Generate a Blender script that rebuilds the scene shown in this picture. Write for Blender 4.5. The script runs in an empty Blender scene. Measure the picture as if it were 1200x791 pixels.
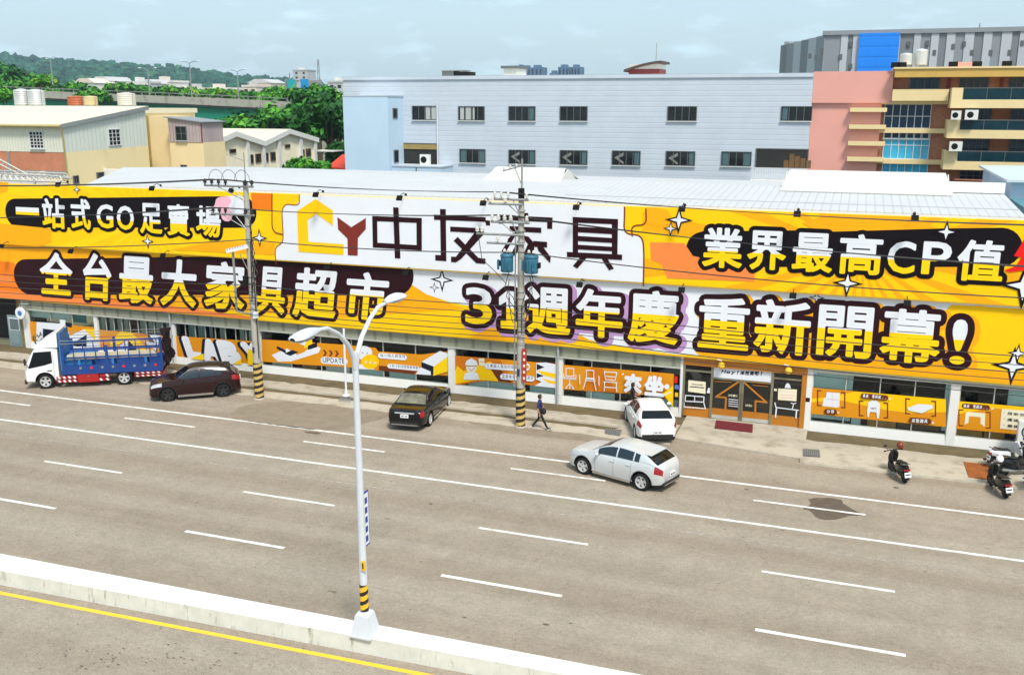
import bpy, bmesh, math, random
from mathutils import Vector, Matrix
from mathutils.geometry import tessellate_polygon
R = math.radians
rnd = random.Random(11)
SC = bpy.context.scene
COL = SC.collection

# ---------------------------------------------------------------- camera
CAMH = 14.916
F_PX, PITCH, YAW, ROLL = 1135.927, R(13.518), R(-19.441), R(.095)
fw = Vector((math.sin(YAW)*math.cos(PITCH), math.cos(YAW)*math.cos(PITCH), -math.sin(PITCH)))
rt = Vector((math.cos(YAW), -math.sin(YAW), 0))
up = rt.cross(fw)
rt, up = rt*math.cos(ROLL)+up*math.sin(ROLL), up*math.cos(ROLL)-rt*math.sin(ROLL)
cd = bpy.data.cameras.new('camera')
cam = bpy.data.objects.new('camera', cd)
COL.objects.link(cam)
cd.sensor_width = 36.0
cd.lens = F_PX*36.0/1200.0
cd.clip_start = .2
cd.clip_end = 12000
m3 = Matrix((rt, up, -fw)).transposed()
cam.matrix_world = Matrix.Translation((0, 0, CAMH)) @ m3.to_4x4()
SC.camera = cam

# ---------------------------------------------------------------- sky, sun, exposure
SUN_EL, SUN_AZ = 56.0, 142.0          # azimuth: clockwise from +Y, where the light comes from
w = bpy.data.worlds.new('World')
SC.world = w
w.use_nodes = True
nt = w.node_tree
bg = nt.nodes['Background']
sky = nt.nodes.new('ShaderNodeTexSky')
sky.sky_type = 'NISHITA'
sky.sun_disc = False
sky.sun_elevation = R(SUN_EL)
sky.sun_rotation = R(SUN_AZ)
sky.air_density = 1.0
sky.dust_density = 2.6
sky.ozone_density = 1.6
tc = nt.nodes.new('ShaderNodeTexCoord')
mp = nt.nodes.new('ShaderNodeMapping')
mp.inputs['Scale'].default_value = (5.0, 5.0, 17.0)
ns = nt.nodes.new('ShaderNodeTexNoise')
ns.inputs['Scale'].default_value = 3.2
ns.inputs['Detail'].default_value = 6
ns.inputs['Roughness'].default_value = .55
rp = nt.nodes.new('ShaderNodeValToRGB')
rp.color_ramp.elements[0].position = .53
rp.color_ramp.elements[1].position = .72
mx = nt.nodes.new('ShaderNodeMix')
mx.data_type = 'RGBA'
mx.inputs['B'].default_value = (5.3, 6.9, 7.6, 1)     # thin high cloud
fac = nt.nodes.new('ShaderNodeMath')
fac.operation = 'MULTIPLY_ADD'
fac.inputs[1].default_value = .36
fac.inputs[2].default_value = .54                     # even veil of high cloud
nt.links.new(tc.outputs['Generated'], mp.inputs['Vector'])
nt.links.new(mp.outputs['Vector'], ns.inputs['Vector'])
nt.links.new(ns.outputs['Fac'], rp.inputs['Fac'])
nt.links.new(rp.outputs['Color'], fac.inputs[0])
nt.links.new(fac.outputs[0], mx.inputs['Factor'])
nt.links.new(sky.outputs['Color'], mx.inputs['A'])
nt.links.new(mx.outputs['Result'], bg.inputs['Color'])
bg.inputs['Strength'].default_value = .080
sd = bpy.data.lights.new('sun', 'SUN')
sd.energy = 2.1
sd.angle = R(12)
sd.color = (1.0, .95, .87)
so = bpy.data.objects.new('sun', sd)
COL.objects.link(so)
sdir = Vector((math.sin(R(SUN_AZ))*math.cos(R(SUN_EL)), math.cos(R(SUN_AZ))*math.cos(R(SUN_EL)), math.sin(R(SUN_EL))))
so.rotation_euler = sdir.to_track_quat('Z', 'Y').to_euler()
so.location = (0, -20, 60)
vs = SC.view_settings
vs.view_transform = 'Standard'
vs.look = 'None'
vs.gamma = 1
vs.use_curve_mapping = False
vs.exposure = .97
try:
    SC.cycles.max_bounces = 6
    SC.cycles.transparent_max_bounces = 12
    SC.cycles.use_denoising = True
    SC.cycles.volume_bounces = 0
except Exception:
    pass

# ---------------------------------------------------------------- measuring helpers (photo survey -> metres)
def ray(x, y):
    return fw + rt*((x-600)/F_PX) - up*((y-395.5)/F_PX)
def W(x, y, Y=45.5):                   # point on the vertical plane at depth Y
    d = ray(x, y); t = Y/d.y
    return Vector((t*d.x, Y, CAMH+t*d.z))
def WX(x, y, X):                       # point on the vertical plane at side distance X
    d = ray(x, y); t = X/d.x
    return Vector((X, t*d.y, CAMH+t*d.z))
def G(x, y, z=0.0):                    # point on the level z
    d = ray(x, y); t = (z-CAMH)/d.z
    return Vector((t*d.x, t*d.y, z))

# ---------------------------------------------------------------- materials
MATS = {}
def mat(name, col, rough=.6, metal=0.0, var=.10, scale=3.0, spec=.5, bump=0.0, col2=None, f2=.5, coat=0.0, stretch=None, detail=5):
    """Principled surface; var = strength of procedural tone variation, col2 = a second colour mixed in by noise."""
    if name in MATS: return MATS[name]
    m = bpy.data.materials.new(name); m.use_nodes = True
    n = m.node_tree.nodes; l = m.node_tree.links
    b = n['Principled BSDF']
    b.inputs['Roughness'].default_value = rough
    b.inputs['Metallic'].default_value = metal
    b.inputs['Specular IOR Level'].default_value = spec
    if coat: b.inputs['Coat Weight'].default_value = coat; b.inputs['Coat Roughness'].default_value = .05
    if len(col) == 3: col = (*col, 1)
    t = n.new('ShaderNodeTexCoord'); mpn = n.new('ShaderNodeMapping')
    if stretch: mpn.inputs['Scale'].default_value = stretch
    nz = n.new('ShaderNodeTexNoise'); nz.inputs['Scale'].default_value = scale; nz.inputs['Detail'].default_value = detail; nz.inputs['Roughness'].default_value = .6
    l.new(t.outputs['Object'], mpn.inputs['Vector']); l.new(mpn.outputs['Vector'], nz.inputs['Vector'])
    ramp = n.new('ShaderNodeValToRGB')
    ramp.color_ramp.elements[0].position = .28; ramp.color_ramp.elements[1].position = .72
    lo = 1-var; hi = 1+var
    if col2 is None:
        ramp.color_ramp.elements[0].color = (col[0]*lo, col[1]*lo, col[2]*lo, 1)
        ramp.color_ramp.elements[1].color = (min(1, col[0]*hi), min(1, col[1]*hi), min(1, col[2]*hi), 1)
    else:
        ramp.color_ramp.elements[0].position = max(.02, f2-.14); ramp.color_ramp.elements[1].position = min(.98, f2+.14)
        ramp.color_ramp.elements[0].color = (*col2[:3], 1); ramp.color_ramp.elements[1].color = col
    l.new(nz.outputs['Fac'], ramp.inputs['Fac'])
    l.new(ramp.outputs['Color'], b.inputs['Base Color'])
    if bump:
        bp = n.new('ShaderNodeBump'); bp.inputs['Strength'].default_value = bump; bp.inputs['Distance'].default_value = .02
        nb = n.new('ShaderNodeTexNoise'); nb.inputs['Scale'].default_value = scale*8; nb.inputs['Detail'].default_value = 3
        l.new(t.outputs['Object'], nb.inputs['Vector']); l.new(nb.outputs['Fac'], bp.inputs['Height']); l.new(bp.outputs['Normal'], b.inputs['Normal'])
    MATS[name] = m
    return m

def ribbed(name, col, axis, pitch, depth=.5, rough=.45, var=.05, metal=0.0, dark=.88):
    """Profiled sheet: ribs along one object axis, as bump plus a slightly darker groove line."""
    if name in MATS: return MATS[name]
    m = mat(name, col, rough, metal, var, .5)
    n = m.node_tree.nodes; l = m.node_tree.links; b = n['Principled BSDF']
    t = n.new('ShaderNodeTexCoord'); sp = n.new('ShaderNodeSeparateXYZ')
    mu = n.new('ShaderNodeMath'); mu.operation = 'MULTIPLY'; mu.inputs[1].default_value = 1/pitch
    fr = n.new('ShaderNodeMath'); fr.operation = 'FRACT'
    rp_ = n.new('ShaderNodeValToRGB'); e = rp_.color_ramp.elements
    e[0].position = 0; e[0].color = (0, 0, 0, 1); e[1].position = .16; e[1].color = (1, 1, 1, 1)
    x = e.new(.84); x.color = (1, 1, 1, 1); x = e.new(1.0); x.color = (0, 0, 0, 1)
    l.new(t.outputs['Object'], sp.inputs[0]); l.new(sp.outputs['XYZ'.index(axis)], mu.inputs[0]); l.new(mu.outputs[0], fr.inputs[0]); l.new(fr.outputs[0], rp_.inputs['Fac'])
    bp = n.new('ShaderNodeBump'); bp.inputs['Strength'].default_value = depth; bp.inputs['Distance'].default_value = .04
    l.new(rp_.outputs['Color'], bp.inputs['Height']); l.new(bp.outputs['Normal'], b.inputs['Normal'])
    old = b.inputs['Base Color'].links[0].from_socket
    mxx = n.new('ShaderNodeMix'); mxx.data_type = 'RGBA'; mxx.blend_type = 'MULTIPLY'; mxx.inputs['Factor'].default_value = 1
    r2 = n.new('ShaderNodeMapRange'); r2.inputs['To Min'].default_value = dark; r2.inputs['To Max'].default_value = 1
    l.new(rp_.outputs['Color'], r2.inputs['Value']); l.new(old, mxx.inputs['A']); l.new(r2.outputs['Result'], mxx.inputs['B']); l.new(mxx.outputs['Result'], b.inputs['Base Color'])
    return m

def see_through(name, tint, refl=.35):
    m = bpy.data.materials.new(name); m.use_nodes = True
    n = m.node_tree.nodes; l = m.node_tree.links
    n.remove(n['Principled BSDF'])
    tr = n.new('ShaderNodeBsdfTransparent'); tr.inputs['Color'].default_value = (*tint, 1)
    gl = n.new('ShaderNodeBsdfGlossy'); gl.inputs['Roughness'].default_value = .03; gl.inputs['Color'].default_value = (.9, .95, .95, 1)
    fr = n.new('ShaderNodeFresnel'); fr.inputs['IOR'].default_value = 1.5
    mx_ = n.new('ShaderNodeMixShader')
    l.new(fr.outputs[0], mx_.inputs[0]); l.new(tr.outputs[0], mx_.inputs[1]); l.new(gl.outputs[0], mx_.inputs[2])
    l.new(mx_.outputs[0], n['Material Output'].inputs['Surface'])
    MATS[name] = m
    return m

# ---------------------------------------------------------------- mesh builder
class MB:
    def __init__(s): s.v = []; s.f = []; s.mi = []; s.mats = []; s.sm = []
    def m(s, material):
        if material not in s.mats: s.mats.append(material)
        return s.mats.index(material)
    def add(s, vs_, fs, material, smooth=False):
        k = len(s.v); i = s.m(material)
        s.v += [tuple(v) for v in vs_]
        for f in fs:
            s.f.append(tuple(a+k for a in f)); s.mi.append(i); s.sm.append(smooth)
        return s
    def box(s, a, b, material, M=None):
        x0, y0, z0 = a; x1, y1, z1 = b
        if x0 > x1: x0, x1 = x1, x0
        if y0 > y1: y0, y1 = y1, y0
        if z0 > z1: z0, z1 = z1, z0
        v = [Vector(p) for p in ((x0,y0,z0),(x1,y0,z0),(x1,y1,z0),(x0,y1,z0),(x0,y0,z1),(x1,y0,z1),(x1,y1,z1),(x0,y1,z1))]
        if M is not None: v = [M @ p for p in v]
        return s.add(v, [(0,3,2,1),(4,5,6,7),(0,1,5,4),(1,2,6,5),(2,3,7,6),(3,0,4,7)], material)
    def prism(s, pts, d, material, M=None):
        """pts: list of 3D points of a planar outline, d: extrusion vector"""
        n = len(pts); d = Vector(d)
        a = [Vector(p) for p in pts]; v = a + [p+d for p in a]
        if M is not None: v = [M @ p for p in v]
        nrm = Vector((0,0,0))
        for i in range(n): nrm += a[i].cross(a[(i+1) % n])
        fl = nrm.dot(d) > 0
        f = [tuple(range(n))[::-1] if fl else tuple(range(n)), tuple(range(n, 2*n)) if fl else tuple(range(n, 2*n))[::-1]]
        for i in range(n):
            j = (i+1) % n
            f.append((i, j, j+n, i+n) if fl else (i+n, j+n, j, i))
        return s.add(v, f, material)
    def flat(s, pts, material):
        return s.add(pts, [tuple(range(len(pts)))], material)
    def tube(s, pts, r, material, n=8, cap=True, M=None):
        pts = [Vector(p) for p in pts]; k = len(pts)
        rr = r if isinstance(r, (list, tuple)) else [r]*k
        v = []; f = []; ref = None
        for i, p in enumerate(pts):
            d = (pts[min(i+1, k-1)]-pts[max(i-1, 0)])
            d = d.normalized() if d.length > 1e-9 else Vector((0, 0, 1))
            if ref is None:
                ref = Vector((0, 0, 1)) if abs(d.z) < .9 else Vector((1, 0, 0))
                ref = (ref-d*ref.dot(d)).normalized()
            else:
                ref = (ref-d*ref.dot(d))
                ref = ref.normalized() if ref.length > 1e-6 else d.orthogonal().normalized()
            q = d.cross(ref)
            for j in range(n):
                a = 2*math.pi*j/n
                v.append(p+ref*(rr[i]*math.cos(a))+q*(rr[i]*math.sin(a)))
        for i in range(k-1):
            for j in range(n):
                a = i*n+j; b = i*n+(j+1) % n
                f.append((a, b, b+n, a+n))
        if M is not None: v = [M @ p for p in v]
        s.add(v, f, material, True)
        if cap:
            s.add([v[j] for j in range(n)], [tuple(range(n))[::-1]], material)
            s.add([v[(k-1)*n+j] for j in range(n)], [tuple(range(n))], material)
        return s
    def lathe(s, prof, material, c=(0,0,0), n=20, axis='Z', M=None, smooth=True, caps=True):
        """prof: (radius, height) pairs, bottom up"""
        v = []; f = []; k = len(prof)
        for r_, h in prof:
            for j in range(n):
                a = 2*math.pi*j/n
                x, y = r_*math.cos(a), r_*math.sin(a)
                p = (x, y, h) if axis == 'Z' else ((x, h, -y) if axis == 'Y' else (h, x, y))
                v.append(Vector(p)+Vector(c))
        if M is not None: v = [M @ p for p in v]
        for i in range(k-1):
            for j in range(n):
                a = i*n+j; b = i*n+(j+1) % n
                f.append((a, b, b+n, a+n))
        s.add(v, f, material, smooth)
        if caps and prof[0][0] > 1e-6: s.add(v[:n], [tuple(range(n))[::-1]], material)
        if caps and prof[-1][0] > 1e-6: s.add(v[-n:], [tuple(range(n))], material)
        return s
    def grid(s, rows, material, smooth=True, flip=False):
        n = len(rows[0]); v = [p for r_ in rows for p in r_]; f = []
        for i in range(len(rows)-1):
            for j in range(n-1):
                q = (i*n+j, i*n+j+1, (i+1)*n+j+1, (i+1)*n+j)
                f.append(q[::-1] if flip else q)
        return s.add(v, f, material, smooth)
    def ball(s, c, r, material, seg=14, rings=9, sq=(1,1,1), M=None):
        prof = [(max(1e-5, math.sin(math.pi*i/rings)), -math.cos(math.pi*i/rings)) for i in range(rings+1)]
        T = Matrix.Translation(c) @ Matrix.Diagonal((r*sq[0], r*sq[1], r*sq[2], 1))
        if M is not None: T = M @ T
        return s.lathe(prof, material, n=seg, M=T)
    def build(s, name, parent=None, local=False, sharp=35, label=None, base=True):
        me = bpy.data.meshes.new(name)
        vv = [Vector(v) for v in s.v]
        loc = Vector((0, 0, 0))
        if parent is not None and not local:
            inv = wmat(parent).inverted()
            vv = [inv @ v for v in vv]
        if parent is None and base and vv:
            xs = [v.x for v in vv]; ys = [v.y for v in vv]; zs = [v.z for v in vv]
            loc = Vector(((min(xs)+max(xs))/2, (min(ys)+max(ys))/2, min(zs)))
            vv = [v-loc for v in vv]
        me.from_pydata([tuple(v) for v in vv], [], s.f)
        for m_ in s.mats: me.materials.append(m_)
        me.polygons.foreach_set('material_index', s.mi)
        me.polygons.foreach_set('use_smooth', s.sm)
        me.update()
        if any(s.sm) and sharp: me.set_sharp_from_angle(angle=R(sharp))
        o = bpy.data.objects.new(name, me)
        COL.objects.link(o)
        o.location = loc
        if parent is not None: o.parent = parent
        if label: o['label'] = label
        return o

def wmat(o):
    M = o.matrix_basis.copy()
    while o.parent is not None:
        o = o.parent; M = o.matrix_basis @ M
    return M
def thing(name, label, cat, loc=(0,0,0), rz=0.0, group=None, scale=1.0):
    o = bpy.data.objects.new(name, None)
    o.empty_display_size = .3
    COL.objects.link(o)
    o.location = loc; o.rotation_euler = (0, 0, rz)
    if scale != 1: o.scale = (scale,)*3
    return tag(o, label, cat, group)
def tag(o, label, cat, group=None, kind=None):
    o['label'] = label; o['category'] = cat
    if group: o['group'] = group
    if kind: o['kind'] = kind
    return o
def struct(o, kind='structure', label=None, cat=None):
    o['kind'] = kind
    if label: o['label'] = label
    if cat: o['category'] = cat
    return o
def dup(root, loc, rz=None, label=None, group=None):
    c = root.copy(); COL.objects.link(c); c.location = loc
    if rz is not None: c.rotation_euler = (0, 0, rz)
    if label: c['label'] = label
    if group: c['group'] = group
    for ch in list(root.children):
        k = ch.copy(); COL.objects.link(k); k.parent = c
        for g in list(ch.children):
            q = g.copy(); COL.objects.link(q); q.parent = k
    return c
def mesh_copy(o, parent=None, loc=None):
    c = o.copy(); COL.objects.link(c)
    if parent is not None: c.parent = parent
    if loc is not None: c.location = loc
    return c
def lerp(a, b, t): return a+(b-a)*t
def interp(tab, t, k=1):
    """smooth (monotone cubic) look-up in rows of (t, v1, v2..)"""
    n = len(tab)
    if t <= tab[0][0]: return tab[0][k]
    if t >= tab[-1][0]: return tab[-1][k]
    for i in range(n-1):
        if t <= tab[i+1][0]: break
    x0, x1 = tab[i][0], tab[i+1][0]; y0, y1 = tab[i][k], tab[i+1][k]
    d = (y1-y0)/(x1-x0)
    dm = (y0-tab[i-1][k])/(x0-tab[i-1][0]) if i > 0 else d
    dp = (tab[i+2][k]-y1)/(tab[i+2][0]-x1) if i+2 < n else d
    m0 = 0 if dm*d <= 0 else 2*dm*d/(dm+d)
    m1 = 0 if dp*d <= 0 else 2*dp*d/(dp+d)
    h = x1-x0; u = (t-x0)/h
    return (2*u**3-3*u*u+1)*y0+(u**3-2*u*u+u)*h*m0+(-2*u**3+3*u*u)*y1+(u**3-u*u)*h*m1

# ---------------------------------------------------------------- lettering
GLY = {}
def glyph(ch, off=0.0):
    """outline of one character from the built-in font: points, faces, border edges, scaled to a unit box"""
    if (ch, off) in GLY: return GLY[(ch, off)]
    c = bpy.data.curves.new('glyph', 'FONT'); c.body = ch; c.offset = off; c.resolution_u = 3
    o = bpy.data.objects.new('glyph', c); COL.objects.link(o)
    bpy.context.view_layer.update()
    dg = bpy.context.evaluated_depsgraph_get()
    me = bpy.data.meshes.new_from_object(o.evaluated_get(dg), depsgraph=dg)
    pts = [(v.co.x, v.co.y) for v in me.vertices]
    fs = [tuple(p.vertices) for p in me.polygons]
    cnt = {}
    for p in me.polygons:
        for e in p.edge_keys: cnt[e] = cnt.get(e, 0)+1
    bd = [e for e, k in cnt.items() if k == 1]
    bpy.data.objects.remove(o); bpy.data.curves.remove(c); bpy.data.meshes.remove(me)
    x0 = min(p[0] for p in pts); x1 = max(p[0] for p in pts); y0 = min(p[1] for p in pts); y1 = max(p[1] for p in pts)
    pts = [((x-x0)/(x1-x0), (y-y0)/(y1-y0)) for x, y in pts]
    GLY[(ch, off)] = (pts, fs, bd, (x1-x0)/(y1-y0))
    return GLY[(ch, off)]

GLY[('1', 0.0)] = ([(0, .63), (0, .82), (.42, 1), (.78, 1), (.78, .17), (1, .17), (1, 0), (.10, 0), (.10, .17), (.42, .17), (.42, .76)], [(2, 3, 4, 9), (7, 6, 5, 8), (0, 10, 2, 1)], [(i, (i+1) % 11) for i in range(11)], .55)
def chaikin(pts, n=2):
    for _ in range(n):
        q = [pts[0]]
        for a, b in zip(pts[:-1], pts[1:]): q += [(a[0]*.75+b[0]*.25, a[1]*.75+b[1]*.25), (a[0]*.25+b[0]*.75, a[1]*.25+b[1]*.75)]
        pts = q+[pts[-1]]
    return pts
def rounded(pts, n=2):
    for _ in range(n): pts = [q for a, b in zip(pts, pts[1:]+pts[:1]) for q in ((a[0]*.75+b[0]*.25, a[1]*.75+b[1]*.25), (a[0]*.25+b[0]*.75, a[1]*.25+b[1]*.75))]
    return pts
def split_poly(poly, zc):
    a = []; b = []
    n = len(poly)
    for i in range(n):
        p = poly[i]; q = poly[(i+1) % n]
        (a if p[1] >= zc else b).append(p)
        if (p[1] >= zc) != (q[1] >= zc):
            t = (zc-p[1])/(q[1]-p[1]); r_ = (lerp(p[0], q[0], t), zc)
            a.append(r_); b.append(r_)
    return a, b

def char(mb, ch, X0, X1, Z0, Z1, Y, top, bot=None, cut=.5, off=.02, shear=0.0, tilt=0.0):
    """one printed character on the plane Y; top / bot colour above / below cut; off = added weight; returns its border segments"""
    pts, fs, bd, _ = glyph(ch)
    r_ = off*min(abs(Z1-Z0), 1.3*abs(X1-X0)); X0 += r_; X1 -= r_; Z0 += r_; Z1 -= r_
    def T(u, v): return (lerp(X0, X1, u)+shear*(v-.5)*(Z1-Z0), lerp(Z0, Z1, v)+tilt*(u-.5)*(X1-X0))
    for f in fs:
        poly = [pts[i] for i in f]
        for part_, mm in zip(split_poly(poly, cut) if bot else (poly, []), (top, bot)):
            if len(part_) >= 3:
                q = [T(*p) for p in part_]
                area = sum(q[i][0]*q[(i+1) % len(q)][1]-q[(i+1) % len(q)][0]*q[i][1] for i in range(len(q)))
                if abs(area) < 1e-7: continue
                if area < 0: q = q[::-1]
                mb.flat([(x, Y, z) for x, z in q], mm)
    segs = [(T(*pts[a]), T(*pts[b])) for a, b in bd]
    if r_ > 0: stroke(mb, segs, r_, Y-.0002, top, 0, 0, 4, bot, lerp(Z0, Z1, cut))
    return segs

def stroke(mb, segs, r, Y, material, dx=0, dz=0, n=5, bot=None, zc=0):
    """rounded stroke round a list of 2D segments, each laid a hair in front of the last"""
    for k, (a, b) in enumerate(segs):
        ax, az = a; bx, bz = b
        d = math.hypot(bx-ax, bz-az)
        if d < 1e-6: continue
        an = math.atan2(bz-az, bx-ax); poly = []
        for i in range(n+1):
            t = an-math.pi/2+math.pi*i/n; poly.append((bx+dx+r*math.cos(t), bz+dz+r*math.sin(t)))
        for i in range(n+1):
            t = an+math.pi/2+math.pi*i/n; poly.append((ax+dx+r*math.cos(t), az+dz+r*math.sin(t)))
        yy = Y-.00008*(k*37 % 101)
        for part_, mm in zip(split_poly(poly, zc) if bot else (poly, []), (material, bot)):
            if len(part_) >= 3: mb.flat([(x, yy, z) for x, z in part_], mm)

def clip(poly, x0, x1, z0, z1):
    for ax, lim, sg in ((0, x0, 1), (0, x1, -1), (1, z0, 1), (1, z1, -1)):
        out = []; n = len(poly)
        for i in range(n):
            p = poly[i]; q = poly[(i+1) % n]
            ip = (p[ax]-lim)*sg >= 0; iq = (q[ax]-lim)*sg >= 0
            if ip: out.append(p)
            if ip != iq:
                t = (lim-p[ax])/(q[ax]-p[ax]); out.append((lerp(p[0], q[0], t), lerp(p[1], q[1], t)))
        poly = out
        if len(poly) < 3: return []
    return poly
def ccw(poly):
    a = sum(poly[i][0]*poly[(i+1) % len(poly)][1]-poly[(i+1) % len(poly)][0]*poly[i][1] for i in range(len(poly)))
    return poly if a > 0 else poly[::-1]
def print_poly(mb, pts, Y, material, box=None):
    """printed patch, pts in facade metres (x, z)"""
    if box: pts = clip(ccw(pts), *box)
    if len(pts) >= 3: mb.flat([(x, Y, z) for x, z in ccw(pts)], material)
def pxp(pts, Y):                        # surveyed outline -> facade metres
    return [(W(x, y, Y).x, W(x, y, Y).z) for x, y in pts]
def crop(pts, ox, oy, k):               # from an enlarged view of the photo to photo units
    return [(ox+x/k, oy+y/k) for x, y in pts]
# ================================================================ THE GROUND
def road_mat():
    m = mat('asphalt', (.308, .262, .208), .85, 0, .10, 1.2, .3)
    n = m.node_tree.nodes; l = m.node_tree.links; b = n['Principled BSDF']
    t = n.new('ShaderNodeTexCoord')
    def noise(sc, stretch, det=6, rough=.6):
        mpn = n.new('ShaderNodeMapping'); mpn.inputs['Scale'].default_value = stretch
        z = n.new('ShaderNodeTexNoise'); z.inputs['Scale'].default_value = sc; z.inputs['Detail'].default_value = det; z.inputs['Roughness'].default_value = rough
        l.new(t.outputs['Object'], mpn.inputs['Vector']); l.new(mpn.outputs['Vector'], z.inputs['Vector']); return z.outputs['Fac']
    def ramp(src, p0, c0, p1, c1):
        r_ = n.new('ShaderNodeValToRGB'); e = r_.color_ramp.elements
        e[0].position = p0; e[0].color = (*c0, 1); e[1].position = p1; e[1].color = (*c1, 1); l.new(src, r_.inputs['Fac']); return r_.outputs['Color']
    def mul(a, c):
        x = n.new('ShaderNodeMix'); x.data_type = 'RGBA'; x.blend_type = 'MULTIPLY'; x.inputs['Factor'].default_value = 1
        l.new(a, x.inputs['A']); l.new(c, x.inputs['B']); return x.outputs['Result']
    c = b.inputs['Base Color'].links[0].from_socket
    c = mul(c, ramp(noise(.62, (.012, 1, 1), 3, .5), .36, (.88, .85, .815), .60, (1.05, 1.055, 1.055)))     # worn tracks along the lanes
    c = mul(c, ramp(noise(.16, (1, 1, 1), 4), .35, (.93, .925, .92), .65, (1.05, 1.05, 1.05)))     # broad blotches
    c = mul(c, ramp(noise(3.6, (.6, 1, 1), 7, .7), .30, (.50, .40, .28), .36, (1, 1, 1)))         # rusty, oily specks
    c = mul(c, ramp(noise(22, (1, 1, 1), 3, .7), .30, (.78, .78, .78), .68, (1.18, 1.18, 1.17)))      # aggregate
    c = mul(c, ramp(noise(7.5, (.8, 1, 1), 6, .85), .34, (.80, .79, .77), .64, (1.15, 1.15, 1.15)))
    c = mul(c, ramp(noise(55, (1, 1, 1), 2, .8), .30, (.80, .80, .80), .70, (1.16, 1.16, 1.16)))
    vo = n.new('ShaderNodeTexVoronoi'); vo.feature = 'DISTANCE_TO_EDGE'; vo.inputs['Scale'].default_value = .22
    wob = n.new('ShaderNodeTexNoise'); wob.inputs['Scale'].default_value = .9; wob.inputs['Detail'].default_value = 5; vm = n.new('ShaderNodeMix'); vm.data_type = 'VECTOR'; vm.inputs['Factor'].default_value = .55
    l.new(t.outputs['Object'], wob.inputs['Vector']); l.new(t.outputs['Object'], vm.inputs['A']); l.new(wob.outputs['Color'], vm.inputs['B']); l.new(vm.outputs['Result'], vo.inputs['Vector'])
    c = mul(c, ramp(vo.outputs['Distance'], .0, (.90, .885, .87), .004, (1, 1, 1)))                    # hairline cracks
    l.new(c, b.inputs['Base Color'])
    return m
M_ASPH = road_mat()
M_GROUND = mat('earth', (.16, .16, .10), .95, 0, .25, .05, .2)
M_LINE = mat('road_paint', (.76, .75, .70), .7, 0, .06, 3.0, .3, col2=(.46, .41, .34), f2=.41, detail=9)
M_WORN = mat('worn_paint', (.42, .40, .36), .7, 0, .1, 5, .3, col2=(.235, .205, .165), f2=.5)
M_YEL = mat('yellow_paint', (.85, .50, .03), .6, 0, .08, 5, .4, col2=(.5, .35, .08), f2=.3)
M_CONC = mat('pale_concrete', (.45, .40, .32), .85, 0, .12, 1.3, .3, col2=(.27, .23, .16), f2=.38, bump=.1)
M_DIRT = mat('brown_pavement', (.150, .115, .062), .9, 0, .25, 1.2, .2, col2=(.10, .08, .04), f2=.45, bump=.15)
M_PATCH = mat('asphalt_patch', (.235, .190, .138), .85, 0, .16, 1.4, .3, bump=.05, detail=9)
M_DARKPATCH = mat('tar_patch', (.105, .080, .058), .7, 0, .2, 3, .4)
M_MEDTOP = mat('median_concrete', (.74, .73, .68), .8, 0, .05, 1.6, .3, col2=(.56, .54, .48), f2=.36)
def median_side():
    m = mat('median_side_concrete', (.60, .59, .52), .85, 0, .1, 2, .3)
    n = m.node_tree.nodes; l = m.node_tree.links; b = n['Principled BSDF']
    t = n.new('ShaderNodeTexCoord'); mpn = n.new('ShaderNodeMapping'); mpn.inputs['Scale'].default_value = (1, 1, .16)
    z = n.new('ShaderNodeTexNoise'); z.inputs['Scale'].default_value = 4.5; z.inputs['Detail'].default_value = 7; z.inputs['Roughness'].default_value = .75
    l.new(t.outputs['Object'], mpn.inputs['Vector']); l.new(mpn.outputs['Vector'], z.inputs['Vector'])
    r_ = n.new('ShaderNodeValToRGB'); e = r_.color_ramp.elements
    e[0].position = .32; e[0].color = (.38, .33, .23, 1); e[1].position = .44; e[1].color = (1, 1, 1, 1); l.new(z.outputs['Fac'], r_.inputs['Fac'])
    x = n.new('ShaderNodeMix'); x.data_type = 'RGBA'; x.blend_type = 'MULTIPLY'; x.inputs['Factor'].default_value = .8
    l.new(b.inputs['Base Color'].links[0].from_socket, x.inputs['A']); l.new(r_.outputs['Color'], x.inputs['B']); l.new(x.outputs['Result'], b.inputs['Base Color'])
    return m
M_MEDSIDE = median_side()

b = MB(); b.flat([(-4300, -500, -.02), (3200, -500, -.02), (3200, 3000, -.02), (-4300, 3000, -.02)], M_GROUND)
struct(b.build('ground'))
b = MB(); b.flat([(-140, 21.6, 0), (90, 21.6, 0), (90, 45.6, 0), (-140, 45.6, 0)], M_ASPH); struct(b.build('road', base=False))
b = MB(); b.flat([(-140, 2, -.004), (90, 2, -.004), (90, 21.8, -.004), (-140, 21.8, -.004)], M_ASPH); struct(b.build('near_road', base=False))

# painted markings, 4 mm over the asphalt
b = MB()
def line(x0, x1, y, wd=.15, z=.004, m=None, slope=0):
    b.flat([(x0, y-wd/2+slope*x0, z), (x1, y-wd/2+slope*x1, z), (x1, y+wd/2+slope*x1, z), (x0, y+wd/2+slope*x0, z)], m or M_LINE)
line(-140, 90, 37.80, .16); line(-140, 90, 34.02, .16)
for Y, X0 in ((36.23, -32.84), (30.30, -31.97), (26.50, -21.79)):
    for i in range(-10, 12): line(X0+10*i, X0+10*i+4.1, Y, .14 if Y != 26.5 else .16, .008 if Y > 36 else .004)
struct(b.build('lane_markings', base=False))
b = MB()
for k in range(-70, 40, 5):
    line(k, k+4.2+rnd.random()*.8, 32.45+.05*rnd.random(), .05, .004, M_WORN)
struct(b.build('worn_line', base=False))
b = MB(); line(-140, 90, 21.40, .16, 0.0, M_YEL, .0257); struct(b.build('yellow_edge_line', base=False))

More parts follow.
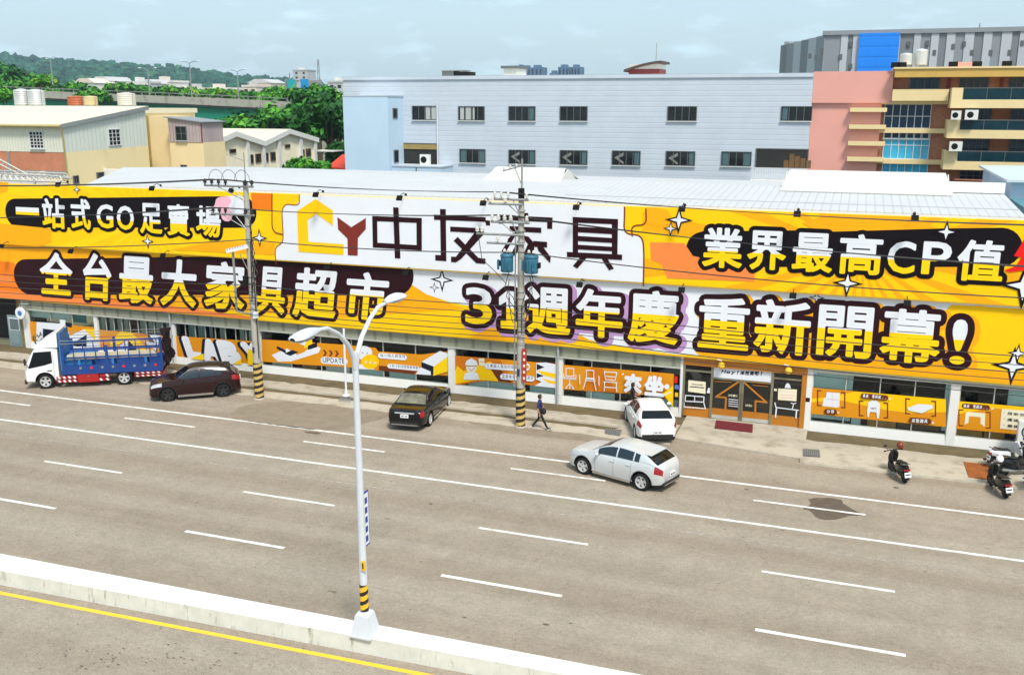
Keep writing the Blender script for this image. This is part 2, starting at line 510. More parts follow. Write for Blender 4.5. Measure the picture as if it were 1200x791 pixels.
# median: long low concrete wall between the carriageways
def med_y0(x): return 21.18+.0257*(x+24.78)
def med_y1(x): return 22.17+.010*(x+24.78)
b = MB(); top = []; bot = []
xs = [-140, -60]+[-50+2*i for i in range(30)]+[40, 90]
for i in range(len(xs)-1):
    a, c = xs[i], xs[i+1]
    b.add([(a, med_y0(a), -.01), (c, med_y0(c), -.01), (c, med_y0(c)+.05, .47), (a, med_y0(a)+.05, .47)], [(0, 1, 2, 3)], M_MEDSIDE)
    b.add([(a, med_y0(a)+.05, .47), (c, med_y0(c)+.05, .47), (c, med_y1(c), .47), (a, med_y1(a), .47)], [(0, 1, 2, 3)], M_MEDTOP)
    b.add([(c, med_y1(c)+.05, -.01), (a, med_y1(a)+.05, -.01), (a, med_y1(a), .47), (c, med_y1(c), .47)], [(0, 1, 2, 3)], M_MEDSIDE)
struct(b.build('median', base=False))

# pavement strips in front of the shop
def strip(name, X0, X1, ya, yb, z, m, ja=.06, jb=.06, step=.7, seed=1):
    r_ = random.Random(seed); n = max(2, int((X1-X0)/step)); A = []; B_ = []
    for i in range(n+1):
        x = lerp(X0, X1, i/n)
        A.append((x, ya+(r_.random()-.5)*2*ja)); B_.append((x, yb+(r_.random()-.5)*2*jb))
    q = MB()
    for i in range(n):
        a, c, d, e = A[i], A[i+1], B_[i+1], B_[i]
        q.add([(a[0], a[1], z), (c[0], c[1], z), (d[0], d[1], z), (e[0], e[1], z)], [(0, 1, 2, 3)], m)
        if z > .03:
            q.add([(a[0], a[1]-.02, -.005), (c[0], c[1]-.02, -.005), (c[0], c[1], z), (a[0], a[1], z)], [(0, 1, 2, 3)], m)
            q.add([(d[0], d[1]+.02, -.005), (e[0], e[1]+.02, -.005), (e[0], e[1], z), (d[0], d[1], z)], [(0, 1, 2, 3)], m)
    return struct(q.build(name, base=False))
strip('brown_pavement', -60, -7.0, 42.1, 45.7, .012, M_DIRT, .02, 0, seed=2)
strip('pavement', -60, -7.05, 42.93, 44.0, .10, M_CONC, .05, .12, .5, seed=3)
strip('kerb', -60, -7.05, 41.45, 42.38, .05, M_CONC, .07, .07, .6, seed=4)
strip('brown_pavement', -1.35, 14, 43.8, 45.7, .012, M_DIRT, 0, 0, seed=5)
strip('pavement', -1.4, 14, 41.0, 43.95, .08, M_CONC, .05, .13, .6, seed=6)
# entrance apron
b = MB(); b.prism([(-7.0, 42.2, -.005), (-1.3, 41.35, -.005), (-1.3, 46.2, -.005), (-7.0, 46.2, -.005)], (0, 0, .095), M_CONC); struct(b.build('entrance_apron', base=False))
b = MB(); b.prism([(-10.6, 41.3, -.005), (-9.0, 41.1, -.005), (-7.0, 42.4, -.005), (-8.8, 44.2, -.005)], (0, 0, .075), M_CONC); struct(b.build('kerb_ramp', base=False))
# repairs in the asphalt
b = MB()
def patch(pts, m, z=.004):
    pts = rounded(pts, 1); out = []; n_ = len(pts)
    for i in range(n_):
        (ax, ay), (cx, cy) = pts[i], pts[(i+1) % n_]; L = math.hypot(cx-ax, cy-ay); k_ = max(1, int(L/4))
        for j in range(k_):
            u = j/k_; out.append((lerp(ax, cx, u)+(rnd.random()-.5)*min(1.2, L*.15), lerp(ay, cy, u)+(rnd.random()-.5)*min(.6, L*.08)))
    pts = out
    b.flat([(p.x, p.y, z) for p in [G(*q) for q in pts]][::-1], m)
patch([(258, 489), (297, 470), (420, 470), (470, 482), (440, 494), (380, 505), (330, 499)], M_PATCH)
patch([(365, 499), (395, 484), (425, 487), (405, 506)], M_PATCH, .008)
patch([(357, 505), (376, 507), (375, 509), (356, 507)], M_DARKPATCH, .006)
patch([(528, 480), (600, 486), (720, 497), (725, 520), (640, 512), (560, 502)], M_PATCH)
patch([(945, 583), (985, 583.5), (990, 592), (1014, 604), (996, 604), (990, 606), (975, 609.5), (958, 608), (950, 598), (938, 596), (952, 591)], M_DARKPATCH)
spots = [(505, 590, 3), (875, 573, 3), (640, 731, 5), (669, 730, 2.5), (545, 723, 3), (100, 446, 4), (790, 557, 3), (1050, 571, 4), (960, 598, 2)]
spots += [(rnd.gauss(170, 75), rnd.gauss(768, 11), rnd.uniform(.6, 2.6)) for k in range(75)]+[(rnd.uniform(0, 1200), rnd.uniform(560, 780), rnd.uniform(.5, 1.7)) for k in range(120)]
for (px, py, s_) in spots:
    if .19*px+655 < py < .19*px+712 or (py > .19*px+700 and px > 420): continue
    patch([(px-s_, py), (px-s_*.3, py-s_*.25), (px+s_, py+s_*.15), (px+s_*.4, py+s_*.35), (px-s_*.5, py+s_*.25)], M_DARKPATCH, .005)
struct(b.build('asphalt_patch', base=False))
# ================================================================ THE FURNITURE SHOP
M_WHITEWALL = mat('white_wall_paint', (.78, .77, .74), .7, 0, .05, 1.0, .3, col2=(.60, .57, .50), f2=.26)
M_LINTEL = ribbed('lintel_panel', (.30, .31, .23), 'X', .95, .6, .6, .10, dark=.6)
M_FRAMEAL = mat('pale_aluminium', (.55, .56, .50), .45, .3, .06, 4)
M_WROOF = ribbed('white_roof_sheet', (.50, .505, .51), 'X', .38, .6, .7, .05, dark=.945)
M_DARKIN = mat('dark_interior', (.02, .02, .018), .9, 0, .3, .6)  # near-black base colour stands in for the darkness of unlit interiors
M_CURT = mat('green_curtain', (.42, .48, .41), .8, 0, .35, 3, .3, stretch=(5, 1, .1))
M_TEALP = mat('teal_panel', (.03, .26, .26), .3, 0, .15, 1)
M_PALETEAL = mat('pale_teal_panel', (.62, .80, .77), .5, 0, .08, .8)
M_WOODC = mat('cabinet_wood', (.50, .25, .05), .5, 0, .2, 2, stretch=(1, 1, .2))
M_WOODD = mat('dark_cabinet_wood', (.09, .05, .02), .5, 0, .2, 2)
M_PIPE = mat('grey_pipe', (.38, .40, .40), .5, 0, .08, 2)
M_GLASS = see_through('shop_glass', (.86, .92, .90))
# print colours
P_YEL = mat('print_yellow', (.95, .565, .004), .55, 0, .05, .25, .12)
P_YEL2 = mat('print_bright_yellow', (.95, .62, .006), .55, 0, .03, .5, .12)
P_AMB = mat('print_amber', (.92, .40, .006), .55, 0, .05, .3, .12)
P_ORA = mat('print_orange', (.85, .20, .012), .55, 0, .05, .3, .12)
P_SAL = mat('print_salmon', (.88, .24, .055), .55, 0, .05, .3, .12)
P_BRN = mat('print_brown', (.16, .035, .008), .55, 0, .05, .5, .12)
P_DRK = mat('print_dark', (.007, .004, .006), .5, 0, .05, .5, .12)
P_WHT = mat('print_white', (.76, .78, .83), .55, 0, .03, .5, .12)
P_PNK = mat('print_pink', (.85, .45, .55), .55, 0, .05, .5, .12)
P_LIL = mat('print_lilac', (.48, .28, .52), .55, 0, .08, .5, .12)
P_MAR = mat('print_maroon', (.024, .005, .008), .5, 0, .05, .5, .12)
P_RED = mat('print_red', (.80, .015, .010), .5, 0, .05, .5, .12)
P_REDB = mat('print_redbrown', (.20, .03, .02), .5, 0, .05, .5, .12)
P_EDGE = mat('banner_edge', (.55, .34, .02), .6, 0, .15, 3, .3)
YU, YL, YW, YG = 45.10, 45.28, 45.50, 45.62      # upper banner, lower banner, wall face, glass
XL, XR = -62.0, 8.6
shop = thing('furniture_shop', 'long white furniture shop behind the yellow banners, with shop windows and a white metal roof', 'shop', (-22, 45.5, 0))

def zx(px, py, Y=YW): return W(px, py, Y).x
# --- wall: plinth, piers, lintel
bays = []      # (x0, x1) window openings
for a, c, py in ((36, 112, 400), (116, 200, 400), (206, 300, 405), (306, 525, 420), (533, 651, 440), (659, 797, 450), (950, 1112, 480), (1121, 1290, 495)):
    bays.append((zx(a, py), zx(c, py)))
XW0 = zx(29, 395)
ZSL = [.44]*6+[.46]*2; ZHL = [2.50]*6+[2.90]*2
ent = (zx(800, 450), zx(944, 470))
bm_ = MB()
xs = [XW0]+[v for q in bays[:6] for v in q]
for i in range(0, len(xs)-1, 2):                                  # piers left of the entrance
    bm_.box((xs[i], YW, 0), (xs[i+1], YW+.5, 2.5), M_WHITEWALL)
bm_.box((bays[5][1], YW, 0), (ent[0], YW+.5, 2.5), M_WHITEWALL)
bm_.box((ent[1], YW, 0), (bays[6][0], YW+.5, 2.9), M_WHITEWALL)
bm_.box((bays[6][1], YW, 0), (bays[7][0], YW+.5, 2.9), M_WHITEWALL)
bm_.box((bays[7][1], YW, 0), (XR, YW+.5, 2.9), M_WHITEWALL)
for (a, c), ZS in zip(bays, ZSL):
    bm_.prism([(a, YW+.003, 0), (a, YW+.5, 0), (a, YW+.5, ZS), (a, YW+.06, ZS)], (c-a, 0, 0), M_WHITEWALL)
bm_.box((XW0, YW+.02, 2.5), (ent[0], YW+.5, 3.3), M_WHITEWALL)
bm_.box((ent[1], YW+.02, 2.9), (XR, YW+.5, 3.3), M_WHITEWALL)
bm_.box((ent[0], YW+.02, 3.12), (ent[1], YW+.5, 3.3), M_WHITEWALL)
bm_.box((XL, YW+.02, 3.3), (XR, YW+.5, 10.0), M_WHITEWALL)
bm_.box((XL, YW+.5, 0), (XL+.3, 66, 9.6), M_WHITEWALL)
bm_.box((XR-.3, YW+.5, 0), (XR, 66, 9.6), M_WHITEWALL)
bm_.box((XL, 66, 0), (XR, 66.3, 9.6), M_WHITEWALL)
bm_.build('wall', shop)
b = MB()
b.box((XW0+.1, YW-.02, 2.56), (zx(797, 440), YW+.016, 3.20), M_LINTEL)
b.box((XW0+.1, YW-.06, 2.47), (zx(797, 440), YW+.012, 2.55), M_FRAMEAL)
b.box((bays[6][0], YW-.05, 2.88), (XR, YW+.015, 3.18), M_FRAMEAL)
b.build('lintel', shop)
b = MB()
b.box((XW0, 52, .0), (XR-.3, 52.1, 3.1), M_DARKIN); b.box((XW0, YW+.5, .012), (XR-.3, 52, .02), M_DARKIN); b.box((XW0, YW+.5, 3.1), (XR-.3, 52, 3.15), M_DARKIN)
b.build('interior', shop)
# --- windows: glass with mullions, what shows behind, and the printed strip stuck on the pane
def window(i, mull, name='shop_window'):
    a, c = bays[i]; ZS, ZH = ZSL[i], ZHL[i]
    f = MB(); t = .045
    f.box((a, YG-.04, ZS), (c, YG+.04, ZS+t), M_FRAMEAL); f.box((a, YG-.04, ZH-t), (c, YG+.04, ZH), M_FRAMEAL)
    for k in range(mull+1):
        x = lerp(a, c, k/mull); x = min(max(x, a+t/2), c-t/2)
        f.box((x-t/2, YG-.035, ZS+t), (x+t/2, YG+.035, ZH-t), M_FRAMEAL)
    o = f.build(name, shop)
    g = MB(); g.flat([(a, YG, ZS), (c, YG, ZS), (c, YG, ZH), (a, YG, ZH)], M_GLASS); g.build('pane', o)
    return o
wins = [window(0, 3), window(1, 9), window(2, 8), window(3, 6), window(4, 3), window(5, 4), window(6, 4), window(7, 4)]
# curtains, backing boards and cabinets seen through the panes
b = MB(); YB = YG+.10
def back(px0, px1, py0, py1, m, Y=YB):
    p, q = W(px0, py0, Y), W(px1, py1, Y); b.box((p.x, Y, q.z), (q.x, Y+.03, p.z), m)
for i, n_, lo, hi in ((1, 9, 0, 9), (2, 8, 0, 8)):
    a, c = bays[i]
    for k in range(n_):
        if (k*7+i*3) % 5 in (1,): continue
        u0 = lerp(a, c, (k+.05+.3*rnd.random())/n_); u1 = lerp(a, c, (k+.6+.35*rnd.random())/n_)
        b.box((u0, YB, 1.2), (u1, YB+.03, 2.5), M_CURT)
b.build('curtain', shop)
b = MB()
b.box((bays[0][0], YB, 2.0), (lerp(*bays[0], .62), YB+.03, 2.5), M_PALETEAL); b.box((lerp(*bays[0], .64), YB, 1.9), (lerp(*bays[0], .85), YB+.03, 2.5), M_TEALP)
a, c = bays[6]; b.box((a, YB, .62), (lerp(a, c, .30), YB+.03, 2.9), M_PALETEAL); b.box((lerp(a, c, .965), YB, .62), (c, YB+.03, 2.9), M_PALETEAL)
a, c = bays[7]; b.box((lerp(a, c, .35), YB, 1.9), (c, YB+.03, 2.9), M_PALETEAL)
for i, u0, u1 in ((3, .05, .16), (3, .50, .66), (3, .69, .83), (4, .12, .62), (4, .74, .98), (5, .20, .45), (5, .70, .98), (6, .31, .38)):
    a, c = bays[i]; b.box((lerp(a, c, u0), YB, ZSL[i]), (lerp(a, c, u1), YB+.03, ZSL[i]+.36), M_PALETEAL)
b.build('backing_board', shop)
b = MB()
for i, u0, u1, m in ((3, .22, .30, M_WOODC), (3, .35, .48, M_WHITEWALL), (6, .43, .64, M_WOODC), (6, .65, .95, M_WOODD), (7, .01, .20, M_WOODC), (7, .215, .36, M_WOODC)):
    a, c = bays[i]; b.box((lerp(a, c, u0), YB, ZSL[i]), (lerp(a, c, u1), YB+.5, ZSL[i]+.62), m)
b.build('display_cabinet', shop)
# drainpipes on the front
def pipe(px, py):
    x = zx(px, py); q = MB(); q.tube([(x, YW-.09, .01), (x, YW-.09, 3.25)], .055, M_PIPE, 8)
    for z in (.5, 1.7, 2.8): q.box((x-.08, YW-.10, z), (x+.08, YW, z+.04), M_PIPE)
    q.build('drainpipe', shop)
pipe(203, 410); pipe(654, 445)
# roof sheets
b = MB(); zf = 10.28
x0f, x0b, x1 = -42.5, -47.0, 6.8
zr = 10.66
b.prism([(x0f, 45.6, zf), (x1, 45.6, zf), (x1, 54.0, zr), (x0b, 54.0, zr)], (0, 0, .06), M_WROOF)
b.prism([(x0b, 54.0, zr), (x1, 54.0, zr), (x1, 66.3, 10.0), (x0b, 66.3, 10.0)], (0, 0, .05), M_WROOF)
b.box((x0f, 45.56, zf-.3), (x1, 45.62, zf), M_WHITEWALL)
b.prism([(x1, 45.6, 9.5), (x1, 66.3, 9.5), (x1, 66.3, 10.0), (x1, 54, zr), (x1, 45.6, zf)], (.04, 0, 0), M_WHITEWALL)
b.prism([(x0f, 45.6, 9.5), (x0b, 54, 9.5), (x0b, 54, zr), (x0f, 45.6, zf)], (-.04, 0, 0), M_WHITEWALL)
rf = b.build('roof', shop)
b = MB(); b.box((-3.0, 52.9, 10.72), (6.8, 53.1, 11.22), M_WHITEWALL)
for xx in (-30.0, -13.5, 2.5): pass
b.build('roof_parapet', rf)
q = MB(); sy = 47.6; sz = lerp(zf, zr, (sy-45.6)/8.4)+.062
q.box((-14, sy, sz), (x1, sy+.18, sz+.03), mat('seam_grey', (.42, .44, .46), .5)); q.build('roof_seam', rf)
def roof_box(name, pts_front, Y0, Y1, m, ridge=True):
    p = [W(*q_, Y0) for q_ in pts_front]
    return p
M_CREAMROOF = ribbed('cream_roof_sheet', (.60, .59, .54), 'X', .5, .3, .6, .04, dark=.96)
# two raised ventilator roofs on the ridge
def ventilator(pxl0, pxl1, pyt, pxr1, pxr0, pyb, Y0, Y1):
    bl, br = W(pxl0, pyb, Y0), W(pxr0, pyb, Y0); tl, tr_ = W(pxl1, pyt, Y1), W(pxr1, pyt, Y1)
    q = MB(); z0 = min(bl.z, br.z); z1 = (tl.z+tr_.z)/2
    A = [(bl.x, Y0, z0), (br.x, Y0, z0), (br.x-.3, Y1, z1), (bl.x+.3, Y1, z1)]
    q.prism(A, (0, 0, .05), M_CREAMROOF)
    Y2 = 2*Y1-Y0
    q.prism([(bl.x+.3, Y1, z1), (br.x-.3, Y1, z1), (br.x, Y2, z0), (bl.x, Y2, z0)], (0, 0, .045), M_CREAMROOF)
    for x_ in (bl.x+.15, br.x-.2):
        q.prism([(x_, Y0+.05, z0-.3), (x_, Y2-.05, z0-.3), (x_, Y2-.05, z0), (x_, Y1, z1-.02), (x_, Y0+.05, z0)], (.05, 0, 0), M_CREAMROOF)
    q.box((bl.x+.15, Y0+.1, z0-.35), (br.x-.15, Y0+.15, z0-.005), M_CREAMROOF)
    q.build('ridge_ventilator', rf)
ventilator(563, 571, 197, 652, 657, 214, 52.6, 54.6)
ventilator(914, 918, 202, 1112, 1118, 224, 51.6, 53.6)

# ---------------------------------------------------------------- the two banners
def rays(mb, cx, cz, r_, n, Y, box, m, ph=0):
    for k in range(n):
        a0 = 2*math.pi*(k+ph)/n; a1 = a0+math.pi/n*.8
        pl = clip(ccw([(cx, cz), (cx+r_*math.cos(a0), cz+r_*math.sin(a0)), (cx+r_*math.cos(a1), cz+r_*math.sin(a1))]), *box)
        if len(pl) >= 3: print_poly(mb, pl, Y, m)
def star4(mb, px, py, r_, Y, kk=0):
    p = W(px, py, Y); s_ = r_/13.5
    def st(q): return [(p.x+q*(math.cos(math.pi/4*i) if i % 2 == 0 else .30*math.cos(math.pi/4*i)), p.z+q*(math.sin(math.pi/4*i) if i % 2 == 0 else .30*math.sin(math.pi/4*i))) for i in range(8)]
    print_poly(mb, st(s_*1.0), Y-.001, P_DRK); print_poly(mb, st(s_*.62), Y-.004, P_WHT)
def pill(mb, p0, p1, r0, Y, m):
    """flat-sided print with round ends between two centres"""
    (ax, az), (bx, bz) = p0, p1; pl = []
    for i in range(13):
        t = math.pi/2+math.pi*i/12; pl.append((ax+r0*math.cos(t), az+r0*math.sin(t)))
    for i in range(13):
        t = -math.pi/2+math.pi*i/12; pl.append((bx+r0*math.cos(t), bz+r0*math.sin(t)))
    print_poly(mb, pl, Y, m)
def pilx(mb, l, t, r_, b_, Y, m):       # from photo box (left x at mid, top, right x, bottom)
    a = W(l, (t+b_)/2, Y); c = W(r_, (t+b_)/2, Y); rad = (W(l, t, Y).z-W(l, b_, Y).z)/2
    pill(mb, (a.x+rad, a.z), (c.x-rad, a.z if abs(r_-l) < 60 else c.z), rad, Y, m)

def letters(parent, items, Y, top, bot, cut, off, shear, stroke_r, glow=None, dark=None):
    segs = []
    for ch, l, t, r_, b_ in items:
        xm, ym = (l+r_)/2, (t+b_)/2
        X0, X1 = W(l, ym, Y).x, W(r_, ym, Y).x; Z0, Z1 = W(xm, b_, Y).z, W(xm, t, Y).z
        sh = shear
        X0 += abs(sh)*(Z1-Z0)*.5; X1 -= abs(sh)*(Z1-Z0)*.5
        q = MB(); segs += char(q, ch, X0, X1, Z0, Z1, Y-.030, top, bot, cut, off, sh, 0)
        q.build('lettering', parent)
    q = MB()
    if glow: stroke(q, segs, stroke_r*1.25, Y-.003, glow, .16, -.10)
    stroke(q, segs, stroke_r, Y-.014, dark or P_DRK)
    q.build('lettering_outline', parent)

# upper banner
ub = thing('shop_banner', 'upper yellow and white shop banner carrying the house logo and big shop name', 'banner', (-20, YU, 6.63))
ZU0, ZU1 = 6.66, 10.24
zt = lambda x: ZU1
b = MB(); b.box((XL, YU+.004, ZU0), (XR, YU+.25, ZU1), P_YEL)
b.box((XL, YU-.006, ZU0-.06), (XR, YU+.20, ZU0), P_EDGE)
b.build('panel', ub)
BX = (XL, XR, ZU0+.002, ZU1-.002)
b = MB()
xw0, xw1 = W(326, 270, YU).x, W(752, 290, YU).x
lb = (XL, xw0-1.0, *BX[2:]); rb = (xw1, XR, *BX[2:])
c0 = W(170, 262, YU); rays(b, c0.x, c0.z, 14, 26, YU-.001, lb, P_YEL2)
c1 = W(1010, 300, YU); rays(b, c1.x, c1.z, 14, 28, YU-.001, rb, P_AMB, .3); 
print_poly(b, pxp([(0, 213), (10, 214), (9, 224), (0, 226)], YU), YU-.012, P_AMB)
print_poly(b, pxp([(0, 262), (60, 268), (60, 284), (45, 289), (0, 286)], YU), YU-.012, P_AMB)
print_poly(b, pxp([(318, 224), (319, 246), (296, 245), (294, 223)], YU), YU-.012, P_ORA, BX)
print_poly(b, pxp([(250, 283), (322, 285), (322, 299), (200, 293)], YU), YU-.012, P_AMB, BX)
print_poly(b, pxp([(762, 240), (783, 247), (790, 262), (770, 266), (758, 262), (757, 243)], YU), YU-.012, P_AMB, BX)
print_poly(b, pxp([(762, 284), (802, 285), (812, 300), (885, 316), (884, 330), (782, 326), (776, 310), (763, 304)], YU), YU-.012, P_SAL, BX)
print_poly(b, pxp([(985, 246), (1060, 251), (1100, 268), (960, 272), (940, 262)], YU), YU-.013, P_AMB, BX)
# white field with jigsaw edges
wf = pxp(chaikin([(324, 310), (322, 290), (332, 285), (332, 270), (330, 238), (351, 242), (351, 222), (352, 205)], 3)+chaikin([(732, 205), (732, 240), (731, 275), (752, 275), (755, 292), (754, 335)], 3)+[(540, 325)], YU)
print_poly(b, wf, YU-.016, P_WHT, BX)
for pts, wd in ((chaikin([(732, 243), (732, 252), (731, 275), (752, 275), (755, 292), (754, 335)], 3), .07), (chaikin([(757, 245), (758, 264), (740, 264), (741, 277)], 3), .06), (chaikin([(319, 227), (319, 250), (319, 272), (332, 275)], 3), .06), (chaikin([(324, 310), (322, 290), (332, 285), (332, 270), (330, 238), (351, 242), (351, 232), (351, 228)], 3), .05)):
    s_ = pxp(pts, YU); stroke(b, list(zip(s_[:-1], s_[1:])), wd*.5, YU-.02, P_REDB)
# dark rounded bars behind the slogans
pilx(b, 6.3, 232.6, 300.5, 266.0, YU-.006, P_DRK)
pilx(b, 804, 270.5, 1198, 312, YU-.006, P_DRK)
# speech bubble at the end of the left slogan
print_poly(b, pxp(chaikin([(252, 240), (254, 231), (270, 230), (286, 229), (289, 240), (287, 252), (273, 250), (271, 260), (261, 259), (259, 250), (248, 246), (252, 240)], 2), YU), YU-.022, P_WHT, BX)
print_poly(b, pxp(chaikin([(252, 240), (254, 231), (269, 230), (272, 236), (267, 243), (273, 250), (271, 260), (261, 259), (259, 250), (248, 246), (252, 240)], 2), YU), YU-.024, P_PNK, BX)
# red swoosh at the far right, running off the frame
print_poly(b, pxp([(1176, 317), (1190, 312), (1197, 302), (1188, 300), (1203, 276), (1216, 284), (1213, 304), (1200, 317), (1184, 319)], YU), YU-.034, P_RED, BX)
for px, py, r_ in ((173, 283, 6), (90, 222.5, 4), (304, 279, 7), (795.5, 258, 9), (786, 268, 5), (1109, 272, 7), (993, 332, 9), (1200, 335, 14)): star4(b, px, py, r_, YU-.03)
b.build('printed_artwork', ub)
letters(ub, [('一', 18.8, 243.2, 46.3, 252), ('站', 48.8, 232.6, 77.6, 268), ('式', 82.6, 233.3, 107.7, 268.9), ('G', 112.7, 239.6, 134, 267.6), ('O', 136.5, 241.3, 158.3, 269.6), ('足', 163.3, 238.3, 191.6, 273.9), ('賣', 195.3, 239.6, 224, 276.4), ('場', 229, 241.3, 260.5, 278)], YU, P_WHT, P_YEL2, .38, .028, .08, .24)
letters(ub, [('業', 823.6, 267, 870.5, 314), ('界', 876, 270.5, 921.5, 316.5), ('最', 928.8, 273, 976.4, 319), ('高', 983.4, 274.6, 1034, 322), ('C', 1040, 282.6, 1072.8, 320.7), ('P', 1080.8, 283.4, 1114.9, 322), ('值', 1121.6, 281.4, 1176.7, 330)], YU, P_WHT, P_YEL2, .42, .028, 0, .25)
# house-shaped logo and the four-character shop name, drawn stroke by stroke
L5 = lambda pts: pxp(crop(pts, 300, 200, 3.993), YU)
def logo(name, polys, m):
    q = MB()
    for k, pl in enumerate(polys): print_poly(q, pl, YU-.030-.0012*k, m)
    q.build(name, ub)
logo('logo_house', [L5([(193, 190), (280, 133), (361, 187), (361, 258), (283, 203), (243, 232), (247, 333), (412, 345), (410, 395), (200, 380)])], P_YEL)
logo('logo_letter', [L5([(382, 218), (447, 265), (515, 222), (515, 274), (478, 315), (477, 398), (431, 396), (429, 318), (385, 275)])], P_REDB)
logo('name_character', [L5([(545, 212), (777, 222), (777, 246), (545, 236)]), L5([(548, 336), (777, 350), (777, 374), (548, 360)]), L5([(545, 212), (568, 213), (570, 361), (548, 360)]), L5([(752, 222), (777, 222), (777, 374), (753, 373)]), L5([(643, 172), (668, 173), (677, 411), (651, 410)])], P_MAR)
logo('name_character', [L5([(862, 180), (889, 181), (892, 424), (866, 422)]), L5([(834, 206), (1076, 218), (1076, 240), (834, 230)]), L5([(1072, 232), (1096, 234), (1096, 257), (1078, 256)]), L5([(840, 394), (870, 396), (892, 424), (840, 420)]), L5([(910, 262), (1068, 270), (1068, 294), (910, 285)]), L5([(1032, 280), (1068, 270), (1068, 296), (962, 412), (938, 428), (920, 424)]), L5([(945, 310), (1042, 408), (1075, 412), (1075, 436), (1032, 433), (926, 328)]), L5([(914, 402), (950, 404), (936, 429), (914, 427)])], P_MAR)
L6 = lambda pts: pxp(crop(pts, 550, 180, 4.944), YU)
logo('name_character', [L6([(316, 344), (342, 345), (343, 372), (317, 371)]), L6([(170, 356), (483, 371), (483, 399), (170, 384)]), L6([(170, 370), (196, 372), (196, 406), (172, 406)]), L6([(452, 385), (483, 386), (481, 437), (452, 435)]), L6([(235, 420), (418, 430), (418, 460), (235, 449)]), L6([(236, 485), (262, 486), (214, 568), (187, 566)]), L6([(292, 490), (322, 492), (268, 590), (240, 586)]), L6([(300, 470), (345, 482), (378, 520), (376, 600), (345, 620), (330, 600), (346, 580), (346, 530), (320, 498)]), L6([(262, 455), (300, 455), (240, 500), (222, 498)]), L6([(372, 506), (452, 512), (452, 544), (380, 540)]), L6([(392, 520), (412, 518), (473, 600), (470, 634), (400, 560)]), L6([(352, 500), (380, 515), (330, 610), (300, 614)])], P_MAR)
L7 = lambda pts: pxp(crop(pts, 600, 200, 3.993), YU)
logo('name_character', [L7([(285, 217), (310, 218), (310, 385), (285, 383)]), L7([(468, 227), (497, 228), (494, 396), (468, 394)]), L7([(285, 217), (497, 227), (497, 252), (285, 243)]), L7([(300, 262), (480, 272), (480, 298), (300, 288)]), L7([(300, 305), (480, 316), (480, 339), (300, 329)]), L7([(300, 346), (480, 357), (480, 378), (300, 368)]), L7([(258, 380), (516, 393), (516, 418), (258, 404)]), L7([(322, 404), (352, 406), (306, 458), (286, 445)]), L7([(418, 408), (446, 410), (478, 458), (455, 466)])], P_MAR)

# lower banner
lbn = thing('shop_banner', 'lower orange, yellow and white banner with chunky black-edged slogans over the shop windows', 'banner', (-20, YL, 3.16))
ZL0, ZL1 = 3.16, 6.60
b = MB(); b.box((XL, YL+.004, ZL0), (XR+.8, YL+.18, ZL1), P_YEL); b.box((XL, YL, ZL0-.05), (XR+.8, YL+.14, ZL0), P_EDGE); b.build('panel', lbn)
BX = (XL, XR+.8, ZL0+.002, ZL1-.002)
b = MB()
print_poly(b, pxp([(-40, 280), (150, 297), (455, 317), (495, 340), (520, 353), (545, 362), (400, 372), (300, 366), (0, 346), (-40, 344)], YL), YL-.001, P_AMB, BX)
print_poly(b, pxp([(-40, 300), (16, 308), (30, 335), (120, 348), (240, 364), (300, 372), (300, 378), (0, 352), (-40, 348)], YL), YL-.003, P_ORA, BX)
print_poly(b, pxp([(0, 340), (120, 352), (230, 362), (270, 368), (296, 374), (290, 381), (0, 352)], YL), YL-.006, P_SAL, BX)
print_poly(b, pxp([(-40, 318), (10, 324), (18, 333), (-40, 328)], YL), YL-.006, P_RED if False else P_SAL, BX)
wpts = [(453, 312), (475, 329), (500, 345), (530, 355), (560, 360), (600, 362), (640, 370), (690, 398), (720, 405), (790, 415), (830, 417), (900, 412), (1000, 404), (1085, 388), (1100, 372), (1115, 357), (1250, 365), (1250, 352), (455, 300)]
print_poly(b, pxp(wpts, YL), YL-.004, P_WHT, BX)
print_poly(b, pxp([(1096, 392), (1104, 372), (1125, 360), (1150, 358), (1180, 366), (1215, 382), (1215, 420), (1100, 420)], YL), YL-.007, P_YEL, BX)
print_poly(b, pxp([(830, 417), (900, 425), (1000, 434), (1215, 452), (1215, 440), (1000, 418), (900, 412)], YL), YL-.006, P_AMB, BX)
print_poly(b, pxp([(540, 400), (600, 372), (640, 372), (690, 398), (640, 406)], YL), YL-.0065, P_AMB, BX)
pilx(b, 16.3, 303, 484.8, 344, YL-.008, P_MAR)
for px, py, r_ in ((518, 328, 9), (509, 337, 4), (1187, 429, 12), (1193, 414, 6), (957, 349, 5)): star4(b, px, py, r_, YL-.01)
b.build('printed_artwork', lbn)
letters(lbn, [('全', 44.6, 296, 88, 345.3), ('台', 94.7, 297, 134, 352), ('最', 137.2, 300.7, 183.3, 355.3), ('大', 185.8, 304, 234.2, 359), ('家', 237.4, 306.5, 291, 362.8), ('具', 298, 312.7, 338.5, 367.8), ('超', 341.3, 314, 399, 372.8), ('市', 402, 319, 458.3, 374.8)], YL, P_WHT, P_YEL2, .52, .030, .14, .28, None, P_MAR)
letters(lbn, [('3', 545.4, 337, 577, 380), ('1', 585, 341, 607, 385), ('週', 617.5, 336.5, 668.9, 391.6), ('年', 675, 339, 730.2, 396), ('慶', 736.5, 340.5, 795.8, 402)], YL, P_WHT, P_YEL2, .55, .028, 0, .30, P_LIL, P_MAR)
